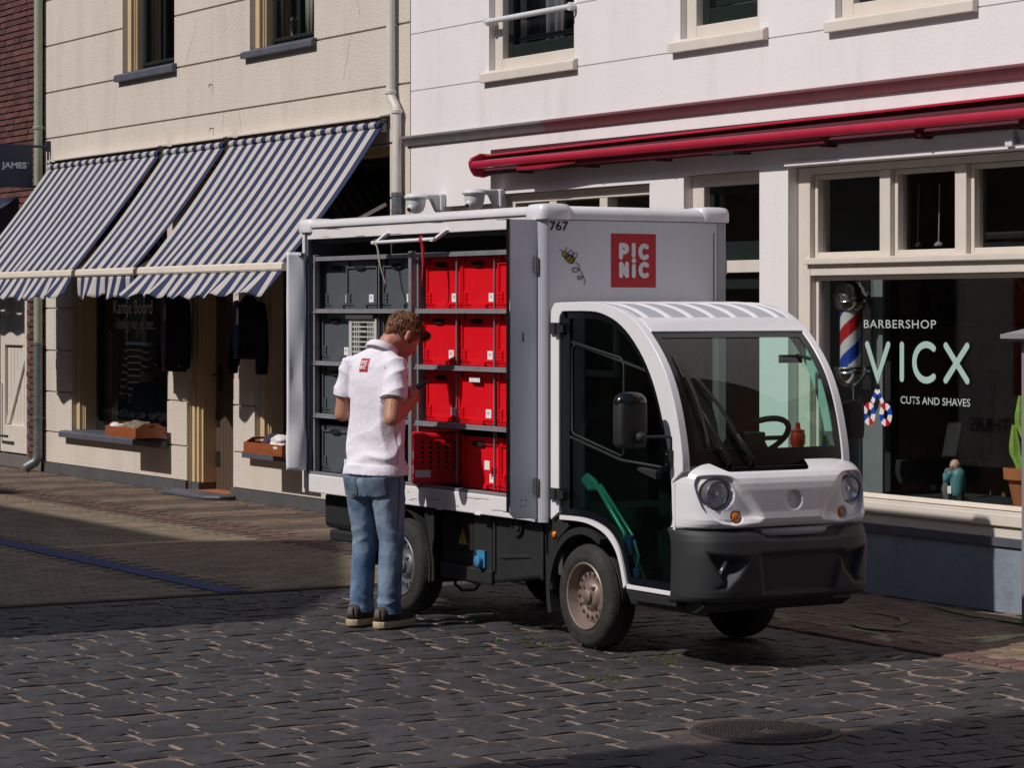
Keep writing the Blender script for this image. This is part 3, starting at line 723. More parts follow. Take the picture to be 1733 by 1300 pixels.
u1 = white_window(H_W1, 10.05, sash=.07); u2 = white_window(H_W2, 10.05, sash=.08); u3 = white_window(H_W3b, 10.05, sash=.08)
for wn, h in ((u1, H_W1), (u2, H_W2), (u3, H_W3b)):
    b = new(); box(b, h[0] + .27, h[1] - .17, 10.098, 10.128, h[2] + .20, h[2] + .235); ob('sash_bar', b, 'dark_green', wn, bevel=.004)
curtain(u1, -17.62, -16.76, 3.6, 5.5, 10.42, 'curtain_dark', 8)
ob('blind_slats', (lambda b: ([box(b, -14.50, -14.2, 10.29, 10.305, 3.74 + k * .032, 3.762 + k * .032) for k in range(30)], b)[1])(new()), 'blind', u2)
for (x0, x1, z0, z1) in ((-17.27, -15.945, 3.408, 3.492), (-14.75, -13.668, 3.42, 3.505), (-13.04, -11.65, 3.405, 3.487)): sill(x0, x1, z0, z1, wh, 'cream_wood', 9.955)
for h in (H_W1, H_W2, H_W3b): ob('sill_board', bx(h[0] + .002, h[1] - .002, 9.999, 10.3, h[2] - .03, h[2] + .002), 'cream_wood', wh)
b = new(); tube(b, [(-17.18, 9.965, 3.86), (-15.98, 9.965, 3.86)], .021, 10); ob('guard_rail', b, 'cctv', wh, smooth='auto')
for x_ in (-17.17, -15.99): b = new(); tube(b, [(x_, 10.02, 3.86), (x_, 9.95, 3.86)], .03, 8); ob('rail_socket', b, 'cctv', wh, smooth='auto')
# ground floor windows
s0 = white_window(H_S0, 10.06, m='cream_wood', sash=.05); 
t_ = white_window(H_T, 10.06, wl=.10, wr=.05, wt=.07, wb=.1, glassy=False)
for x_ in (-16.44, -15.76):
    ob('mullion', bx(x_, x_ + .10, 10.062, 10.155, .53, 2.49), 'cream_wood', t_, bevel=.005)
for a, c in ((-16.92, -16.44), (-16.34, -15.76), (-15.66, -15.08)): ob('pane', bx(a, c, 10.14, 10.145, .53, 2.49), GL_UP, t_)
curtain(t_, -17.5, -17.1, 1.7, 2.5, 10.45, 'cloth_olive', 5)
d_ = white_window(H_D, 10.07, wl=.13, wr=.03, wt=.08, wb=.02, glassy=False, name='door')
ob('transom', bx(-14.489, -13.796, 10.075, 10.165, 1.945, 2.025), 'cream_wood', d_, bevel=.004)
g = new(); ring(g, -14.487, -13.797, 2.03, 2.515, .05, .03, .05, .12, 10.12, 10.16); ob('light_frame', g, 'dark_green', d_)
g = new(); ring(g, -14.487, -13.797, .06, 1.94, .08, .08, .10, .22, 10.12, 10.16); ob('leaf_frame', g, 'dark_green', d_)
ob('pane', bx(-14.43, -13.83, 10.14, 10.145, 2.15, 2.46), GL_UP, d_); ob('pane', bx(-14.40, -13.88, 10.14, 10.145, .29, 1.83), GL_UP, d_)
# shop front
sf = thing_part = new(); ring(sf, -13.455, -11.17, .555, 2.595, .12, .15, .045, .0, 10.075, 10.19); box(sf, -13.333, -11.322, 10.0765, 10.189, 1.915, 2.02)
sfo = ob('shop_front', sf, 'cream_wood', wh, bevel=.005)
ob('transom_cap', bx(-13.36, -11.2, 10.045, 10.074, 1.985, 2.025), 'cream_wood', sfo, bevel=.006)
ob('head_ledge', bx(-13.46, -8.6, 9.965, 10.07, 2.602, 2.63), 'white_wall', wh, bevel=.004)
for x_ in (-12.645, -11.95): ob('mullion', bx(x_, x_ + .10, 10.078, 10.188, 2.022, 2.548), 'cream_wood', sfo, bevel=.004)
for a, c in ((-13.333, -12.645), (-12.545, -11.95), (-11.85, -11.322)):
    g = new(); ring(g, a + .004, c - .004, 2.026, 2.547, .03, .03, .03, .035, 10.11, 10.18); f_ = ob('transom_light', g, 'cream_wood', sfo, bevel=.004)
    ob('pane', bx(a + .034, c - .034, 10.15, 10.156, 2.06, 2.517), GL_SHOP, f_)
ob('big_pane', bx(-13.33, -11.325, 10.145, 10.153, .56, 1.912), GL_SHOP, sfo)
ob('bead', (lambda b: (ring(b, -13.331, -11.324, .558, 1.913, .028, .028, .028, .028, 10.12, 10.144), b)[1])(new()), 'cream_wood', sfo, bevel=.004)
ob('shop_sill', bx(-13.46, -8.6, 9.955, 10.19, .485, .553), 'cream_wood', wh, bevel=.006)
ob('sill_front', bx(-13.46, -8.6, 9.975, 10.19, .421, .4845), 'cream_wood', wh)
ob('side_front', bx(-11.16, -8.6, 10.08, 10.18, .556, 2.59), 'cream_wood', wh)
# rods hanging behind the middle transom light
for x_ in (-12.555, -12.36):
    b = new(); tube(b, [(x_, 10.3, 2.09), (x_ + .01, 10.3, 2.46)], .005, 6); lathe(b, [(.028, 2.085), (.028, 2.095), (.012, 2.11), (.0, 2.111)], (x_, 10.3, 0), n=12); ob('lamp_rod', b, 'post_grey', wh)
# inside: partition behind the pole, back counter, window board
ob('window_board', bx(-13.4, -8.5, 10.335, 11.1, .43, .535), 'fig_dark', wh)
ob('partition', bx(-15.3, -14.12, 11.25, 11.33, .1, 2.9), 'interior_grey', wh)
ob('back_panel', bx(-15.6, -8.5, 12.2, 12.25, .1, 2.9), 'interior_brown', wh)
b = new(); box(b, -14.11, -14.0, 11.25, 11.33, .1, 2.9); ob('inner_post', b, 'fig_dark', wh)
# barber chair seen dimly through the glass
bc = thing('barber_chair', (-13.75, 11.5, .1), 'dark barber chair standing inside the shop behind the window lettering', 'chair')
b = new(); loft(b, [((-13.75, 11.45, z_), (.22, 0, 0), (0, d_y, 0)) for z_, d_y in ((.55, .22), (.62, .25), (.70, .24))], power=4); ob('seat', b, 'seat', bc, smooth='auto')
b = new(); loft(b, [((-13.75, 11.68 + .04 * k, .70 + .2 * k), (.21 - .01 * k, 0, 0), (0, .05, 0)) for k in range(4)], power=4); ob('backrest', b, 'seat', bc, smooth='auto')
b = new(); lathe(b, [(.28, .1), (.27, .14), (.05, .17), (.05, .55)], (-13.75, 11.45, 0)); ob('base', b, 'chrome', bc, smooth='auto')
for k, (x_, h_, r_, lab) in enumerate(((-14.62, .34, .05, 'tall dark bottle on the back shelf inside the barbershop'), (-14.35, .22, .045, 'squat dark bottle on the back shelf inside the barbershop'), (-14.2, .26, .035, 'slim dark bottle at the right end of the back shelf inside'))):
    t = thing('bottle', (x_, 12.05, 1.62), lab, 'bottle'); b = new(); lathe(b, [(0, 0), (r_, 0), (r_, h_ * .6), (r_ * .35, h_ * .75), (r_ * .35, h_), (0, h_)], (x_, 12.05, 1.62), n=16); ob('body', b, 'fig_dark', t, smooth='auto')
ob('wall_shelf', bx(-14.9, -13.2, 11.93, 12.19, 1.59, 1.619), 'fig_dark', wh)
pl_ = thing('house_plant', (-13.5, 12.06, 1.62), 'dark spiky house plant on the shelf inside the barbershop', 'plant'); b = new(); q = random.Random(8)
lathe(b, [(0, 0), (.06, 0), (.08, .14), (0, .14)], (-13.5, 12.06, 1.62), n=16); ob('pot', b, 'fig_dark', pl_, smooth='auto'); b = new()
for k in range(16): a = q.uniform(0, 6.28); l_ = q.uniform(.15, .3); tube(b, [(-13.5, 12.06, 1.75), (-13.5 + .4 * l_ * math.cos(a), 12.06 + .1 * math.sin(a), 1.75 + l_ * .7), (-13.5 + l_ * .9 * math.cos(a), 12.06 + .12 * math.sin(a), 1.75 + l_)], [.012, .014, .002], 5)
ob('leaves', b, 'cactus', pl_, kind='stuff')
# the letters on the glass
GP = PW(10.138); b = new()
def gl(lst, wd, b=b, n_=[0]):
    for k, s in enumerate(lst): n_[0] += 1; ribbon(b, s, wd, GP, .0004 * n_[0])
z0, z1 = 1.288, 1.492
b = new(); gl([[(-12.840, z1), (-12.738, z0), (-12.636, z1)]], .040, b); gl([[(-12.506, z1), (-12.506, z0)]], .040, b)
gl([[(p[0], p[1]) for p in arc(-12.278, (z0 + z1) / 2, .110, .106, 52, 308, 24)]], .040, b)
gl([[(-12.100, z1), (-11.908, z0)]], .040, b); gl([[(-11.908, z1), (-12.100, z0)]], .040, b)
ob('lettering', b, 'mint', sfo)
ob('lettering', text_bm('BARBERSHOP', -12.872, -12.19, 1.591, 1.642, GP, bold=.004, space=1.12), 'mint_grey', sfo)
ob('lettering', text_bm('CUTS AND SHAVES', -12.519, -11.884, 1.139, 1.184, GP, bold=.004), 'mint_grey', sfo)
b = new(); fn = lambda i: (i // 2) % 4 % 3 if True else 0
seq = (0, 2, 1, 2)
mf = lambda i: seq[(i // 3) % 4]
for sgn, hx in ((1, -12.82), (-1, -12.66)):
    ribbon(b, arc(hx, 1.067, .041, .050, 90, 450, 24)[:-1], .040, GP, .0006 if sgn > 0 else .0009, closed=True, mfn=mf)
    ribbon(b, [(hx + sgn * (.012 + .0058 * k), 1.108 + .0096 * k) for k in range(12)], .032, GP, .0 if sgn > 0 else .0003, cap=False, mfn=mf)
ob('scissors_emblem', b, ['pole_red', 'pole_blue', 'pole_white'], sfo, recalc=False)

# ---------- houses across the street behind the camera: they shade the road
def opposite(name, pts, y0, y1, lab):
    t = thing(name, ((pts[0][0] + pts[-1][0]) / 2, y0, 0), lab, 'building', 'houses across the street')
    b = new(); prism(b, [(pts[0][0], 0)] + pts + [(pts[-1][0], 0)], 'y', y0, y1); ob('wall', b, 'opp_brick', t)
    a, c = pts[0][0], pts[-1][0]; x_ = a + 1.
    while x_ < c - 1.5:
        for z_ in (.9, 4.2):
            f = new(); ring(f, x_, x_ + 1.1, z_, z_ + 1.7, .08, .08, .08, .08, y1, y1 + .05); wd_ = ob('window', f, 'cream_wood', t); ob('pane', bx(x_ + .08, x_ + 1.02, y1 + .01, y1 + .02, z_ + .08, z_ + 1.62), 'black_gloss', wd_)
        x_ += 2.1 if c - a < 40 else 4.2
    return t
def S(xs, ys): return (xs - .03 * (ys + 3), (ys + 3) * .97)     # roof point that throws its shade to (xs, ys)
opposite('town_house', [S(-150, 8.7), S(-23.4, 8.7)], -11, -3, 'brick town house across the street, left of the stepped one')
opposite('town_house', [S(-23.35, 7.95), S(-18.0, 7.95)], -11, -3, 'flat roofed brick town house across the street')
opposite('town_house', [S(-17.95, 8.0), S(-17.5, 8.95), S(-14.5, 7.45), S(-13.2, 6.4)], -11, -3, 'gabled brick town house across the street')
opposite('town_house', [S(-8.52, 8.6), S(34, 8.6)], -11, -3, 'brick corner house behind the photographer')
opposite('town_house', [(-8.15, 9), (34, 9)], 10.02, 16, 'brick house right of the white barbershop, unseen, added to block sky')  # added out of view to keep sky light off the van front
opposite('town_house', [(34.5, 10), (46, 10)], -11, 16, 'unseen brick block added at the street end to cut off sky')  # added out of view, closes off the sky to darken the shaded faces
# ================================================================== THE DELIVERY VAN
van = thing('delivery_van', (-12.2, 7.6, 0), 'small white electric delivery van with its side doors open on racks of crates', 'van')
BX0, BX1, BY0, BY1 = -14.33, -11.555, 7.03, 8.19
def vp(name, b, m, parent=None, **k): return ob(name, b, m, parent or van, **k)
# ---- load box
vp('box_floor', bx(BX0 + .02, BX1 - .03, BY0 + .06, BY1 - .01, .62, .715), 'box_inner')
vp('side_rail', bx(-14.245, -11.665, BY0 + .005, BY0 + .055, .615, .722), 'van_white_dirty', bevel=.006)
b = new(); box(b, -14.245, -11.665, BY0 + .012, BY0 + .058, .7225, .738); vp('rail_cap', b, 'rack_grey', bevel=.003)
b = new()
for k in range(2): box(b, -12.66 + k * .42, -12.60 + k * .42, BY0 - .004, BY0 + .0045, .612, .62)
vp('rail_clip', b, 'label_white', kind=None)
edge_prof = [(BY0 + .012, 2.186), (BY0 - .004, 2.192), (BY0 - .008, 2.205), (BY0 - .002, 2.222), (BY0 + .018, 2.234), (BY0 + .05, 2.238), (BY0 + .09, 2.236), (BY0 + .09, 2.186)]
b = new(); prism(b, edge_prof, 'x', BX0 + .04, BX1 - .07); vp('roof_edge', b, 'van_white', smooth='auto')
b = new(); prism(b, [(2 * 7.61 - p[0], p[1]) for p in edge_prof], 'x', BX0 + .04, BX1 - .07); vp('roof_edge', b, 'van_white', smooth='auto')
fprof = [(BX1 - .012, 2.162), (BX1 + .006, 2.168), (BX1 + .010, 2.19), (BX1 + .004, 2.215), (BX1 - .016, 2.231), (BX1 - .05, 2.237), (BX1 - .09, 2.236), (BX1 - .09, 2.162)]
b = new()
prism(b, [(p[0], p[1]) for p in fprof], 'y', BY0 + .10, BY1 - .10); vp('roof_edge', b, 'van_white', smooth='auto')
for cx, cy, sx, sy in ((BX1 - .075, BY0 + .085, 1, -1), (BX1 - .075, BY1 - .085, 1, 1), (BX0 + .05, BY0 + .085, -1, -1), (BX0 + .05, BY1 - .085, -1, 1)):
    b = new()
    loft(b, [((cx, cy, z), (.093 * f, 0, 0), (0, .10 * f, 0)) for z, f in ((2.165, .98), (2.172, 1.0), (2.21, 1.0), (2.228, .96), (2.242, .86), (2.247, .6))], n=28, power=4.5); vp('roof_corner', b, 'van_white', smooth='auto')
vp('roof_panel', bx(BX0 + .05, BX1 - .09, BY0 + .09, BY1 - .09, 2.20, 2.226), 'van_white')
vp('header_panel', bx(-14.27, -11.67, BY0 + .008, BY0 + .04, 2.122, 2.1855), 'van_white_dirty', bevel=.004)
vp('header_panel', bx(-14.27, -11.67, BY0 + .0405, BY0 + .10, 2.10, 2.1855), 'box_inner')
b = new(); q = random.Random(31)
HP = lambda u, v_, o_: (u, BY0 + .0074 - o_, v_)
for k in range(9):
    x_ = q.uniform(-14.1, -12.0); z_ = q.choice((2.181, 2.178, 2.128, q.uniform(2.13, 2.18))); L_ = q.uniform(.06, .38); sl_ = q.uniform(-.03, .03)
    ribbon(b, [(x_ + L_ * j / 4, z_ + sl_ * L_ * j / 4 + q.uniform(-.0015, .0015)) for j in range(5)], [.0008, .0028, .002, .0034, .0007], HP, .0002 * k, cap=False)
vp('scuffs', b, 'jamb', kind='stuff', recalc=False)
b = new()
for k in range(8):
    x_ = q.uniform(-14.1, -11.9); z_ = q.uniform(.63, .70); L_ = q.uniform(.03, .2)
    ribbon(b, [(x_ + L_ * j / 4, z_ + q.uniform(-.003, .003)) for j in range(5)], [.0008, .003, .002, .004, .0007], lambda u, v_, o_: (u, BY0 + .0044 - o_, v_), .0002 * k, cap=False)
vp('scuffs', b, 'jamb', kind='stuff', recalc=False)
b = new(); prism(b, [(BX0 - .005, BY0 + .10), (BX0 - .005, BY0 + .02), (BX0 + .012, BY0), (-14.286, BY0), (-14.286, BY0 + .10)], 'z', .61, 2.165); vp('rear_post', b, 'van_white', smooth='auto')
vp('rear_jamb', bx(-14.2855, -14.247, BY0 + .006, 7.06, .74, 2.12), 'jamb'); vp('rear_jamb', bx(-14.2855, -14.2625, 7.0605, 7.6, .74, 2.12), 'jamb')
b = new(); prism(b, [(BX1 - .11, BY0 + .10), (BX1 - .11, BY0), (BX1 - .035, BY0 - .002), (BX1 - .006, BY0 + .016), (BX1 + .003, BY0 + .034), (BX1 + .003, BY0 + .04), (BX1 - .04, BY0 + .04), (BX1 - .04, BY0 + .10)], 'z', .615, 2.163); vp('corner_post', b, 'van_grey', smooth='auto')
b = new(); prism(b, [(BX1 - .11, BY1 - .07), (BX1 - .11, BY1), (BX1 - .025, BY1), (BX1 + .004, BY1 - .025), (BX1 + .004, BY1 - .07)], 'z', .615, 2.163); vp('corner_post', b, 'van_grey', smooth='auto')
fw = vp('front_wall', bx(BX1 - .035, BX1, BY0 + .0405, BY1 - .0705, .64, 2.1615), 'van_panel')
vp('far_wall', bx(BX0 + .01, BX1 - .115, BY1 - .03, BY1 - .004, .62, 2.164), 'van_white')
vp('rear_wall', bx(BX0, BX0 + .025, BY0 + .11, BY1 - .035, .62, 2.164), 'van_panel')
vp('inner_wall', bx(BX0 + .03, BX1 - .04, 7.62, 7.65, .72, 2.19), 'box_inner')
FP = lambda u, v_, o_: (BX1 + .0012 + o_, u, v_)
# lettering and logo on the front wall
lg = new(); poly(lg, [(7.448, 1.818), (7.727, 1.818), (7.727, 2.098), (7.448, 2.098)], FP); logo = vp('logo', lg, 'logo_red', fw, recalc=False)
def logo_letters(b, y0, z0, w_, h_, place, lift=.0012):
    s = lambda L: [(y0 + u * w_, z0 + v_ * h_) for u, v_ in L]; k = [lift]
    def rb(L, wd=.088):
        ribbon(b, s(L), wd * w_, place, k[0]); k[0] += .0003
    C_ = lambda cy: arc(.735, cy, .093, .112, 52, 308, 14)
    rb([(.215, .79), (.215, .56)]); rb([(.215, .785), (.275, .785)] + arc(.275, .72, .075, .065, 80, -80, 8) + [(.215, .655)], .09)
    rb([(.497, .79), (.497, .60)]); rb(C_(.668))
    rb([(.215, .44), (.215, .22)]); rb([(.215, .43), (.345, .225)], .10); rb([(.345, .44), (.345, .22)])
    rb([(.497, .40), (.497, .22)]); rb(C_(.328))
    poly(b, [(y0 + (.497 + .052 * math.cos(a)) * w_, z0 + (.502 + .048 * math.sin(a)) * h_) for a in [2 * PI * q / 14 for q in range(14)]], place, k[0])
b = new(); logo_letters(b, 7.448, 1.818, .279, .28, FP); vp('logo_letters', b, 'logo_white', fw, recalc=False)
vp('number', text_bm('767', 7.075, 7.188, 2.108, 2.156, FP, bold=.018, lift=.001), 'black_ink', fw)
# the bee and its looping trail
bz = lambda x, y: (7.448 + (x - 752) * .000856, 2.098 - (y - 232) * .000698)
be = new(); el_ = lambda cx, cy, a, c, rot, n=18: [bz(cx + a * math.cos(t) * math.cos(rot) - c * math.sin(t) * math.sin(rot), cy + a * math.cos(t) * math.sin(rot) + c * math.sin(t) * math.cos(rot)) for t in [2 * PI * k / n for k in range(n)]]
poly(be, el_(458, 424, 40, 26, .75), FP, .0004); poly(be, el_(424, 391, 19, 19, 0), FP, .0006); bee = vp('bee', be, 'bee_yellow', fw, recalc=False)
be = new(); ribbon(be, el_(458, 424, 40, 26, .75), .0042, FP, .0009, closed=True); ribbon(be, el_(424, 391, 19, 19, 0), .0038, FP, .0012, closed=True)
for k, (x_, y_) in enumerate(((446, 412), (462, 428), (478, 442))):
    ribbon(be, [bz(x_ + 15, y_ - 17), bz(x_ - 17, y_ + 13)], .0072, FP, .0015 + .0003 * k)
ribbon(be, el_(468, 385, 17, 23, -.3), .0038, FP, .0024, closed=True); ribbon(be, el_(492, 400, 16, 21, .5), .0038, FP, .0027, closed=True)
ribbon(be, [bz(412, 376), bz(404, 364), bz(385, 360)], .0035, FP, .003); ribbon(be, [bz(428, 370), bz(430, 352), bz(440, 338)], .0035, FP, .0033)
ribbon(be, [bz(500, 452), bz(522, 472), bz(524, 500), bz(505, 520), bz(480, 520), bz(474, 502), bz(490, 490), bz(515, 497), bz(540, 520), bz(550, 550), bz(540, 574), bz(518, 576), bz(512, 560), bz(530, 552), bz(556, 560), bz(566, 585), bz(558, 610)], .0042, FP, .0036)
poly(be, el_(424, 388, 3.5, 4, 0, 8), FP, .004)
vp('bee_outline', be, 'black_ink', fw, recalc=False)
vp('seam', bx(BX1 + .0005, BX1 + .002, 8.094, 8.098, 1.74, 2.11), 'box_inner', fw)
# far side lettering, seen only mirrored in the shop window
QP = lambda u, v_, o_: (u, BY1 + .002 + o_ - .004, v_)
b = new(); poly(b, [(-13.75, 1.12), (-12.95, 1.12), (-12.95, 1.92), (-13.75, 1.92)], QP); vp('logo', b, 'logo_red', recalc=False)
MP = lambda u, v_, o_: (-12.95 - (u + 13.75), BY1 - .002 + o_, v_)
b = new(); logo_letters(b, -13.75, 1.12, .8, .8, MP); vp('logo_letters', b, 'logo_white', recalc=False)
vp('slogan', text_bm('BOODSCHAPPEN GRATIS THUIS', 0, 2.2, .86, .96, lambda u, v_, o_: (-12.0 - u, BY1 - .001, v_), bold=.02), 'black_ink')
# hinges
for y_, z_ in ((BY0 - .012, 1.93), (BY0 - .012, .80), (BY1 + .002, 1.93)):
    b = new(); box(b, -11.64, -11.585, y_, y_ + .012, z_ - .035, z_ + .035); tube(b, [(-11.59, y_, z_ - .04), (-11.59, y_, z_ + .04)], .011, 8); vp('box_hinge', b, 'steel', smooth='auto')
# near door leaf, folded out beside the corner post
b = new(); pts = [(6.866, .672), (6.90, .638), (7.028, .632), (7.028, 2.166), (6.866, 2.166)]
prism(b, pts, 'x', -11.622, -11.597); nd = vp('folding_door', b, 'door_grey', bevel=.004, label='folded grey door leaf beside the cab')
b = new(); box(b, -11.627, -11.5955, 6.861, 6.8655, .67, 2.166); vp('edge_trim', b, 'chrome', nd)
b = new(); box(b, -11.5965, -11.595, 6.94, 6.946, 1.545, 1.585); box(b, -11.5965, -11.595, 6.937, 6.95, 1.541, 1.545); vp('keyhole', b, 'black_ink', nd)
b = new()
for y_ in (6.93, 6.96):
    for z_ in (.70, .73): lathe(b, [(.0035, -.001), (.0035, .002), (0, .003)], (-11.597, y_, z_), 'x', 8)
vp('rivets', b, 'black_ink', nd, kind='stuff')
# rear door leaf, dented
hx, hy = -14.272, 7.022; ex, ey = -14.302, 6.918
def leaf(u, t):
    d = .010 * math.sin(t * 9 + 1) * math.sin(PI * u) + (.012 * math.exp(-((t - .12) / .1) ** 2) + .006 * math.sin(t * 23) * math.exp(-((t - .25) / .2) ** 2)) * math.sin(PI * u)
    return (hx + (ex - hx) * u + d, hy + (ey - hy) * u + d * .3, .745 + 1.30 * t)
b = new(); grid(b, leaf, 8, 60); rd = vp('folding_door', b, 'door_grey', smooth=True, label='dented grey door leaf at the rear of the load box'); q_ = rd.modifiers.new('t', 'SOLIDIFY'); q_.thickness = .02
b = new(); tube(b, [(-14.27, 7.005, 2.03), (-14.255, 6.985, 2.03), (-14.25, 7.01, 2.025)], .010, 8); ball(b, (-14.262, 6.995, 2.03), .018, 2); vp('door_catch', b, 'steel', rd, smooth=True)
# ---- rack
SH = [2.005, 1.695, 1.385, 1.072, .745]
rk = vp('rack', bx(-14.25, -11.67, 7.60, 7.615, .74, 2.0), 'box_inner')
for g, (xa, xb) in enumerate(((-14.255, -13.06), (-12.985, -11.67))):
    for k, z_ in enumerate(SH[:4] if g == 0 else SH[:4]):
        bb = new(); box(bb, xa, xb, 7.072, 7.09, z_ - .013, z_ + .013); box(bb, xa, xb, 7.0905, 7.60, z_ - .012, z_ - .006)
        if k: box(bb, xa, xb, 7.058, 7.0715, z_ - .013, z_ - .008)
        vp('shelf', bb, 'rack_grey', rk, bevel=.002)
for xa in (-14.262, -13.055):
    vp('rack_post', bx(xa, xa + .035, 7.066, 7.10, .74, 2.03), 'rack_grey', rk, bevel=.003)
vp('rack_side', bx(-13.018, -13.0, 7.101, 7.6, .74, 2.02), 'rack_grey', rk)
for xa in (-13.475, -12.572, -12.165): vp('bay_rod', bx(xa, xa + .008, 7.10, 7.11, .75, 2.0), 'rack_grey', rk)
for xa in (-12.35, ): vp('roof_strut', bx(xa, xa + .05, 7.3, 7.34, 2.02, 2.185), 'van_grey', rk)
# handle bar below the header
b = new(); tube(b, [(-13.33, 6.985, 2.083), (-12.60, 6.985, 2.087)], .0105, 10); hb = vp('pull_bar', b, 'van_white', smooth='auto')
for xa in (-13.30, -12.62):
    b = new(); prism(b, [(6.975, 2.075), (6.995, 2.075), (7.037, 2.118), (7.037, 2.135), (7.02, 2.135)], 'x', xa - .016, xa + .016); 
    for v_ in b.verts: v_.co.x += (v_.co.z - 2.083) * 1.3
    vp('bracket', b, 'van_white', hb)
# ---- underside
vp('chassis', bx(-14.2, -10.55, 7.30, 7.93, .30, .61), 'black_plastic')
b = new(); box(b, -12.78, -12.185, 7.13, 7.299, .255, .60); vp('battery_tray', b, 'black_plastic', bevel=.012)
bp_ = vp('battery_cover', bx(-12.74, -12.40, 7.112, 7.129, .40, .595), 'dark_hole', bevel=.006)
vp('battery_cover', bx(-12.385, -12.19, 7.10, 7.129, .29, .60), 'black_plastic', bevel=.014)
vp('battery_skirt', bx(-12.75, -12.19, 7.098, 7.1285, .235, .315), 'black_plastic', bevel=.01)
b = new(); prism(b, [(-12.165, .25), (-11.64, .325), (-11.63, .605), (-12.165, .60)], 'y', 7.10, 7.30); tc_ = vp('side_cover', b, 'black_plastic', bevel=.016)
b = new(); prism(b, [(-12.10, .405), (-11.80, .43), (-11.78, .415), (-12.08, .385)], 'y', 7.092, 7.0995); vp('step_ridge', b, 'black_plastic', tc_, bevel=.006)
for xa in (-12.155, -11.665):
    b = new(); box(b, xa, xa + .022, 7.088, 7.0995, .31, .59); vp('side_rib', b, 'black_plastic', tc_, bevel=.005)
b = new(); lathe(b, [(.058, 0), (.055, -.018), (.046, -.018), (.044, -.006), (.03, -.006), (.028, -.016), (0, -.016)], (-11.90, 7.0995, .575), 'y', 24); vp('filler_cap', b, 'black_plastic', tc_, smooth='auto')
b = new(); prism(b, [(-12.565, .425), (-12.455, .425), (-12.51, .525)], 'y', 7.108, 7.1115); ws = vp('warning_sign', b, 'yellow_sign', bp_)
YP = lambda y: (lambda u, v_, o_: (u, y - o_, v_))
b = new(); ribbon(b, [(-12.56, .428), (-12.46, .428), (-12.51, .520)], .008, YP(7.107), 0, closed=True); ribbon(b, [(-12.502, .495), (-12.518, .468), (-12.503, .465), (-12.514, .438)], .006, YP(7.107), .0005); vp('warning_print', b, 'black_ink', ws, recalc=False)
b = new(); box(b, -12.32, -12.235, 7.085, 7.099, .325, .415); lathe(b, [(.03, 0), (.03, -.025), (.022, -.03), (0, -.03)], (-12.277, 7.085, .36), 'y', 16); vp('charge_socket', b, 'blue_socket', smooth='auto')
b = new(); prism(b, [(-12.85, .22), (-12.55, .20), (-12.5, .26), (-12.85, .30)], 'y', 7.2, 7.5); vp('motor_housing', b, 'black_plastic', bevel=.02)
b = new(); tube(b, [(-12.75, 7.2, .26), (-12.72, 7.18, .19), (-12.62, 7.17, .165), (-12.5, 7.18, .18), (-12.42, 7.19, .25)], .009, 8); vp('cable', b, 'black_gloss', smooth=True)
rb_ = vp('rear_bumper', bx(-14.22, -13.75, 7.12, 7.50, .40, .62), 'black_plastic', bevel=.035)
vp('rear_lamp_box', bx(-14.10, -13.80, 7.10, 7.42, .335, .3995), 'black_plastic', bevel=.012)
def fender(name, cx, cz, r0, r1, a0, a1, y0, y1, m='black_plastic'):
    n = 20; P = lambda r: [(cx + r * math.cos(math.radians(a0 + (a1 - a0) * k / n)), cz + r * math.sin(math.radians(a0 + (a1 - a0) * k / n))) for k in range(n + 1)]
    b = new(); band(b, P(r1), P(r0), 'y', y0, y1); return vp(name, b, m, smooth='auto')
fender('rear_fender', -13.15, .268, .315, .335, -12, 185, 7.075, 7.34)
b = new(); P_ = [(-12.835, .20), (-12.80, .20), (-12.80, .60), (-12.92, .60), (-12.86, .45)]; prism(b, P_, 'y', 7.085, 7.12); vp('fender_panel', b, 'black_plastic', bevel=.008)
fender('front_fender', -11.26, .265, .31, .345, 60, 200, 7.085, 7.40)
b = new(); prism(b, [(-11.62, .27), (-11.56, .265), (-11.57, .40), (-11.50, .53), (-11.40, .60), (-11.42, .648), (-11.62, .648)], 'y', 7.09, 7.12); ff = vp('fender_panel', b, 'black_plastic', bevel=.006)
b = new(); ball(b, (-11.525, 7.086, .555), .019, 2, (1, .7, 1)); vp('side_marker', b, 'amber', smooth=True)
vp('wheel_house', bx(-11.55, -10.9, 7.36, 7.42, .3, .64), 'dark_hole'); vp('wheel_house', bx(-13.5, -12.8, 7.34, 7.40, .3, .61), 'dark_hole')
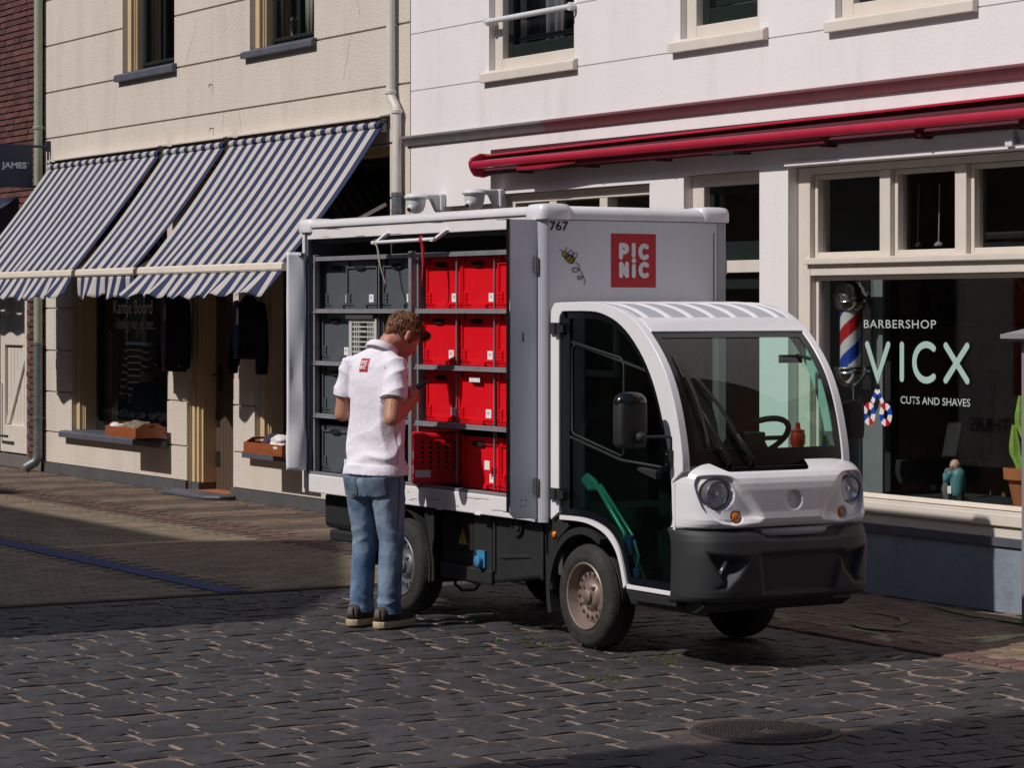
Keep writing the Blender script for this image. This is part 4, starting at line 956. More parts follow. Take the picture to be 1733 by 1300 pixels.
# ---- wheels
def wheel(cx, cz, y0, s, mrim, lab=None):
    """s = +1: outer face towards -y"""
    f = lambda prof: [(r, h * s) for r, h in prof]
    b = new(); lathe(b, f([(.166, .014), (.185, .003), (.2, .0), (.206, .003), (.228, .001), (.246, .010), (.257, .026), (.262, .046), (.259, .05), (.259, .056), (.263, .06), (.263, .082), (.259, .086), (.259, .092), (.263, .096), (.262, .124), (.257, .140), (.24, .156), (.166, .15)]), (cx, y0, cz), 'y', 56)
    t = vp('wheel', b, 'rubber', smooth='auto', label=lab)
    b = new(); lathe(b, f([(.150, .14), (.168, .02), (.171, .008), (.166, .003), (.160, .006), (.156, .02), (.150, .050), (.146, .060), (.137, .060), (.130, .052), (.116, .046), (.098, .046), (.088, .052), (.074, .050), (.062, .034), (.052, .030), (.036, .030), (.034, .016), (.026, .010), (.0, .010)]), (cx, y0, cz), 'y', 48); r_ = vp('rim', b, mrim, t, smooth='auto')
    b = new()
    for k in range(16):
        a = 2 * PI * k / 16 + .1; c = (cx + .110 * math.cos(a), y0 + .0445 * s, cz + .110 * math.sin(a))
        lathe(b, [(.0, -.001 * s), (.0095, -.001 * s), (.0095, .004 * s)], c, 'y', 10)
    vp('rim_holes', b, 'dark_hole', t, kind='stuff')
    for k in range(4):
        a = PI / 4 + k * PI / 2; b = new(); lathe(b, [(.0, -.008 * s), (.009, -.006 * s), (.011, .012 * s)], (cx + .058 * math.cos(a), y0 + .028 * s, cz + .058 * math.sin(a)), 'y', 6); vp('wheel_nut', b, 'steel', t)
    return t
wheel(-11.26, .264, 7.095, 1, 'rim', 'dusty front wheel with a perforated steel rim'); wheel(-13.15, .264, 7.06, 1, 'rim_grey_shaded')
wheel(-11.26, .264, 8.13, -1, 'rim'); wheel(-13.15, .264, 8.15, -1, 'rim_grey_shaded')
# ---- cab
NY, FY = 7.07, 8.06; CYM = (NY + FY) / 2
outer = [(-11.537, .63), (-11.537, 1.655), (-11.532, 1.70), (-11.509, 1.727), (-11.469, 1.739), (-11.16, 1.741), (-10.997, 1.726), (-10.838, 1.686), (-10.707, 1.618), (-10.579, 1.510), (-10.482, 1.391), (-10.418, 1.265), (-10.377, 1.14), (-10.350, 1.017), (-10.345, .94)]
inner = [(-11.457, .674), (-11.457, 1.64), (-11.451, 1.667), (-11.434, 1.685), (-11.412, 1.694), (-11.16, 1.694), (-11.041, 1.680), (-10.917, 1.642), (-10.801, 1.575), (-10.685, 1.470), (-10.595, 1.346), (-10.529, 1.206), (-10.482, 1.067), (-10.443, .929), (-10.435, .88)]
def smooth_pl(P, n=3):
    out = []
    for i in range(len(P) - 1):
        p0, p1, p2, p3 = [Vector(P[max(0, min(len(P) - 1, i + k))]) for k in (-1, 0, 1, 2)]
        for k in range(n):
            t = k / n; out.append(tuple(.5 * ((2 * p1) + (-p0 + p2) * t + (2 * p0 - 5 * p1 + 4 * p2 - p3) * t * t + (-p0 + 3 * p1 - 3 * p2 + p3) * t ** 3)))
    return out + [tuple(P[-1])]
oS, iS = [outer[0]] + smooth_pl(outer[1:], 3), [inner[0]] + smooth_pl(inner[1:], 3)
for y0, y1 in ((NY, NY + .042), (FY - .042, FY)):
    b = new(); band(b, oS, iS, 'y', y0, y1); vp('cab_arch', b, 'van_white', smooth='auto', bevel=.008)
strip = [(-11.455, .660), (-11.243, .662), (-11.106, .645), (-10.997, .608), (-10.917, .542), (-10.872, .458), (-10.838, .361)]
strip2 = [(-11.455, .638), (-11.25, .640), (-11.12, .622), (-11.02, .588), (-10.942, .528), (-10.897, .452), (-10.862, .341)]
b = new(); band(b, smooth_pl(strip, 4), smooth_pl(strip2, 4), 'y', NY + .003, NY + .035); vp('arch_trim', b, 'van_white', smooth='auto')
vp('sill_trim', bx(-10.837, -10.43, NY + .003, NY + .035, .341, .362), 'van_white', bevel=.003)
b = new(); prism(b, [(-10.434, .879), (-10.416, .879), (-10.412, .60), (-10.416, .341), (-10.4295, .341), (-10.4295, .60)], 'y', NY + .003, NY + .035); vp('door_pillar', b, 'van_white')
b = new(); prism(b, [(-10.86, .335), (-10.42, .335), (-10.42, .29), (-10.8, .285)], 'y', NY + .012, NY + .1); vp('sill_skirt', b, 'black_plastic', bevel=.006)
vp('cab_rear_wall', bx(-11.53, -11.49, NY + .043, FY - .043, .35, 1.72), 'box_inner')
vp('cab_floor', bx(-11.3, -10.45, NY + .11, FY - .11, .33, .36), 'black_plastic'); vp('cab_floor', bx(-10.84, -10.45, NY + .04, NY + .11, .33, .36), 'black_plastic')
roofc = [p for p in oS if p[0] > -11.52 and p[1] > 1.640]
b = new(); band(b, [(p[0], p[1] - .006) for p in roofc], [(p[0] - .004, p[1] - .022) for p in roofc], 'y', NY + .0425, FY - .0425); vp('cab_roof', b, 'van_grey', smooth='auto')
for k in range(7):
    y_ = NY + .10 + (FY - NY - .2) * k / 6; n = len(roofc); b = new(); pr = []
    V = []
    for i, p in enumerate(roofc):
        V.append([b.verts.new((p[0], y_ + dy, p[1] - .0058 + dz)) for dy, dz in ((-.024, -.004), (-.012, .006), (.0, .009), (.012, .006), (.024, -.004))])
    for A, B in zip(V, V[1:]):
        for j in range(4): b.faces.new((A[j], A[j + 1], B[j + 1], B[j]))
    vp('roof_rib', b, 'van_white', smooth=True)
hd = [p for p in oS if 1.60 < p[1] < 1.660 and p[0] > -10.9]
hd = [(-10.790, 1.662), (-10.745, 1.641), (-10.70, 1.612), (-10.675, 1.594)]
b = new(); band(b, [(p[0] + .003, p[1] + .004) for p in hd], [(p[0] - .03, p[1] - .03) for p in hd], 'y', NY + .0425, FY - .0425); vp('windscreen_header', b, 'van_white', smooth='auto', bevel=.003)
ws_c = smooth_pl([(-10.674, 1.592), (-10.579, 1.508), (-10.482, 1.391), (-10.418, 1.265), (-10.377, 1.14), (-10.352, 1.017), (-10.346, .955)], 4)
b = new(); n = len(ws_c) - 1
grid(b, lambda u, t: (ws_c[round(t * n)][0] - .012 - .0 + .012 * math.sin(PI * u), NY + .0425 + (FY - NY - .085) * u, ws_c[round(t * n)][1]), 16, n)
for f in b.faces: f.normal_update()
wscr = vp('windscreen', b, GL_WIND, smooth=True)
def onscr(u, t): return Vector((ws_c[0][0], 0, 0)) if False else None
fr = new()
def scr(u, z):
    for p, q in zip(ws_c, ws_c[1:]):
        if q[1] <= z <= p[1]:
            k = (p[1] - z) / max(p[1] - q[1], 1e-6); x_ = p[0] + (q[0] - p[0]) * k; break
    else: x_ = ws_c[-1][0] if z < 1.2 else ws_c[0][0]
    return Vector((x_ - .012 + .012 * math.sin(PI * u), NY + .0425 + (FY - NY - .085) * u, z))
def scr_strip(b, u0, u1, z0, z1, nu, nz, off=.004):
    V = [[b.verts.new(scr(u0 + (u1 - u0) * i / nu, z0 + (z1 - z0) * j / nz) + Vector((off, 0, off * .4))) for i in range(nu + 1)] for j in range(nz + 1)]
    for j in range(nz):
        for i in range(nu): b.faces.new((V[j][i], V[j][i + 1], V[j + 1][i + 1], V[j + 1][i]))
scr_strip(fr, 0, .045, .96, 1.585, 2, 24); scr_strip(fr, .955, 1, .96, 1.585, 2, 24); scr_strip(fr, .0451, .9549, .955, 1.035, 14, 3); scr_strip(fr, .0451, .9549, 1.565, 1.586, 14, 2)
vp('screen_border', fr, 'black_gloss', wscr, smooth=True)
# wipers
def wiper(u0, z0, u1, z1, up, zp, k):
    b = new(); pts = [scr(u0 + (u1 - u0) * i / 14, z0 + (z1 - z0) * i / 14) + Vector((.022 + .012 * math.sin(PI * i / 14), 0, .004)) for i in range(15)]
    tube(b, pts, [.003 + .005 * math.sin(PI * i / 14) ** .5 for i in range(15)], 6); tube(b, [p - Vector((.012, 0, .0)) for p in pts], .004, 4)
    w_ = vp('wiper', b, 'rubber', smooth=True)
    m = pts[7 + k]; base = Vector((-10.335, up, zp)); b = new()
    tube(b, [base, base + Vector((.03, -.01, .03)), m + (base - m) * .3 + Vector((.02, 0, 0)), m], [.013, .011, .008, .006], 8); vp('wiper_arm', b, 'black_plastic', w_, smooth=True)
wiper(.05, 1.48, .125, 1.035, 7.33, .95, 1)
wiper(.125, 1.38, .36, 1.0, 7.46, .95, 3)
# door glass and frame
dpoly = iS[1:-1] + [(-10.4365, .87), (-10.432, .70), (-10.4295, .60), (-10.4305, .362)] + [(-10.838, .364)] + smooth_pl(strip, 3)[::-1][1:]
def offset_poly(P, d):
    P = [Vector(p) for p in P]; n = len(P); A = sum(P[i - 1].x * P[i].y - P[i].x * P[i - 1].y for i in range(n)); sg = 1 if A > 0 else -1; out = []
    for i in range(n):
        e1 = (P[i] - P[i - 1]); e2 = (P[(i + 1) % n] - P[i])
        if e1.length < 1e-6 or e2.length < 1e-6: out.append(None); continue
        e1.normalize(); e2.normalize(); n1 = Vector((-e1.y, e1.x)) * sg; n2 = Vector((-e2.y, e2.x)) * sg; m = (n1 + n2)
        if m.length < .2: out.append(tuple(P[i] + n1 * d)); continue
        m.normalize(); out.append(tuple(P[i] + m * d / max(m.dot(n1), .5)))
    return [o if o else tuple(P[i]) for i, o in enumerate(out)]
def shift_x(p, q): return p
d1 = offset_poly(dpoly, .004); d2 = offset_poly(dpoly, .036)
b = new(); band(b, d1 + [d1[0]], d2 + [d2[0]], 'y', NY + .012, NY + .030); door_v = vp('cab_door', b, 'black_gloss', label='black framed glazed cab door')
b = new(); prism(b, offset_poly(dpoly, .03), 'y', NY + .020, NY + .024); vp('door_pane', b, GL_DOOR, door_v)
b = new(); prism(b, [(-11.452, .68), (-11.37, .68), (-11.37, 1.66), (-11.43, 1.66), (-11.452, 1.64)], 'y', NY + .0115, NY + .0192); vp('door_stile', b, 'black_gloss', door_v)
sf_ = [(-11.355, 1.50), (-11.335, 1.524), (-11.299, 1.530), (-10.912, 1.468), (-10.885, 1.449), (-10.878, 1.42), (-10.878, 1.00), (-10.90, .985), (-11.34, 1.075), (-11.358, 1.095)]
b = new(); tube(b, [(p[0], NY + .017, p[1]) for p in sf_], .0055, 6, closed=True); vp('slide_frame', b, 'black_plastic', door_v, smooth=True)
b = new(); tube(b, [(-11.37, NY + .016, 1.06), (-10.9, NY + .016, .965), (-10.475, NY + .016, .945)], .007, 6); vp('door_rail', b, 'black_plastic', door_v, smooth=True)
b = new(); tube(b, [(-11.40, NY + .03, 1.545), (-10.66, NY + .03, 1.40)], .012, 8); vp('door_bar', b, 'black_plastic', door_v, smooth=True)
b = new(); prism(b, [(-10.705, .935), (-10.69, .942), (-10.54, .934), (-10.508, .925), (-10.50, .908), (-10.515, .893), (-10.545, .890), (-10.70, .922)], 'y', NY - .022, NY + .0112); vp('handle', b, 'black_plastic', door_v, bevel=.005)
for z_ in (1.607, .765):
    b = new(); box(b, -11.525, -11.425, NY - .014, NY - .0005, z_ - .03, z_ + .03); tube(b, [(-11.47, NY - .016, z_ - .028), (-11.47, NY - .016, z_ + .028)], .016, 8); box(b, -11.46, -11.40, NY - .012, NY + .0112, z_ - .02, z_ + .02); vp('door_hinge', b, 'black_plastic', smooth='auto')
# mirror
b = new(); loft(b, [((-10.50, 6.876, z), (0, w_, 0), (.045, 0, 0)) for z, w_ in ((1.05, .06), (1.058, .073), (1.075, .080), (1.15, .082), (1.25, .080), (1.262, .078))], n=28, power=4); mr_ = vp('mirror', b, 'black_plastic', smooth='auto')
b = new(); loft(b, [((-10.50, 6.876, 1.263 + .052 * math.sin(t)), (0, .088 * math.cos(t) ** .7, 0), (.055 * math.cos(t) ** .7, 0, 0)) for t in (0, .25, .6, 1.0, 1.35, 1.55)], n=28); vp('mirror_cap', b, 'black_gloss', mr_, smooth='auto')
b = new(); ball(b, (-10.445, 6.90, 1.10), .027, 2); tube(b, [(-10.45, 6.90, 1.10), (-10.44, 6.98, 1.10), (-10.44, 7.06, 1.10), (-10.44, 7.075, 1.09), (-10.44, 7.075, .97)], .008, 8); box(b, -10.47, -10.42, 7.05, 7.0685, .955, 1.035); vp('mirror_arm', b, 'black_plastic', mr_, smooth='auto')
b = new()
for z_ in (.97, 1.015): ball(b, (-10.445, 7.048, z_), .006, 1)
vp('bolts', b, 'chrome', mr_, kind='stuff')
b = new(); loft(b, [((-10.50, 8.20, z), (0, w_, 0), (.035, 0, 0)) for z, w_ in ((1.06, .04), (1.07, .055), (1.15, .06), (1.235, .055), (1.25, .03))], n=20, power=4); tube(b, [(-10.47, 8.20, 1.08), (-10.44, 8.06, 1.0)], .009, 8); vp('mirror', b, 'seat', smooth='auto')
# ---- bonnet and bumper: curved skins with pressed-in pods
FC = 7.605; PC = 7.592
def sdf_poly(P, y, z):
    ins = False; d = 1e9; n = len(P)
    for i in range(n):
        (x1, y1), (x2, y2) = P[i - 1], P[i]; ex, ey = x2 - x1, y2 - y1; wx, wy = y - x1, z - y1
        t = max(0, min(1, (wx * ex + wy * ey) / (ex * ex + ey * ey + 1e-12))); d = min(d, math.hypot(wx - ex * t, wy - ey * t))
        if (y1 > z) != (y2 > z) and y < (x2 - x1) * (z - y1) / (y2 - y1 + 1e-12) + x1: ins = not ins
    return d if ins else -d
def chaikin(P, n=2):
    for _ in range(n): P = [q for i in range(len(P)) for q in ((P[i][0] * .75 + P[(i + 1) % len(P)][0] * .25, P[i][1] * .75 + P[(i + 1) % len(P)][1] * .25), (P[i][0] * .25 + P[(i + 1) % len(P)][0] * .75, P[i][1] * .25 + P[(i + 1) % len(P)][1] * .75))]
    return P
sst = lambda a, c, x: (lambda t: t * t * (3 - 2 * t))(max(0, min(1, (x - a) / (c - a))))
cv = lambda L: [(y * 1.0139, 1.7 + (z - 1.7) * 1.0139) for y, z in L]
pod = cv([(7.008, .870), (7.018, .918), (7.04, .932), (7.150, .931), (7.206, .905), (7.325, .745), (7.312, .712), (7.244, .703), (7.205, .690), (7.045, .726)])
pod = chaikin(pod, 2); pods = [pod, [(2 * PC - y, z) for y, z in pod]]
LAMP = [(7.198, .832), (7.985, .832)]; IND = [(7.292, .722), (7.915, .722)]
def shape(t, a=.255, hw=.53, back=-10.44):
    s = (1 - (1 - abs(t)) ** 2.3) * (1 if t >= 0 else -1); dy = hw * s
    return back + a * max(0, 1 - abs(s) ** 6) ** .47, dy
prof_h = [(.035, .668), (.012, .676), (.0, .692), (-.006, .712), (.0, .745), (.004, .80), (.008, .85), (.014, .88), (.026, .905), (.046, .926), (.075, .944), (.12, .962), (.17, .980), (.21, .996)]
def pf(P, v):
    k = v * (len(P) - 1); i = min(int(k), len(P) - 2); f = k - i
    return P[i][0] * (1 - f) + P[i + 1][0] * f, P[i][1] * (1 - f) + P[i + 1][1] * f
def bonnet(u, v):
    t = u * 2 - 1; x_, dy = shape(t); Y_ = FC + dy
    vend = 1 - .27 * sst(.33, .22, abs(Y_ - 7.50 + .0)) if True else 1
    ins, z = pf(prof_h, v * vend)
    dep = 0
    inb = sst(.34, .27, abs(Y_ - PC))
    for P in pods: dep = max(dep, .034 * sst(-.004 - .004 * inb, .012 + .030 * inb, sdf_poly(P, Y_, z)))
    for (ly, lz) in LAMP: dep = max(dep, .056 * sst(.085, .072, math.hypot(Y_ - ly - .010, (z - lz))))
    for (ly, lz) in IND: dep = max(dep, .050 * sst(.034, .026, math.hypot(Y_ - ly, z - lz)))
    dep = max(dep, .016 * sst(.046, .040, math.hypot(Y_ - FC, (z - .796))))
    sid = sst(.62, .95, abs(t))
    return (max(x_ - ins * (1 - .35 * sid) - dep * (1 - .5 * sid), -10.462), FC + dy * (1 - ins * .12) - (1 if t > 0 else -1) * dep * .5 * sid, z)
b = new(); grid(b, bonnet, 300, 120); bonnet_o = vp('bonnet', b, 'van_white', smooth=True, label='white plastic bonnet with lamp pods')
vp('cowl', bx(-10.62, -10.345, NY + .05, FY - .05, .90, .948), 'black_plastic')
trap = [(7.385, .555), (7.90, .555), (7.835, .350), (7.415, .350)]
trap_top = [(7.36, .668), (7.44, .604), (7.86, .604), (7.94, .668)]
vent = [(7.105, .575), (7.345, .552), (7.335, .520), (7.285, .455), (7.235, .402), (7.125, .392), (7.185, .42)]
vent = cv([(7.02, .585), (7.225, .548), (7.222, .520), (7.18, .455), (7.12, .400), (7.03, .394), (7.10, .43)])
vents = [vent, [(2 * PC - y, z) for y, z in vent]]
prof_b = [(.06, .318), (.02, .330), (.004, .345), (.0, .37), (-.004, .45), (-.008, .55), (.0, .61), (.012, .64), (.03, .658), (.07, .664)]
def bump(u, v):
    t = u * 2 - 1; x_, dy = shape(t, .272, .537, -10.445); Y_ = FC + dy; ins, z = pf(prof_b, v)
    dep = .020 * sst(0, .02, sdf_poly(trap, Y_, z)); dep = max(dep, .022 * sst(0, .03, sdf_poly(trap_top, Y_, z)))
    for P in vents: dep = max(dep, .052 * sst(0, .04, sdf_poly(P, Y_, z)))
    sid = sst(.62, .95, abs(t))
    return (max(x_ - ins - dep, -10.47), FC + dy * (1 - max(ins, 0) * .1), z)
b = new(); grid(b, bump, 180, 70); bumper_o = vp('bumper', b, 'bumper', smooth=True)
b = new(); prism(b, [(-10.95, .34), (-10.30, .34), (-10.27, .30), (-10.34, .262), (-10.9, .255)], 'y', 7.14, 8.02); vp('undertray', b, 'black_plastic', bevel=.01)
vp('bumper_core', bx(-10.6, -10.46, NY + .06, FY - .06, .30, .66), 'dark_hole')
b = new(); pts = []
grid(b, lambda u, v: (-10.222 + .028 * (1 - (2 * u - 1) ** 2), 7.40 + .44 * u, .628 + .036 * v), 12, 2); gs = vp('grille_strip', b, 'van_grey', smooth=True); gs.modifiers.new('t', 'SOLIDIFY').thickness = .006
b = new(); box(b, -10.218, -10.205, 7.43, 7.80, .395, .50); vp('plate_holder', b, 'black_ink', bumper_o, bevel=.004)
for (y_, z_), s in zip(IND, (1, -1)):
    b = new(); lathe(b, [(.027, -.02), (.027, .004), (.022, .016), (.010, .022), (0, .023)], (-10.238 if s > 0 else -10.25, y_, z_), 'x', 20); i_ = vp('indicator', b, 'amber', bonnet_o, smooth='auto')
    b = new(); lathe(b, [(.031, -.02), (.031, .002), (.0272, .004), (.0272, -.02)], (-10.238 if s > 0 else -10.25, y_, z_), 'x', 20); vp('ring', b, 'black_gloss', bonnet_o, smooth='auto')
for (y_, z_), s in zip(LAMP, (1, -1)):
    c = (-10.256, y_ + .004 * s, z_)
    b = new(); lathe(b, [(.066, -.03), (.066, .010), (.063, .015), (.060, .013), (.0595, -.03)], c, 'x', 36); h_ = vp('headlight', b, 'lamp_ring', bonnet_o, smooth='auto')
    b = new(); lathe(b, [(.0, -.040), (.012, -.040), (.025, -.034), (.045, -.018), (.0598, .004)], c, 'x', 32); lathe(b, [(.0, .002), (.012, -.002), (.013, -.038)], c, 'x', 12); vp('reflector', b, 'reflector', h_, smooth='auto')
    b = new(); lathe(b, [(.0, .026), (.02, .024), (.04, .019), (.0605, .010)], c, 'x', 32); vp('lens', b, GL_LAMP, h_, smooth=True)
    b = new(); dy = .056
    p0, p1 = ((7.245, .532), (7.180, .432)) if s > 0 else ((7.915, .545), (7.985, .435))
    X0 = -10.234 if s > 0 else -10.250
    tube(b, [(X0, p0[0] + (p1[0] - p0[0]) * k / 8, p0[1] + (p1[1] - p0[1]) * k / 8 - .008 * math.sin(PI * k / 8)) for k in range(9)], .0095, 8); vp('running_light', b, 'label_white', bumper_o, smooth=True)
# badge screws
b = new()
for y_ in (7.555, 7.595): ball(b, (-10.206, y_, .796), .004, 1)
vp('badge_screws', b, 'black_ink', bonnet_o, kind='stuff')
# ---- inside the cab
vp('dashboard', bx(-10.66, -10.47, NY + .06, FY - .06, .70, .93), 'seat', bevel=.03)
b = new(); prism(b, [(-10.66, .93), (-10.47, .955), (-10.40, .965), (-10.40, .94), (-10.47, .92)], 'y', NY + .06, FY - .06); vp('dash_top', b, 'seat')
for y_ in (7.34, 7.80):
    b = new(); loft(b, [((-11.12, y_, z), (.22, 0, 0), (0, .2, 0)) for z in (.60, .62, .70, .73)], n=24, power=5); s_ = vp('seat', b, 'seat', smooth='auto')
    b = new(); loft(b, [((-11.36 - (z - .7) * .12, y_, z), (.06, 0, 0), (0, w_, 0)) for z, w_ in ((.70, .19), (.9, .21), (1.1, .20), (1.25, .16), (1.30, .10))], n=24, power=4); vp('backrest', b, 'seat', s_, smooth='auto')
    b = new(); loft(b, [((-11.42, y_, z), (.05, 0, 0), (0, w_, 0)) for z, w_ in ((1.34, .09), (1.36, .12), (1.46, .12), (1.49, .09))], n=24, power=4)
    for q_ in (-.05, .05): tube(b, [(-11.42, y_ + q_, 1.28), (-11.42, y_ + q_, 1.36)], .007, 6)
    vp('headrest', b, 'seat', s_, smooth='auto')
b = new(); ctr = Vector((-10.76, 7.80, 1.06)); ax_ = Matrix.Rotation(math.radians(-38), 3, 'Y')
tube(b, [ctr + ax_ @ Vector((.17 * math.cos(a), .17 * math.sin(a), 0)) for a in [2 * PI * k / 28 for k in range(28)]], .015, 8, closed=True)
for a in (PI / 2, -PI / 2, PI): tube(b, [ctr, ctr + ax_ @ Vector((.165 * math.cos(a), .165 * math.sin(a), 0))], .012, 6)
tube(b, [ctr, ctr + Vector((.15, 0, -.16))], .03, 10); ball(b, ctr, .045, 2, (1, 1, .5), ax_); vp('steering_wheel', b, 'seat', smooth='auto')
b = new(); box(b, -10.66, -10.60, 7.62, 7.74, .96, 1.10); tube(b, [(-10.62, 7.68, .93), (-10.62, 7.68, 1.0)], .015, 6); vp('dash_screen', b, 'black_plastic', bevel=.015)
b = new(); tube(b, [(-10.56, 7.90, 1.48), (-10.50, 7.94, 1.46)], .01, 6); loft(b, [((-10.56, 7.86, 1.44 + k * .02), (.012, 0, 0), (0, .07, 0)) for k in range(3)], n=16, power=4); vp('inner_mirror', b, 'black_plastic', smooth='auto')

# ---- loose things in and on the van
bt = thing('bottle', (-10.56, 7.905, .965), 'red plastic drinking bottle standing behind the van windscreen', 'bottle')
b = new(); lathe(b, [(.0, .0), (.036, .0), (.038, .006), (.038, .045), (.031, .055), (.031, .066), (.038, .076), (.038, .115), (.033, .128), (.0, .128)], (-10.56, 7.905, .965), n=24); ob('body', b, 'red_bottle', bt, smooth='auto')
b = new(); lathe(b, [(.034, .1285), (.034, .142), (.014, .148), (.011, .172), (.013, .178), (.0, .18)], (-10.56, 7.905, .965), n=20); ob('cap', b, 'red_bottle', bt, smooth='auto')
nt_ = thing('warning_card', (-10.45, 7.27, .97), 'yellow card leaning behind the lower left of the van windscreen', 'card')
b = new(); prism(b, [(7.235, .97), (7.315, .97), (7.315, 1.035), (7.26, 1.035)], 'x', -10.452, -10.449); ob('sheet', b, 'yellow_sign', nt_)
st_ = thing('sticker', (-10.40, 7.945, 1.02), 'small yellow and blue sticker low on the windscreen next to the bottle', 'sticker')
b = new(); prism(b, [(7.94, 1.06), (7.968, 1.06), (7.968, 1.085), (7.94, 1.085)], 'x', -10.409, -10.407); ob('top', b, 'bee_yellow', st_)
b = new(); prism(b, [(7.94, 1.02), (7.968, 1.02), (7.968, 1.0595), (7.94, 1.0595)], 'x', -10.409, -10.407); ob('lower_part', b, 'blue_socket', st_)
pn = thing('paper', (-10.42, 8.0, 1.0), 'pale sheet tucked into the right corner of the windscreen', 'paper')
b = new(); prism(b, [(7.965, 1.0), (8.045, 1.0), (8.045, 1.105), (7.965, 1.105)], 'x', -10.425, -10.423); ob('sheet', b, 'mint_grey', pn)
cr = thing('folded_cart', (-11.0, 7.25, .37), 'folded teal hand cart lying behind the glass of the cab door', 'cart')
b = new(); tube(b, [(-11.187, 7.118, .84), (-11.03, 7.118, .70), (-10.919, 7.118, .607), (-10.893, 7.118, .536), (-10.946, 7.118, .488), (-10.90, 7.118, .43), (-10.815, 7.118, .397)], .013, 10); ob('tube', b, 'teal', cr, smooth=True)
b = new(); tube(b, [(-11.15, 7.125, .83), (-10.86, 7.125, .60), (-10.80, 7.125, .50), (-10.83, 7.125, .42)], .008, 8); ob('rod', b, 'teal', cr, smooth=True)
b = new(); prism(b, [(-11.31, .845), (-11.26, .885), (-11.18, .855), (-11.15, .80), (-11.24, .79)], 'y', 7.104, 7.13); ob('grip', b, 'teal', cr, bevel=.02)
b = new(); box(b, -10.91, -10.84, 7.104, 7.13, .50, .60); box(b, -10.86, -10.78, 7.104, 7.13, .39, .44); ob('clamp', b, 'blue_lining', cr, bevel=.01)
b = new()
for k in range(6): tube(b, [(-10.98 + .035 * k, 7.12, .66 - .035 * k), (-10.90 + .03 * k, 7.125, .50 - .02 * k)], .0025, 5)
ob('wires', b, 'steel', cr, kind='stuff')
# cords
c1 = thing('rope', (-12.74, 6.985, 2.09), 'red cord tied to the white pull bar, hanging before the red crates', 'cord')
b = new(); tube(b, [(-12.742, 6.985, 2.102), (-12.742, 6.972, 2.085), (-12.742, 6.985, 2.07), (-12.735, 6.985, 2.02), (-12.732, 6.985, 1.95), (-12.742, 6.985, 1.88), (-12.742, 6.985, 1.83)], [.011, .012, .010, .009, .007, .004, .003], 8); ob('strand', b, 'red_cord', c1, smooth=True)
c2 = thing('rope', (-13.3, 6.985, 2.09), 'grey cord with two ends hanging from the pull bar before the grey crates', 'cord')
b = new(); tube(b, [(-13.29, 6.985, 2.10), (-13.29, 6.973, 2.083), (-13.27, 6.985, 2.06), (-13.25, 6.985, 1.98), (-13.20, 6.985, 1.90), (-13.16, 6.985, 1.825)], .005, 6); ob('strand', b, 'grey_cord', c2, smooth=True)
b = new(); tube(b, [(-13.28, 6.98, 2.08), (-13.245, 6.98, 2.03), (-13.225, 6.98, 1.95), (-13.17, 6.98, 1.86), (-13.165, 6.98, 1.835)], .004, 6); ob('strand', b, 'grey_cord', c2, smooth=True)

# ================================================================== CRATES
def crate(kind, loc, label, group):
    t = thing('crate', (0, 0, 0), label, 'crate', group); m = {'g': 'crate_grey', 'r': 'crate_red'}[kind]; W_, H_ = .388, .281
    b = new(); box(b, .004, W_ - .004, .011, .30, .004, H_ - .03)                                    # tub
    box(b, 0, .014, 0, .0105, .030, .236); box(b, W_ - .014, W_, 0, .0105, .030, .236)                # side ribs
    box(b, .0, W_, 0, .0105, .2365, .2445)                                                           # rim: lower lip
    box(b, .0, .034, -.003, .0105, .245, H_); box(b, .066, W_, -.003, .0105, .262, H_ - .002); box(b, .085, W_ - .02, .002, .0105, .245, .2615)
    box(b, .0, W_, .011, .30, H_ - .0295, H_ - .02)
    box(b, 0, W_, .003, .0105, .022, .0295); box(b, .10, W_ - .13, -.001, .0105, .0, .0215)
    for k in range(4):
        box(b, .004 + k * .024, .022 + k * .024, 0, .0105, .0, .016); box(b, W_ - .022 - k * .024, W_ - .004 - k * .024, 0, .0105, .0, .016)
    for x_ in (.0145, W_ - .046):
        for k in range(3): box(b, x_, x_ + .0315, .003, .0105, .032 + k * .020, .048 + k * .020)
    if kind == 'g':
        for k in range(6): box(b, W_ - .003, W_ + .004, .02, .29, .03 + k * .038, .04 + k * .038)
        for k in range(3): box(b, W_ - .003, W_ + .0045, .02 + k * .12, .032 + k * .12, .02, .25)
    ob('body', b, m, t)
    b = new(); prism(b, [(.175 + .066 * math.cos(a), .243 + .0165 * math.sin(a) * (1 if math.sin(a) < 0 else .75)) for a in [2 * PI * k / 20 for k in range(20)]], 'y', -.0045, .0095); ob('handle_hole', b, 'dark_hole', t)
    lx = .275; l_ = ob('label', bx(lx, lx + .055, .008, .0104, .036, .082), 'label_white', t)
    b = new()
    for k in range(5): box(b, lx + .012 + k * .0055, lx + .0148 + k * .0055, .0076, .0079, .054, .072)
    ob('barcode', b, 'label_ink', l_)
    return t
rowname = ['top', 'second', 'third', 'bottom']
G_G, G_R = 'grey crates in the van rack', 'red crates in the van rack'
protos = {'g': crate('g', None, 'x', G_G), 'r': crate('r', None, 'x', G_R)}
note_kids(None); used_p = set()
def place(kind, x_, y_, z_, lab, rz=0):
    p = protos[kind]
    if kind not in used_p: used_p.add(kind); c = p
    else: c = copy_tree(p)
    c.location = (x_, y_, z_); c.rotation_euler = (0, 0, rz); c['label'] = lab; return c
bases = [SH[1] + .0135, SH[2] + .0135, SH[3] + .0135, .7385]
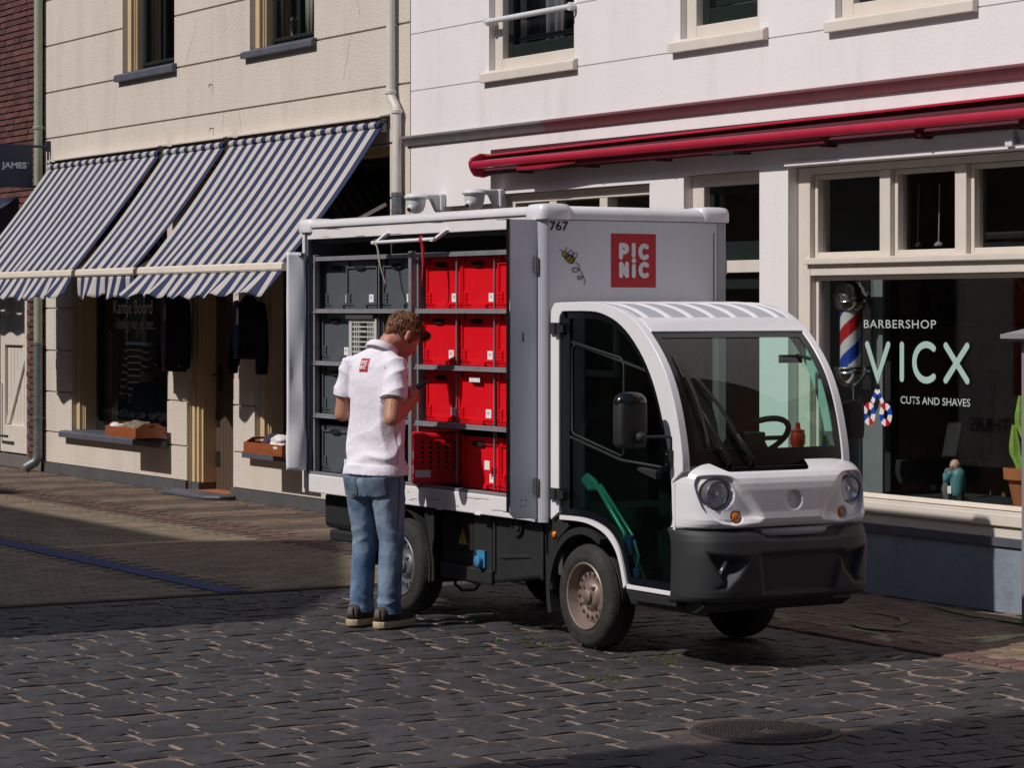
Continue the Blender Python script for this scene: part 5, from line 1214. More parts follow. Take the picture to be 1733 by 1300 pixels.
for r_, z_ in enumerate(bases):
    q = random.Random(r_ + 20)
    for c_, (x_, pos) in enumerate(((-12.965, 'directly right of the grey rack post'), (-12.560, 'second from the rack post'), (-12.150, 'half hidden behind the folded door'))):
        if r_ == 3 and c_ == 0: continue
        place('r', x_, 7.108 + q.uniform(0, .026), z_ + .001, 'red crate on the %s shelf, %s' % (rowname[r_], pos), q.uniform(-.022, .022))
place('g', -14.245, 7.135, bases[0] + .001, 'dark grey crate on the top shelf, set back at the rear post')
place('g', -13.895, 7.108, bases[0] + .001, 'dark grey crate with ribbed side, second on the top shelf')
place('g', -13.445, 7.112, bases[0] + .001, 'dark grey crate on the top shelf, directly left of the rack post')
place('g', -14.225, 7.115, bases[1] + .001, 'dark grey crate on the second shelf, left of the white basket')
place('g', -13.445, 7.112, bases[1] + .001, 'dark grey crate on the second shelf, behind the head of the man')
place('g', -14.225, 7.115, bases[2] + .001, 'dark grey crate on the third shelf at the rear post')
place('g', -13.445, 7.112, bases[2] + .001, 'dark grey crate on the third shelf, behind the right arm of the man')
place('g', -14.225, 7.115, bases[3] + .001, 'dark grey crate on the bottom shelf at the rear post')
place('g', -13.80, 7.115, bases[3] + .001, 'dark grey crate on the bottom shelf, hidden behind the man')
place('g', -13.815, 7.125, bases[2] + .001, 'dark grey crate on the third shelf, hidden behind the man')
# slips of paper on two of the red crates
for (x_, y_, z_, w_, h_, lab) in ((-12.42, 7.098, bases[2] + .228, .115, .026, 'strip of white tape over the handle of a red crate on the third shelf'), (-12.27, 7.106, bases[3] + .11, .055, .048, 'blank white slip on the front of a red crate on the bottom shelf')):
    t = thing('paper_slip', (x_, y_, z_), lab, 'paper slip'); b = new(); box(b, x_, x_ + w_, y_ - .001, y_ + .0005, z_, z_ + h_); ob('sheet', b, 'label_white', t)
# white basket
wb = thing('basket', (-13.815, 7.095, bases[1]), 'white openwork plastic basket on the second shelf between grey crates', 'basket')
x0, z0, W_, H_ = -13.815, bases[1] + .001, .345, .25; b = new(); y0 = 7.085
ring(b, x0, x0 + W_, z0, z0 + H_, .035, .035, .022, .03, y0, y0 + .02)
for k in range(9): 
    if k not in (3, 4, 5): box(b, x0 + .06 + k * .028, x0 + .068 + k * .028, y0 + .003, y0 + .016, z0 + .0305, z0 + H_ - .0225)
for k in range(6): box(b, x0 + .0355, x0 + W_ - .0355, y0 + .004, y0 + .0155, z0 + .055 + k * .029, z0 + .063 + k * .029)
box(b, x0 + .115, x0 + W_ - .13, y0 + .002, y0 + .018, z0 + H_ - .075, z0 + H_ - .067)
ob('front_grid', b, 'crate_white', wb)
b = new(); box(b, x0, x0 + .008, y0 + .0205, y0 + .28, z0, z0 + H_); box(b, x0 + W_ - .008, x0 + W_, y0 + .0205, y0 + .28, z0, z0 + H_); box(b, x0 + .0085, x0 + W_ - .0085, y0 + .0205, y0 + .28, z0, z0 + .006); ob('tub', b, 'crate_white', wb)
ds = thing('drawer_front', (-13.9, 7.08, SH[1]), 'black tray pushed in above the white basket', 'tray'); ob('tray', bx(-13.83, -13.49, 7.07, 7.30, SH[1] - .045, SH[1] - .0135), 'box_inner', ds)
# perforated red crate, turned and sticking out of the bottom shelf
pcx = thing('crate', (-12.79, 7.11, .7395), 'perforated red crate turned askew on the bottom shelf beside the man', 'crate', G_R); pcx.rotation_euler = (0, 0, math.radians(62))
ROOT[pcx.name] = Vector(); b = new(); box(b, -.135, .135, -.005, .36, 0.0, .27); box(b, -.141, .141, -.011, .366, .255, .283); box(b, -.139, .139, -.009, .364, 0, .03); ob('body', b, 'crate_red', pcx, bevel=.008)
for i in range(5):
    for j in range(6):
        if i + j > 0: b = new(); lathe(b, [(0, -.0012), (.009, -.0012), (.009, .002)], (-.085 + i * .044, -.005, .095 + j * .027), 'y', 8); ob('hole', b, 'dark_hole', pcx)
ob('label', bx(-.125, -.04, -.0065, -.0052, .038, .078), 'label_white', pcx)
for (y_, z_) in ((.10, .05), (.10, .13)): ob('label', bx(-.1365, -.1352, y_, y_ + .07, z_, z_ + .045), 'label_white', pcx)
# ================================================================== ON THE FACADES
# ---- striped awnings
def striped(x0, x1, lab, seed, blow=.1):
    q = random.Random(seed); t = thing('striped_awning', ((x0 + x1) / 2, 10, 3.2), lab, 'awning', 'striped awnings over the cream shop')
    n = max(2, round((x1 - x0) / .0965)); nu = n * 3; sg0 = q.uniform(.01, .05); cr_ = [(q.uniform(.12, .95), q.choice((-.012, .014, .010))) for _ in range(3)]; wav = [(q.uniform(3, 9), q.uniform(0, 6), q.uniform(.003, .009)) for _ in range(5)]
    def cl(u, v):
        sag = sg0 * math.sin(PI * v) + sum(a * math.sin(f * u * 2 * PI * .35 + p + v * 2) for f, p, a in wav) * v
        sag += sum(a * math.exp(-((u + .05 * v - c0) / .012) ** 2) * v for c0, a in cr_); return (x0 + (x1 - x0) * u, 9.955 - .885 * v, 3.20 - 1.145 * v - sag)
    sm = lambda u, v: int(u * n) % 2
    b = new(); grid(b, cl, nu, 14, mi=sm); c = ob('cloth', b, ['awn_white', 'awn_blue'], t, smooth=True, recalc=False); md = c.modifiers.new('t', 'SOLIDIFY'); md.thickness = .004
    b = new(); grid(b, lambda u, v: (x0 + (x1 - x0) * u, 9.95 - .045 * math.cos(v * 4.2 - 1.6) , 3.215 - .03 + .035 * math.sin(v * 4.2 - 1.6) ), nu, 8, mi=sm); r_ = ob('roll', b, ['awn_white', 'awn_blue'], t, smooth=True, recalc=False)
    b = new(); prism(b, [(9.998, 3.275), (9.998, 3.262), (9.905, 3.243), (9.903, 3.255)], 'x', x0 - .01, x1 + .01); ob('cover_strip', b, 'cream_wood', t)
    b = new(); prism(b, [(9.045, 2.01), (9.035, 2.025), (9.04, 2.065), (9.06, 2.078), (9.09, 2.07), (9.10, 2.03), (9.085, 2.01)], 'x', x0 - .012, x1 + .012); ob('front_bar', b, 'awn_bar', t, smooth='auto')
    ph = q.uniform(0, 6); sc_ = max(2, round((x1 - x0) / .33))
    def va(u, v):
        s = math.sin(u * PI * sc_) ** 2; d = .195 + .035 * s + .012 * math.sin(u * 9 + ph)
        return (x0 + (x1 - x0) * u + .012 * math.sin(u * 21 + ph) * v, 9.058 + (.028 * math.sin(u * 15 * (x1 - x0) / 1.4 + ph) + .014 * math.sin(u * 37 + ph)) * v ** 1.3 - blow * v, 2.012 - d * v * (1 - .08 * v))
    b = new(); grid(b, va, nu * 2, 6, mi=sm); v_ = ob('valance', b, ['awn_white', 'awn_blue'], t, smooth=True, recalc=False); md = v_.modifiers.new('t', 'SOLIDIFY'); md.thickness = .003
    for x_ in (x0 + .05, x1 - .05):
        b = new(); tube(b, [(x_, 9.99, 2.55), (x_, 9.55, 2.33), (x_, 9.10, 2.06)], .016, 8); ob('arm', b, 'awn_bar', t, smooth='auto')
        b = new(); box(b, x_ - .03, x_ + .03, 9.93, 9.985, 3.13, 3.24); ob('bracket', b, 'zinc', t)
    return t
striped(-26.19, -23.27, 'leftmost striped blue and white awning, running out of the photo', 4, .13)
striped(-23.15, -21.79, 'narrow middle awning with blue and white stripes', 5, .03)
striped(-21.675, -18.785, 'wide blue and white striped awning nearest the white house', 6, .17)
# ---- drainpipes
p_ = thing('drainpipe', (-26.55, 9.93, 0), 'green drainpipe with a zinc lower end between brick and cream houses', 'drainpipe')
b = new(); tube(b, [(-26.49, 9.93, 7), (-26.50, 9.93, 1.32)], .045, 14); ob('upper_pipe', b, 'green_pipe', p_, smooth='auto')
b = new(); tube(b, [(-26.50, 9.93, 1.34), (-26.50, 9.93, .22), (-26.505, 9.925, .15), (-26.52, 9.90, .10), (-26.55, 9.80, .04)], .050, 14); ob('lower_pipe', b, 'zinc', p_, smooth='auto')
for z_ in (1.33, .55, 2.9, 3.6):
    b = new(); lathe(b, [(.050, 0), (.056, .005), (.056, .03), (.050, .035)], (-26.5, 9.93, z_), n=14); box(b, -26.512, -26.488, 9.97, 10.0, z_ + .005, z_ + .03); ob('clip', b, 'zinc' if z_ < 2 else 'green_pipe', p_, smooth='auto')
p_ = thing('drainpipe', (-18.6, 9.94, 0), 'white drainpipe with a bend between the cream shop and the white house', 'drainpipe')
b = new(); tube(b, [(-18.665, 9.945, 7), (-18.665, 9.945, 3.44), (-18.655, 9.945, 3.40), (-18.57, 9.945, 3.31), (-18.56, 9.945, 3.27), (-18.56, 9.945, 2.6)], .036, 14); ob('upper_pipe', b, 'white_pipe', p_, smooth='auto')
b = new(); tube(b, [(-18.56, 9.945, 2.62), (-18.56, 9.945, .06)], .042, 14); ob('lower_pipe', b, 'zinc', p_, smooth='auto')
for z_ in (2.60, 2.47, 3.42, 3.26):
    b = new(); lathe(b, [(.038, 0), (.046, .006), (.046, .03), (.038, .036)], (-18.56 if z_ < 3.4 else -18.665, 9.945, z_), n=14); ob('collar', b, 'zinc' if z_ < 3 else 'white_pipe', p_, smooth='auto')
# ---- hanging sign
sg = thing('hanging_sign', (-26.33, 9.98, 3.2), 'dark blue hanging shop sign with pale letters at the left edge', 'sign')
ob('board', bx(-26.345, -26.315, 9.08, 9.80, 2.985, 3.425), 'navy', sg, bevel=.004)
SP = lambda u, v_, o_: (-26.3145 + o_, u, v_)
b = text_bm('JAMES', 9.462, 9.735, 3.155, 3.24, SP, bold=.03)
ribbon(b, [(9.755 + .006 * math.cos(a), 3.232 + .006 * math.sin(a)) for a in [2 * PI * k / 10 for k in range(10)]], .003, SP, .0, closed=True)
ob('lettering', b, 'letter_james', sg, recalc=False)
b = new(); tube(b, [(-26.33, 9.05, 3.41), (-26.33, 9.97, 3.41)], .014, 8); tube(b, [(-26.33, 9.05, 2.99), (-26.33, 9.97, 2.99)], .014, 8); tube(b, [(-26.33, 9.975, 2.95), (-26.33, 9.975, 3.43)], .011, 8); box(b, -26.35, -26.31, 9.955, 9.998, 3.36, 3.47); ob('bracket', b, 'navy', sg)
b = new(); tube(b, [(-26.33, 9.97, 3.25), (-26.14, 9.98, 3.19)], .012, 8); ob('stay', b, 'green_pipe', sg)
# ---- jackets hanging on the shop front
def jacket(cx, cy, ztop, hem, hw, cuff, lab, lining, lin_x, tag_m, sl=True):
    t = thing('jacket', (cx, cy, ztop), lab, 'jacket', 'jackets hanging outside the shop'); b = new(); q = random.Random(int(hem * 100))
    L = ztop - hem
    secs = [((cx, cy, ztop), (.05, 0, 0), (0, .035, 0)), ((cx, cy, ztop - .03), (.10, 0, 0), (0, .05, 0)), ((cx, cy, ztop - .09), (hw * .86, 0, 0), (0, .065, 0)), ((cx, cy, ztop - .16), (hw * .95, 0, 0), (0, .07, 0))]
    for k in range(1, 9): secs.append(((cx + .004 * math.sin(k), cy, ztop - .16 - (L - .16) * k / 8), (hw * (.93 + .03 * math.sin(k * 1.3)), 0, 0), (0, .066 + .008 * math.sin(k * 2.1), 0)))
    loft(b, secs, n=28, power=2.6)
    for s in (-1, 1):
        limb(b, [((cx + s * hw * .80, cy, ztop - .11), .062), ((cx + s * hw * 1.10, cy - .01, ztop - .30), .062), ((cx + s * hw * 1.28, cy - .02, cuff + .18), .056), ((cx + s * hw * 1.33, cy - .03, cuff + .05), .052)])
        loft(b, [((cx + s * hw * 1.33, cy - .03, cuff + .07), (.052, 0, 0), (0, .05, 0)), ((cx + s * hw * 1.335, cy - .03, cuff), (.054, 0, 0), (0, .05, 0))], n=14)
    b = remeshed(b, .014, 3)
    for v in b.verts: v.co.y += .008 * math.sin(v.co.x * 38 + v.co.z * 7) + .005 * noise.noise(v.co * 9)
    ob('body', b, 'navy_cloth', t, smooth=True)
    b = new(); prism(b, [(lin_x - .055, ztop - .05), (lin_x + .01, ztop - .04), (lin_x + .03, ztop - .35), (lin_x + .012, hem + .01), (lin_x - .05, hem + .005), (lin_x - .07, ztop - .4)], 'y', cy - .082, cy - .055); ob('lining', b, lining, t, bevel=.008)
    b = new(); pts = [(lin_x + .04, ztop - .26), (lin_x + .085, ztop - .25), (lin_x + .09, ztop - .12), (lin_x + .05, ztop - .11)]; prism(b, pts, 'y', cy - .098, cy - .094); ob('price_tag', b, tag_m, t)
    b = new(); tube(b, [(cx - .16, cy, ztop - .05), (cx - .08, cy, ztop + .005), (cx, cy, ztop + .03), (cx + .08, cy, ztop + .005), (cx + .16, cy, ztop - .05)], .012, 8); tube(b, [(cx, cy, ztop + .03), (cx, cy, ztop + .09), (cx + .02, cy, ztop + .12), (cx + .04, cy, ztop + .10)], .004, 6); ob('hanger', b, 'yellow_wood', t, smooth=True)
    b = new()
    for s in (-1, 1): ball(b, (cx + s * hw * 1.34, cy - .085, cuff + .03), .009, 1)
    ob('cuff_buttons', b, 'steel', t, kind='stuff')
    return t
jacket(-22.78, 9.88, 1.86, 1.13, .20, 1.16, 'long black jacket hanging beside the shop window, under the middle awning', 'purple_lining', -22.88, 'tan_tag')
jacket(-21.15, 9.88, 1.83, 1.27, .215, 1.14, 'short dark jacket with a blue lining hanging right of the shop door', 'blue_lining', -21.28, 'label_white')
# ---- trays of clothes on the sills
def tray(x0, x1, y0, y1, z, lab):
    t = thing('wooden_tray', (x0, y0, z), lab, 'tray', 'wooden trays on the shop sills'); h = .115
    b = new(); box(b, x0, x1, y0, y1, z, z + .012); ob('bottom', b, 'tray_wood', t)
    for ya, yb, nm in ((y0, y0 + .014, 'long_side'), (y1 - .014, y1, 'long_side')): ob(nm, bx(x0, x1, ya, yb, z + .0125, z + .095), 'tray_wood', t, bevel=.003)
    ym = (y0 + y1) / 2
    for xa, xb in ((x0, x0 + .014), (x1 - .014, x1)):
        b = new(); out = [(y0 + .015, z + .0125), (y1 - .015, z + .0125), (y1 - .015, z + .095), (ym + .07, z + .135), (ym - .07, z + .135), (y0 + .015, z + .095)]
        inn = [(ym - .045, z + .095), (ym + .045, z + .095), (ym + .05, z + .105), (ym + .045, z + .115), (ym - .045, z + .115), (ym - .05, z + .105)]
        band(b, out + [out[0]], inn + [inn[0]], 'x', xa, xb); ob('end_board', b, 'tray_wood', t, bevel=.002)
    return t
tray(-23.92, -23.17, 9.64, 9.95, .497, 'wooden tray of grey clothes on the left shop sill')
tray(-20.78, -20.02, 9.64, 9.95, .475, 'wooden tray of purple and white clothes on the sill beside the rear van door')
for x_, z_ in ((-23.5, .47), (-20.4, .468)):
    pass
def bundle(cx, cy, cz, rx, ry, rz, m, lab, seed):
    q = random.Random(seed); b = new()
    for k in range(9): ball(b, (cx + q.uniform(-rx, rx) * .6, cy + q.uniform(-ry, ry) * .6, cz + q.uniform(0, rz)), q.uniform(.5, .8) * min(rx, ry), 2, (1.4, 1, .6))
    b = remeshed(b, .010, 3)
    for v in b.verts: v.co += Vector((noise.noise(v.co * 22), noise.noise(v.co * 22 + Vector((5, 5, 5))), noise.noise(v.co * 18 + Vector((9, 1, 3))))) * .014
    o = ob('folded_clothes', b, m, smooth=True); o['label'] = lab; o['category'] = 'clothes'; return o
bundle(-23.42, 9.80, .55, .18, .12, .06, 'cloth_olive', 'heap of olive knitwear in the left wooden tray', 1)
bundle(-23.62, 9.77, .535, .16, .10, .05, 'cloth_grey', 'crumpled grey cloth in the middle of the left wooden tray', 2)
bundle(-23.80, 9.73, .55, .07, .07, .05, 'cloth_white', 'pale cloth in the left end of the left wooden tray', 3)
bundle(-20.42, 9.80, .54, .16, .10, .07, 'cloth_purple', 'dark purple knitwear in the tray by the van door', 4)
bundle(-20.17, 9.74, .545, .11, .09, .07, 'cloth_white', 'white cloth in the tray by the van door', 5)
# ---- dressed busts in the shop window
def bust(cx, cy, z0, z1, hw, m, lab, stripes=None, rot=0):
    t = thing('shop_mannequin', (cx, cy, z0), lab, 'mannequin'); L = z1 - z0
    b = new(); secs = []; n = 40 if stripes else 12
    for k in range(n + 1):
        v = k / n; w_ = hw * (.80 + .06 * math.sin(v * 5)) if v < .55 else hw * (.8 + .2 * math.sin((v - .55) / .35 * PI / 2)) if v < .9 else hw * (1 - ((v - .9) / .1) ** 1.6 * .72)
        secs.append(((cx, cy, z0 + L * v), (w_, 0, 0), (0, .11 if v < .9 else .11 - .05 * (v - .9) / .1, 0)))
    loft(b, secs, n=24, power=2.3)
    if stripes:
        b.faces.ensure_lookup_table()
        for f in b.faces:
            k = int((f.calc_center_median().z - z0) / L * n); f.material_index = 1 if k % 4 == 0 else 0
    ob('garment', b, [m, 'stripe_light'] if stripes else m, t, smooth=True)
    for s in (-1, 1):
        b = new(); nn = 30 if stripes else 8; pts = []
        for k in range(nn + 1):
            v = k / nn; pts.append((cx + s * (hw * .86 + .11 * v), cy - .02 - .05 * v, z1 - .06 - (L * .82) * v))
        tube(b, pts, [.062 - .02 * k / nn for k in range(nn + 1)], 14)
        if stripes:
            for f in b.faces:
                k = int((z1 - .06 - f.calc_center_median().z) / (L * .82) * nn); f.material_index = 1 if k % 4 == 0 else 0
        ob('sleeve', b, [m, 'stripe_light'] if stripes else m, t, smooth=True)
    b = new(); lathe(b, [(.065, z1 - .03), (.055, z1 + .05), (.05, z1 + .09), (.0, z1 + .10)], (cx, cy, 0), n=16); ob('neck', b, 'wood_body', t, smooth='auto')
    b = new(); tube(b, [(cx, cy, .54), (cx, cy, z0 + .05)], .02, 8); ob('stand', b, 'post_grey', t)
    return t
bust(-25.95, 10.62, .72, 1.50, .22, 'knit_dark', 'mannequin bust in a dark coat at the left of the shop window')
b = new(); prism(b, [(-25.99, .75), (-25.89, .75), (-25.87, 1.45), (-25.93, 1.5), (-26.0, 1.45)], 'y', 10.494, 10.505); o = ob('striped_shirt', b, 'stripe_light'); o['label'] = 'pale striped shirt front showing under the dark coat in the window'; o['category'] = 'shirt'
bust(-25.22, 10.55, .76, 1.42, .23, 'knit_dark', 'mannequin bust in a striped long sleeved shirt in the shop window', True)
bust(-24.88, 10.47, .60, .98, .15, 'navy_cloth', 'small mannequin bust in a black zipped jacket low in the shop window')
# ---- cameras on the white wall
for x_, lab in ((-17.90, 'white dome camera on the wall, left of the two above the van roof'), (-17.0, 'white dome camera on the wall, right of the two above the van roof')):
    t = thing('security_camera', (x_, 9.99, 2.52), lab, 'security camera', 'dome cameras on the white wall')
    b = new(); box(b, x_ - .045, x_ + .045, 9.95, 9.997, 2.42, 2.60); ob('wall_plate', b, 'cctv', t, bevel=.012)
    b = new(); prism(b, [(9.951, 2.598), (9.951, 2.44), (9.925, 2.47), (9.88, 2.555), (9.74, 2.565), (9.70, 2.59)], 'x', x_ - .028, x_ + .028); ob('arm', b, 'cctv', t, bevel=.012)
    b = new(); lathe(b, [(.0, 2.600), (.06, 2.597), (.085, 2.585), (.094, 2.568), (.088, 2.555), (.075, 2.55)], (x_, 9.76, 0), n=28); ob('hood', b, 'cctv', t, smooth='auto')
    b = new(); lathe(b, [(.076, 2.55), (.075, 2.53), (.07, 2.50), (.055, 2.465), (.03, 2.445), (.0, 2.44)], (x_, 9.76, 0), n=28); ob('dome', b, 'cctv', t, smooth='auto')
    b = new(); ball(b, (x_ + .02, 9.705, 2.48), .034, 2); ob('eye', b, 'cctv' , t, smooth=True)
    b = new(); ball(b, (x_ + .028, 9.683, 2.474), .018, 2); ob('lens', b, 'black_gloss', t, smooth=True)
# ---- red folding awning of the barbershop
ra = thing('red_awning', (-13, 9.99, 2.85), 'rolled-in red folding-arm awning along the white house', 'awning')
XA, XZ = -17.18, -8.0
b = new(); prism(b, [(9.998, 2.903), (9.998, 2.922), (9.95, 2.919), (9.94, 2.910), (9.94, 2.902)], 'x', XA + .02, XZ)
for v_ in b.verts: v_.co.z += max(-.06, min(.0, -.06 * (-11.3 - v_.co.x) / 5.9)) + .006
ob('cover', b, 'red_metal', ra, smooth='auto')
b = new(); tube(b, [(XA + .02, 9.965, 2.80), (XZ, 9.965, 2.84)], .03, 14); ob('cloth_roll', b, 'dark_red', ra, smooth='auto')
b = new(); prism(b, [(9.985, 2.73), (9.985, 2.90), (9.996, 2.90), (9.996, 2.73)], 'x', XA + .03, XZ); ob('back_plate', b, 'dark_red', ra)
b = new(); pr = [(9.822, 2.757), (9.812, 2.770), (9.810, 2.788), (9.818, 2.805), (9.835, 2.812), (9.86, 2.806), (9.866, 2.788), (9.862, 2.763), (9.845, 2.753)]; prism(b, pr, 'x', XA + .02, XZ); ob('front_bar', b, 'red_metal', ra, smooth='auto')
b = new(); prism(b, [(9.998, 2.87), (9.90, 2.872), (9.82, 2.835), (9.805, 2.81), (9.807, 2.775), (9.82, 2.74), (9.85, 2.70), (9.93, 2.69), (9.998, 2.71)], 'x', XA, XA + .03); ob('end_cap', b, 'red_metal', ra, bevel=.01)
b = new(); tube(b, [(XA + .03, 9.95, 2.735), (XZ, 9.95, 2.735)], .024, 8); ob('square_bar', b, 'dark_red', ra)
x_ = -16.6
for k in range(10):
    b = new(); box(b, x_, x_ + .05, 9.90, 9.995, 2.70, 2.77); tube(b, [(x_ + .02, 9.90, 2.725), (x_ + .10, 9.87, 2.715)], .012, 6); ob('bracket', b, 'dark_red', ra); x_ += .9
b = new(); prism(b, [(-16.55, 2.715), (-16.50, 2.765), (-16.25, 2.775), (-15.75, 2.75), (-15.72, 2.735), (-16.2, 2.71)], 'y', 9.84, 9.895); ob('folded_arm', b, 'red_metal', ra, bevel=.012)
b = new(); tube(b, [(-15.75, 9.87, 2.735), (-12.9, 9.87, 2.73)], .018, 8); ob('folded_arm', b, 'red_cloth', ra, smooth='auto')
b = new(); box(b, -14.1, -13.85, 9.86, 9.93, 2.70, 2.755); box(b, -13.8, -13.72, 9.88, 9.92, 2.705, 2.745); ob('motor', b, 'black_plastic', ra, bevel=.008)
# cable clip on the lintel
cc = thing('cable_clip', (-11.3, 9.96, 2.66), 'small white cable clip above the barbershop window at the right edge', 'clip')
b = new(); box(b, -11.36, -11.30, 9.94, 9.999, 2.615, 2.66); ob('clip', b, 'cctv', cc, bevel=.004)
b = new(); tube(b, [(-11.33, 9.985, 2.66), (-11.33, 9.985, 2.73)], .006, 6); ob('cable', b, 'cctv', cc)

# ================================================================== IN THE BARBERSHOP WINDOW
PX, PY = -13.225, 10.31
bp = thing('barber_pole', (PX, PY, 1.2), 'chrome barber pole with red, white and blue spiral stripes', 'barber pole')
b = new(); lathe(b, [(.0, 1.885), (.03, 1.883), (.065, 1.868), (.088, 1.84), (.096, 1.81), (.105, 1.80), (.107, 1.785), (.100, 1.772), (.100, 1.76), (.104, 1.752), (.098, 1.735), (.092, 1.715), (.075, 1.70), (.0, 1.699)], (PX, PY, 0), n=40); ob('top_cap', b, 'chrome', bp, smooth='auto')
b = new(); lathe(b, [(.0, 1.351), (.075, 1.35), (.100, 1.345), (.106, 1.335), (.104, 1.322), (.098, 1.315), (.102, 1.305), (.092, 1.28), (.07, 1.245), (.04, 1.222), (.0, 1.212)], (PX, PY, 0), n=40); ob('bottom_cap', b, 'chrome', bp, smooth='auto')
def pole_mi(u, v):
    k = (v * .345 / .36 - u * 1.0 + 1.35) % 1.0
    return 0 if k < .27 else 2 if k < .5 else 1 if k < .77 else 2
b = new(); grid(b, lambda u, v: (PX + .066 * math.cos(2 * PI * u), PY + .066 * math.sin(2 * PI * u), 1.352 + .345 * v), 128, 110, closed_u=True, mi=pole_mi); ob('striped_cylinder', b, ['pole_red', 'pole_blue', 'pole_white'], bp, smooth=True)
b = new(); lathe(b, [(.0715, 1.352), (.0715, 1.698)], (PX, PY, 0), n=40); ob('glass_tube', b, GL_LAMP, bp, smooth=True)
b = new(); tube(b, [(PX, PY + .05, 1.80), (PX, PY + .13, 1.80)], .02, 8); tube(b, [(PX, PY + .05, 1.31), (PX, PY + .13, 1.31)], .02, 8); box(b, PX - .04, PX + .04, PY + .13, PY + .15, 1.2, 1.9); ob('wall_bracket', b, 'chrome', bp)
ob('pole_board', bx(PX - .16, PX + .13, PY + .1505, PY + .17, .54, 2.0), 'interior_grey', bp)
# cactus
CX_, CY_ = -11.735, 10.46
pt = thing('potted_cactus', (CX_, CY_, .535), 'green column cactus in a terracotta pot on the barbershop sill', 'potted cactus')
b = new(); lathe(b, [(.0, .545), (.088, .545), (.128, .715), (.150, .717), (.154, .78), (.142, .783), (.136, .75), (.0, .745)], (CX_, CY_, 0), n=36); ob('pot', b, 'terracotta', pt, smooth='auto')
b = new(); lathe(b, [(.0, .536), (.11, .536), (.125, .56), (.118, .562), (.105, .546), (.0, .545)], (CX_, CY_, 0), n=32); ob('saucer', b, 'terracotta', pt, smooth='auto')
def cact(b, pts, r):
    N = 18; pts = [Vector(p) for p in pts]; rings = []
    fine = []
    for a, c in zip(pts, pts[1:]):
        for k in range(5): fine.append(a.lerp(c, k / 5))
    fine.append(pts[-1]); nF = len(fine)
    for i, p in enumerate(fine):
        e = min(1, (nF - 1 - i) / 4 + .12) ** .5
        rings.append([b.verts.new(p + Vector((math.cos(2 * PI * k / N), math.sin(2 * PI * k / N), 0)) * r * e * (1.12 if k % 3 == 0 else .88) * (1 + .05 * math.sin(i * 1.3))) for k in range(N)])
    for A, B in zip(rings, rings[1:]):
        for k in range(N): b.faces.new((A[k], A[(k + 1) % N], B[(k + 1) % N], B[k]))
    b.faces.new(rings[-1])
for pts, r in (([(CX_ + .01, CY_, .74), (CX_ + .005, CY_, 1.0), (CX_, CY_, 1.32)], .046), ([(CX_ - .02, CY_ - .02, .76), (CX_ - .085, CY_ - .03, .86), (CX_ - .10, CY_ - .03, 1.03)], .033), ([(CX_ - .01, CY_, .95), (CX_ - .07, CY_, 1.03), (CX_ - .078, CY_, 1.20)], .034), ([(CX_ + .03, CY_, .75), (CX_ + .10, CY_, .85), (CX_ + .11, CY_, 1.15)], .04)):
    b = new(); cact(b, pts, r); ob('stem', b, 'cactus', pt, smooth='auto')
# figurine
fx, fy, fz = -12.19, 10.30, .536
fg = thing('figurine', (fx, fy, fz), 'small statuette of a bald barber in a teal coat on the sill', 'figurine')
b = new(); lathe(b, [(.0, 0), (.075, 0), (.075, .012), (.0, .013)], (fx - .03, fy, fz), n=20); ob('base', b, 'fig_dark', fg)
b = new(); limb(b, [((fx - .02, fy, fz + .012), .024), ((fx - .015, fy, fz + .09), .028)]); limb(b, [((fx + .03, fy, fz + .012), .024), ((fx + .02, fy, fz + .09), .028)]); ob('trousers', remeshed(b, .006, 2), 'fig_dark', fg, smooth=True)
b = new(); limb(b, [((fx, fy, fz + .085), .045), ((fx + .005, fy, fz + .14), .046), ((fx + .01, fy, fz + .185), .045), ((fx + .012, fy, fz + .205), .03)])
limb(b, [((fx - .01, fy - .045, fz + .195), .022), ((fx - .045, fy - .05, fz + .155), .018), ((fx - .075, fy - .03, fz + .185), .015)]); limb(b, [((fx + .0, fy + .04, fz + .19), .022), ((fx - .05, fy + .03, fz + .18), .017)]); ob('coat', remeshed(b, .006, 2), 'fig_teal', fg, smooth=True)
b = new(); ball(b, (fx - .008, fy - .01, fz + .243), .033, 3, (1, .95, 1.1)); ball(b, (fx - .028, fy - .012, fz + .226), .018, 2); ball(b, (fx - .041, fy - .012, fz + .236), .007, 1); ball(b, (fx, fy - .042, fz + .238), .009, 1); ob('head', remeshed(b, .004, 2), 'fig_skin', fg, smooth=True)
b = new(); limb(b, [((fx - .085, fy, fz + .02), .022), ((fx - .095, fy, fz + .09), .032), ((fx - .085, fy, fz + .15), .026)]); ball(b, (fx - .08, fy, fz + .20), .027, 2); ob('customer', remeshed(b, .006, 2), 'fig_grey', fg, smooth=True)
b = new(); box(b, fx - .03, fx + .004, fy - .052, fy - .046, fz + .075, fz + .12); ob('pocket_tools', b, 'label_white', fg, bevel=.004)
# small bits on the sill
for k, (dx, m_) in enumerate(((.30, 'fig_teal'), (.42, 'label_white'))):
    t = thing('pebble', (fx + dx, 10.27, .536), ['dull green pebble on the sill right of the statuette', 'tiny pale pebble on the sill, left of the cactus pot'][k], 'pebble'); b = new(); ball(b, (fx + dx, 10.27, .546), .013 - .004 * k, 2, (1.3, 1, .8)); ob('stone', b, m_, t, smooth=True)
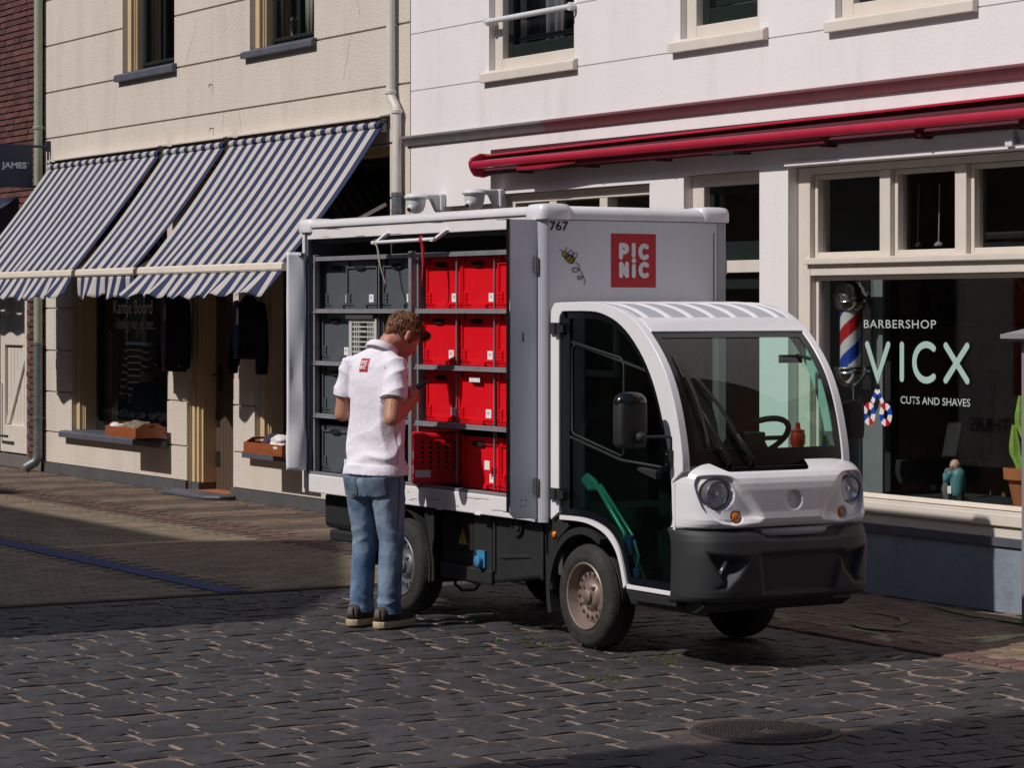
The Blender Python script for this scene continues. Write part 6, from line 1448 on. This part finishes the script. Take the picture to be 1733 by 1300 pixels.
# pillar at the right edge
sp_ = thing('stone_pillar', (-10.8, 9.76, 0), 'grey pillar with a pointed cap cut by the right edge of the photo', 'pillar')
b = new(); box(b, -10.906, -10.706, 9.66, 9.86, 0, 1.53); ob('shaft', b, 'post_grey', sp_, bevel=.006)
b = new(); V = [box(b, -10.985, -10.627, 9.581, 9.939, 1.547, 1.572)]; prism(b, [(-10.94, 1.5305), (-10.672, 1.5305), (-10.65, 1.5465), (-10.962, 1.5465)], 'y', 9.60, 9.92)
tp = b.verts.new((-10.806, 9.76, 1.63)); q4 = [b.verts.new(p) for p in ((-10.975, 9.591, 1.5725), (-10.637, 9.591, 1.5725), (-10.637, 9.929, 1.5725), (-10.975, 9.929, 1.5725))]
for k in range(4): b.faces.new((q4[k], q4[(k + 1) % 4], tp))
b.faces.new(q4[::-1]); ob('cap', b, 'post_grey', sp_)
# a twig and leaves on the road
for k, (x_, y_, lab) in enumerate(((-18.6, 5.35, 'dark slot drain in the brick road at the far left'),)):
    t = thing('slot_drain', (x_, y_, 0), lab, 'drain'); b = new(); box(b, x_ - .03, x_ + .03, y_ - .14, y_ + .14, -.01, .008); ob('grate', b, 'dark_hole', t)
lv = new(); q = random.Random(12)
for k in range(46):
    for _ in range(20):
        x_, y_ = q.uniform(-22, -8.5), q.uniform(4.4, 9.8)
        if in_view(x_, y_, 0)[0]: break
    s = q.uniform(.008, .018); a = q.uniform(0, 6); lv.faces.new([lv.verts.new((x_ + s * math.cos(a + p) * (1 if j % 2 else .5), y_ + s * math.sin(a + p) * (1 if j % 2 else .5), .009 + q.uniform(0, .006))) for j, p in enumerate((0, 1.57, 3.14, 4.71))])
ob('litter', lv, 'tan_tag', kind='stuff')
# ================================================================== THE MAN
PF = Vector((-.364, .931, 0)).normalized(); PR = Vector((PF.y, -PF.x, 0))
PO = Vector((-12.640, 6.648, 0))
man = thing('person', PO, 'man in a white polo shirt and jeans seen from behind, reading a phone', 'person')
TL = Matrix((( PR.x, PF.x, 0, PO.x), (PR.y, PF.y, 0, PO.y), (0, 0, 1, 0), (0, 0, 0, 1)))     # own axes: x right, y forward, z up
def body(name, b, m, parent=None, smooth=True, **k):
    b.transform(TL); return ob(name, b, m, parent or man, smooth=smooth, **k)
# joints
SHL, SHR = Vector((-.178, -.005, 1.405)), Vector((.180, -.035, 1.405))
ELL, ELR = Vector((-.235, -.015, 1.135)), Vector((.222, -.135, 1.125))
WRL, WRR = Vector((-.06, .20, 1.185)), Vector((.170, .085, 1.205))
HDL, HDR = Vector((.02, .245, 1.215)), Vector((.150, .150, 1.235))
HC = Vector((.058, .152, 1.553))
HM = (Matrix.Rotation(math.radians(-16), 3, 'Z') @ Matrix.Rotation(math.radians(-36), 3, 'X'))       # head: turned right, bowed
def hp(x, y, z): return HC + HM @ Vector((x, y, z))
b = new()
# torso, neck, legs (mostly under the clothes)
limb(b, [((0, 0, .93), .09), ((0, .0, 1.05), .08), ((0, .02, 1.25), .08), ((0, .02, 1.37), .06)])
limb(b, [((-.08, .0, 1.385), .045), ((.08, -.01, 1.385), .045)]); limb(b, [((-.08, .0, 1.385), .045), (SHL, .045)]); limb(b, [((.08, -.01, 1.385), .045), (SHR, .045)])
limb(b, [((.0, .02, 1.39), .06), ((.012, .045, 1.48), .056), ((.030, .085, 1.535), .057), (hp(0, -.03, -.04), .060)])
for s, kx in ((-1, -.092), (1, .092)): limb(b, [((s * .07, 0, .90), .07), ((kx, .02, .48), .05), ((s * .095, -.01, .09), .042)])
# head
ball(b, hp(0, -.012, .03), .098, 3, (.80, 1.02, .92), HM); ball(b, hp(0, .032, -.035), .070, 3, (.86, .86, 1.0), HM); limb(b, [(hp(0, .045, -.078), .034), (hp(0, .068, -.088), .024)])
limb(b, [(hp(0, .082, .018), .010), (hp(0, .104, -.022), .015)]); ball(b, hp(0, .082, .036), .022, 2, (2.0, .7, .5), HM)
ball(b, hp(0, .082, -.060), .014, 2, (1.6, .7, .5), HM); ball(b, hp(-.035, .062, -.015), .022, 2, (1, .7, 1), HM); ball(b, hp(.035, .062, -.015), .022, 2, (1, .7, 1), HM)
for s in (-1, 1):
    limb(b, [(hp(s * .078, -.012, .025), .012), (hp(s * .084, -.030, .010), .014), (hp(s * .080, -.020, -.028), .009)]); ball(b, hp(s * .082, -.020, .0), .017, 2, (.45, 1, 1.6), HM)
# arms
limb(b, [(SHL, .050), (SHL.lerp(ELL, .5), .048), (ELL, .041), (ELL.lerp(WRL, .35), .042), (WRL, .027)])
limb(b, [(SHR, .050), (SHR.lerp(ELR, .5), .049), (ELR, .042), (ELR.lerp(WRR, .35), .043), (WRR, .028)])
# hands: palm, four fingers, thumb
def hand(W_, H_, side, curl):
    d = (H_ - W_).normalized(); up = Vector((0, 0, 1)); n = d.cross(up).normalized() * side; up2 = n.cross(d).normalized() * side
    limb(b, [(W_, .027), (W_ + d * .03, .028)]); 
    pal = W_ + d * .055
    for k in range(4):
        o = n * 0 + up2 * (.026 - .0175 * k)
        limb(b, [(W_ + d * .025 + o * .7, .015), (W_ + d * .092 + o, .0125)])
        L = (.040, .045, .042, .034)[k]; a = curl
        p0 = W_ + d * .092 + o; d1 = (d * math.cos(a) - n * math.sin(a)); p1 = p0 + d1 * L; d2 = (d * math.cos(a * 2.1) - n * math.sin(a * 2.1)); p2 = p1 + d2 * L * .7; d3 = (d * math.cos(a * 2.9) - n * math.sin(a * 2.9)); p3 = p2 + d3 * L * .5
        limb(b, [(p0, .0115), (p1, .010), (p2, .0092), (p3, .0078)], 8)
    t0 = W_ + d * .028 + up2 * .022; t1 = t0 + (d * .6 + up2 * .6 - n * .35).normalized() * .040; t2 = t1 + (d * .9 + up2 * .1 - n * .4).normalized() * .032
    limb(b, [(t0, .017), (t1, .0125), (t2, .010)], 8)
hand(WRR, HDR, 1, .62); hand(WRL, HDL, -1, .55)
bm_body = remeshed(b, .0062, 3)
bd = body('body', bm_body, 'skin')
# eyes under the brow
for s in (-1, 1):
    b = new(); ball(b, hp(s * .033, .074, .012), .012, 2); body('eye', b, 'label_white', bd)
# hair: a cap of volume and many locks
b = new(); ball(b, hp(0, -.018, .040), .102, 3, (.83, 1.02, .90), HM); ball(b, hp(.0, .050, .080), .056, 3, (1.15, 1.0, .7), HM); limb(b, [(hp(0, -.080, .02), .047), (hp(0, -.084, -.022), .034)])
for s in (-1, 1): limb(b, [(hp(s * .070, .015, .055), .030), (hp(s * .075, .012, .02), .014)])
cap = remeshed(b, .008, 2)
for v in list(cap.verts):
    l = HM.transposed() @ (v.co - HC)
    if l.y > .055 and l.z < .05: v.co -= HM @ Vector((0, .03, -.02))
    n3 = noise.noise(v.co * 45) * .006 + noise.noise(v.co * 18) * .010; v.co += (v.co - HC).normalized() * n3
bv = BVHTree.FromBMesh(cap)
hq = random.Random(5); locks = new()
for k in range(1300):
    th = hq.uniform(-PI, PI); ph_ = hq.uniform(-.45, 1.45); dr_ = Vector((math.sin(th) * math.cos(ph_), math.cos(th) * math.cos(ph_), math.sin(ph_)))
    if dr_.y > .35 and dr_.z < .35: continue
    if abs(dr_.x) > .5 and dr_.z < .02 and dr_.y > -.35: continue
    o_ = HC + HM @ Vector((0, -.01, .035)); hit = bv.ray_cast(o_ + (HM @ dr_) * .3, -(HM @ dr_))[0]
    if hit is None: continue
    fl = HM @ (Vector((dr_.x * .55, dr_.y * .3 + (.75 if dr_.z > .35 else -.25), -.35 - .45 * (dr_.z < .35))) + Vector((hq.uniform(-.4, .4), hq.uniform(-.3, .3), hq.uniform(-.2, .2)))); fl = fl - (HM @ dr_) * fl.dot(HM @ dr_); fl.normalize()
    L = hq.uniform(.026, .052) * (1.3 if dr_.z > .5 else .8); pts = []; nrm = HM @ dr_; curl = hq.uniform(-.35, .35); sd = fl.cross(nrm)
    for j in range(5):
        u = j / 4; pts.append(hit - nrm * .004 + fl * L * u + nrm * (.009 * math.sin(PI * u * .8) - .012 * u * u * (L / .05)) + sd * curl * L * u * u)
    r0 = hq.uniform(.0016, .0034); tube(locks, pts, [r0, r0 * 1.15, r0, r0 * .7, r0 * .15], 5)
for k in range(60):                                   # fringe falling over the brow
    x_ = hq.uniform(-.06, .065); p = hp(x_, .075, .092); e = hp(x_ * 1.15 + hq.uniform(-.012, .012), .094 + hq.uniform(-.012, .012), .040 + hq.uniform(-.015, .03)); m_ = p.lerp(e, .55) + HM @ Vector((0, .014, .008)); tube(locks, [p, p.lerp(m_, .6) + HM @ Vector((0, .006, .008)), m_, e], [.003, .0042, .0034, .0006], 5)
hr = body('hair', cap, 'hair'); body('locks', locks, 'hair', hr, kind='stuff')
# ---- polo shirt
b = new()
S_ = [((0, -.008, .812), .196, .146), ((0, -.006, .87), .190, .138), ((0, .0, 1.0), .172, .118), ((0, .01, 1.12), .174, .118), ((0, .018, 1.24), .185, .122), ((0, .018, 1.33), .188, .118), ((0, .012, 1.40), .170, .100), ((0, .015, 1.445), .125, .082), ((.004, .03, 1.485), .078, .068), ((.008, .04, 1.505), .070, .064)]
loft(b, [(c, (a * .94, 0, 0), (0, d * .94, 0)) for c, a, d in S_], n=36, power=2.35)
limb(b, [((-.04, .02, 1.455), .048), ((-.12, .005, 1.412), .056), (SHL + Vector((.002, 0, -.006)), .054)]); limb(b, [((.05, .02, 1.455), .048), ((.12, -.01, 1.412), .056), (SHR + Vector((.0, 0, -.006)), .054)])
def sleeve(S, E, out):
    d = (E - S); ax = d.normalized(); a1 = ax.cross(Vector((0, 0, 1))).normalized(); a2 = ax.cross(a1)
    loft(b, [(S - ax * .03, a1 * .054, a2 * .054), (S + d * .15, a1 * .059, a2 * .058), (S + d * .40, a1 * .064, a2 * .063), (S + d * .60, a1 * .071, a2 * .067), (S + d * .635, a1 * .070, a2 * .066)], n=24)
sleeve(SHL, ELL, -1); sleeve(SHR, ELR, 1)
sh = remeshed(b, .0068, 4)
def fold(p):
    x, y, z = p; f = 0; n1 = noise.noise(Vector((x * 6, y * 6, z * 5))); n2 = noise.noise(Vector((x * 5 + 7, y * 5, z * 3)))
    rt = max(0, min(1, (x + .06) / .16))
    rg = lambda t: 1 - abs(((t / PI) % 2) - 1) * 1.0                 # soft ridges
    low = max(0, 1 - abs(z - .98) / .15)
    f += .021 * low * (rt * .8 + .2) * (rg(z * 38 - x * 22 - y * 8 + 5 * n1) ** 2 - .35)
    f += .005 * max(0, 1 - abs(z - .90) / .07) * math.sin(z * 52 - x * 30 + 4 * n1)
    if abs(x) < .165: f += .020 * max(0, min(1, (1.37 - z) / .18)) * max(0, min(1, (z - .86) / .1)) * (rg(x * 26 + 1.6 * (z - 1.1) * 4 + 4 * n2) ** 2 - .4) * (1 if y < .03 else .4)
    if abs(x) > .15 and z > 1.17: f += .009 * (rg(z * 40 - abs(x) * 55 + y * 24 + 5 * n1) ** 2 - .4)
    f += .004 * n1 + .0016 * noise.noise(Vector((x * 30, y * 30, z * 22)))
    return f
sh.normal_update()
for v in sh.verts:
    v.co += v.normal * fold(v.co)
    if v.co.z < .87 and abs(v.normal.z) < .7: v.co += Vector((v.normal.x, v.normal.y, 0)) * .006
    if v.co.z < .88: v.co.z += .010 * math.sin(v.co.x * 12 + 2.6) + .006 * v.co.x / .1
sh.normal_update(); shirt_bv = BVHTree.FromBMesh(sh)
shc = sh.copy(); shirt = body('polo_shirt', sh, 'shirt')
# hems, side seam, collar
def on_shirt(p, d, lift):
    h = shirt_bv.ray_cast(Vector(p), Vector(d).normalized()); return (h[0] + h[1] * lift) if h[0] is not None else None
b = new()
for (S, E) in ((SHL, ELL), (SHR, ELR)):
    d = E - S; ax = d.normalized(); a1 = ax.cross(Vector((0, 0, 1))).normalized(); a2 = ax.cross(a1); c = S + d * .615
    pts = [on_shirt(c + (a1 * math.cos(a) + a2 * math.sin(a)) * .2, -(a1 * math.cos(a) + a2 * math.sin(a)), .0005) for a in [2 * PI * k / 26 for k in range(26)]]; pts = [p for p in pts if p is not None and (p - c).length < .11]
    if len(pts) > 8: tube(b, pts, .0028, 5, closed=True)
body('sleeve_hem', b, 'shirt', shirt, kind='stuff')
b = new(); pts = [on_shirt((.5, -.045 + .0 * z, z), (-1, .05, 0), .0006) for z in [1.16 - .285 * k / 30 for k in range(31)]]; pts = [p for p in pts if p is not None and p.x < .22]
tube(b, pts, .0016, 4); body('side_seam', b, 'jeans_seam', shirt)
b = new(); CN = Vector((.008, .036, 1.492)); tl = Matrix.Rotation(math.radians(-24), 3, 'X') @ Matrix.Rotation(math.radians(6), 3, 'Y')
def col(u, v):
    a = 2 * PI * u; r = .070 + .022 * v + .004 * math.sin(a * 3); return CN + tl @ Vector((r * 1.06 * math.sin(a), -r * .98 * math.cos(a), .026 - .040 * v + .012 * math.sin(PI * v)))
grid(b, col, 40, 6, closed_u=True); c_ = body('collar', b, 'shirt', shirt); c_.modifiers.new('t', 'SOLIDIFY').thickness = .004
# back logo
lc = (-.018, 1.405); hw, hh = .030, .036
def backp(u, v_, o_):
    p = on_shirt((u, -.6, v_), (0, 1, 0), .0016 + o_); return p if p is not None else Vector((u, -.13, v_))
b = new(); grid(b, lambda u, v: backp(lc[0] - hw + 2 * hw * u + .05 * 0, lc[1] - hh + 2 * hh * v, 0), 8, 8); lo = body('logo', b, 'logo_red', shirt)
b = new(); logo_letters(b, lc[0] - hw, lc[1] - hh, 2 * hw, 2 * hh, backp, .0035); body('logo_letters', b, 'logo_white', lo, smooth=False)
# ---- jeans
b = new()
loft(b, [((0, -.012, .70), (.15, 0, 0), (0, .105, 0)), ((0, -.016, .78), (.166, 0, 0), (0, .122, 0)), ((0, -.014, .85), (.166, 0, 0), (0, .118, 0)), ((0, -.005, .93), (.150, 0, 0), (0, .10, 0))], n=32, power=2.4)
for s in (-1, 1): ball(b, (s * .076, -.050, .80), .092, 3, (.95, .9, 1.1))
for s in (-1, 1):
    x0 = s * .088
    loft(b, [((x0, -.012, .78), (.088, 0, 0), (0, .104, 0)), ((x0, -.006, .68), (.082, 0, 0), (0, .094, 0)), ((x0 + s * .003, .006, .56), (.071, 0, 0), (0, .080, 0)), ((x0 + s * .006, .016, .46), (.062, 0, 0), (0, .071, 0)), ((x0 + s * .006, .006, .36), (.060, 0, 0), (0, .069, 0)), ((x0 + s * .008, -.004, .22), (.057, 0, 0), (0, .067, 0)), ((x0 + s * .009, -.008, .12), (.057, 0, 0), (0, .068, 0)), ((x0 + s * .009, -.004, .072), (.060, 0, 0), (0, .072, 0))], n=28, power=2.2)
je = remeshed(b, .0072, 3); je.normal_update()
for v in je.verts:
    x, y, z = v.co; k = noise.noise(v.co * 7)
    sx_ = 1 if x > 0 else -1; k2 = noise.noise(v.co * 5 + Vector((3, 1, 8))); rg = lambda t: (1 - abs(((t / PI) % 2) - 1)) ** 2 - .35
    f = .008 * max(0, 1 - abs(z - .46) / .10) * rg(z * 60 + sx_ * y * 40 + 6 * k) + .009 * max(0, 1 - abs(z - .14) / .09) * rg(z * 62 - sx_ * y * 34 + 6 * k) + .005 * max(0, 1 - abs(z - .69) / .09) * rg(z * 48 - abs(x) * 60 + 5 * k2) + .003 * rg(x * 40 + z * 9 + 5 * k2) * (z < .7) + .003 * noise.noise(v.co * 11) + .0012 * noise.noise(v.co * 40)
    v.co += v.normal * f
je.normal_update(); je_bv = BVHTree.FromBMesh(je)
def on_j(p, d, lift):
    h = je_bv.ray_cast(Vector(p), Vector(d).normalized()); return (h[0] + h[1] * lift) if h[0] is not None else None
jeans = body('jeans', je, 'jeans')
for s in (-1, 1):
    cx_ = s * .088; outl = [(-.055, .845), (.060, .850), (.058, .765), (.004, .728), (-.052, .762)]
    def pk(u, v):
        zt = .806 + .004 * u; zb = .722 - .022 * (1 - abs(2 * u - 1) ** 2.5); z = zt + (zb - zt) * v; x = cx_ - .064 + .126 * u
        p = on_j((x, -.5, z), (0, 1, 0), .0045); return p if p is not None else Vector((x, -.12, z))
    b = new(); V = grid(b, pk, 12, 10); pkt = body('back_pocket', b, 'jeans_pocket', jeans); pkt.modifiers.new('t', 'SOLIDIFY').thickness = .004
    b = new(); pts = [pk(u, v) for u, v in [(0, k / 8) for k in range(9)] + [(k / 12, 1) for k in range(1, 13)] + [(1, 1 - k / 8) for k in range(1, 9)]]; tube(b, pts, .0016, 4); body('stitching', b, 'tan_tag', pkt)
    b = new(); pts = [on_j((s * .5, -.012, z), (-s, 0, 0), .001) for z in [.84 - .75 * k / 40 for k in range(41)]]; tube(b, [p for p in pts if p is not None], .0022, 4); body('outer_seam', b, 'jeans_seam', jeans)
    b = new(); c = Vector((s * .094, -.004, .079)); pts = [on_j(c + Vector((math.cos(a), math.sin(a), 0)) * .2, (-math.cos(a), -math.sin(a), 0), .0012) for a in [2 * PI * k / 24 for k in range(24)]]; pts = [p for p in pts if p is not None and (p - c).length < .12]; tube(b, pts, .003, 5, closed=True); body('cuff', b, 'jeans_pocket', jeans)
# ---- shoes
for s in (-1, 1):
    cx_, yaw = s * .097, -s * .10 + .10
    RM = Matrix.Translation((cx_, 0, 0)) @ Matrix.Rotation(yaw * -1 if s > 0 else .03, 4, 'Z')
    out = [(-.040, -.095), (-.020, -.112), (.020, -.112), (.040, -.095), (.042, -.03), (.046, .06), (.052, .12), (.044, .165), (.020, .19), (-.012, .188), (-.038, .165), (-.048, .12), (-.042, .05), (-.040, -.03)]
    b = new(); R_ = []
    for z, k, lift in ((.004, .97, 0), (.010, 1.0, 0), (.034, 1.0, 0), (.038, .97, 0)):
        R_.append([b.verts.new((x * k, .035 + (y - .035) * k, z + (.016 * max(0, (y - .11) / .08) ** 1.5 if True else 0))) for x, y in out])
    for A, B in zip(R_, R_[1:]):
        for i in range(len(out)): b.faces.new((A[i], A[(i + 1) % len(out)], B[(i + 1) % len(out)], B[i]))
    b.faces.new(R_[0][::-1]); b.faces.new(R_[-1]); b.transform(RM); so_ = body('shoe', b, 'sole', smooth='auto')
    b = new(); loft(b, [((0, -.098, .055), (.030, 0, 0), (0, 0, .030)), ((0, -.085, .075), (.037, 0, 0), (0, 0, .042)), ((0, -.04, .078), (.038, 0, 0), (0, 0, .045)), ((0, .02, .068), (.040, 0, 0), (0, 0, .040)), ((.0, .08, .052), (.044, 0, 0), (0, 0, .030)), ((.002, .13, .046), (.045, 0, 0), (0, 0, .024)), ((.004, .17, .044), (.034, 0, 0), (0, 0, .017)), ((.004, .184, .044), (.015, 0, 0), (0, 0, .008))], n=20, power=2.4); b.transform(RM); up_ = body('upper', b, 'shoe', so_)
    for k in range(3):
        b = new(); tube(b, [(.041 if True else 0, .0 + k * .018, .042), (.040, .006 + k * .018, .07), (.033, .014 + k * .018, .092)], .004, 6); b.transform(RM); body('stripe', b, 'shoe_light', so_)
    b = new(); loft(b, [((0, -.102, .05), (.022, 0, 0), (0, .006, 0)), ((0, -.108, .075), (.020, 0, 0), (0, .006, 0)), ((0, -.104, .105), (.014, 0, 0), (0, .006, 0))], n=14); b.transform(RM); body('heel_tab', b, 'shoe_light', so_)
# ---- the phone in his hand
phn = thing('phone', TL @ Vector((.150, .19, 1.27)), 'dark phone held in the right hand of the man', 'phone')
d = (HDR - WRR).normalized(); c = WRR + d * .115 + Vector((-.02, .012, .03)); 
b = new(); rm = Matrix.Translation(c) @ Matrix.Rotation(math.radians(-18), 4, 'Z') @ Matrix.Rotation(math.radians(28), 4, 'X'); box(b, -.036, .036, -.072, .072, -.005, .005, 0, rm); b.transform(TL); ob('case', b, 'black_gloss', phn, bevel=.003)
b = new(); box(b, -.031, .031, -.066, .066, .0053, .006, 0, rm); b.transform(TL); ob('screen', b, 'dark_green', phn)
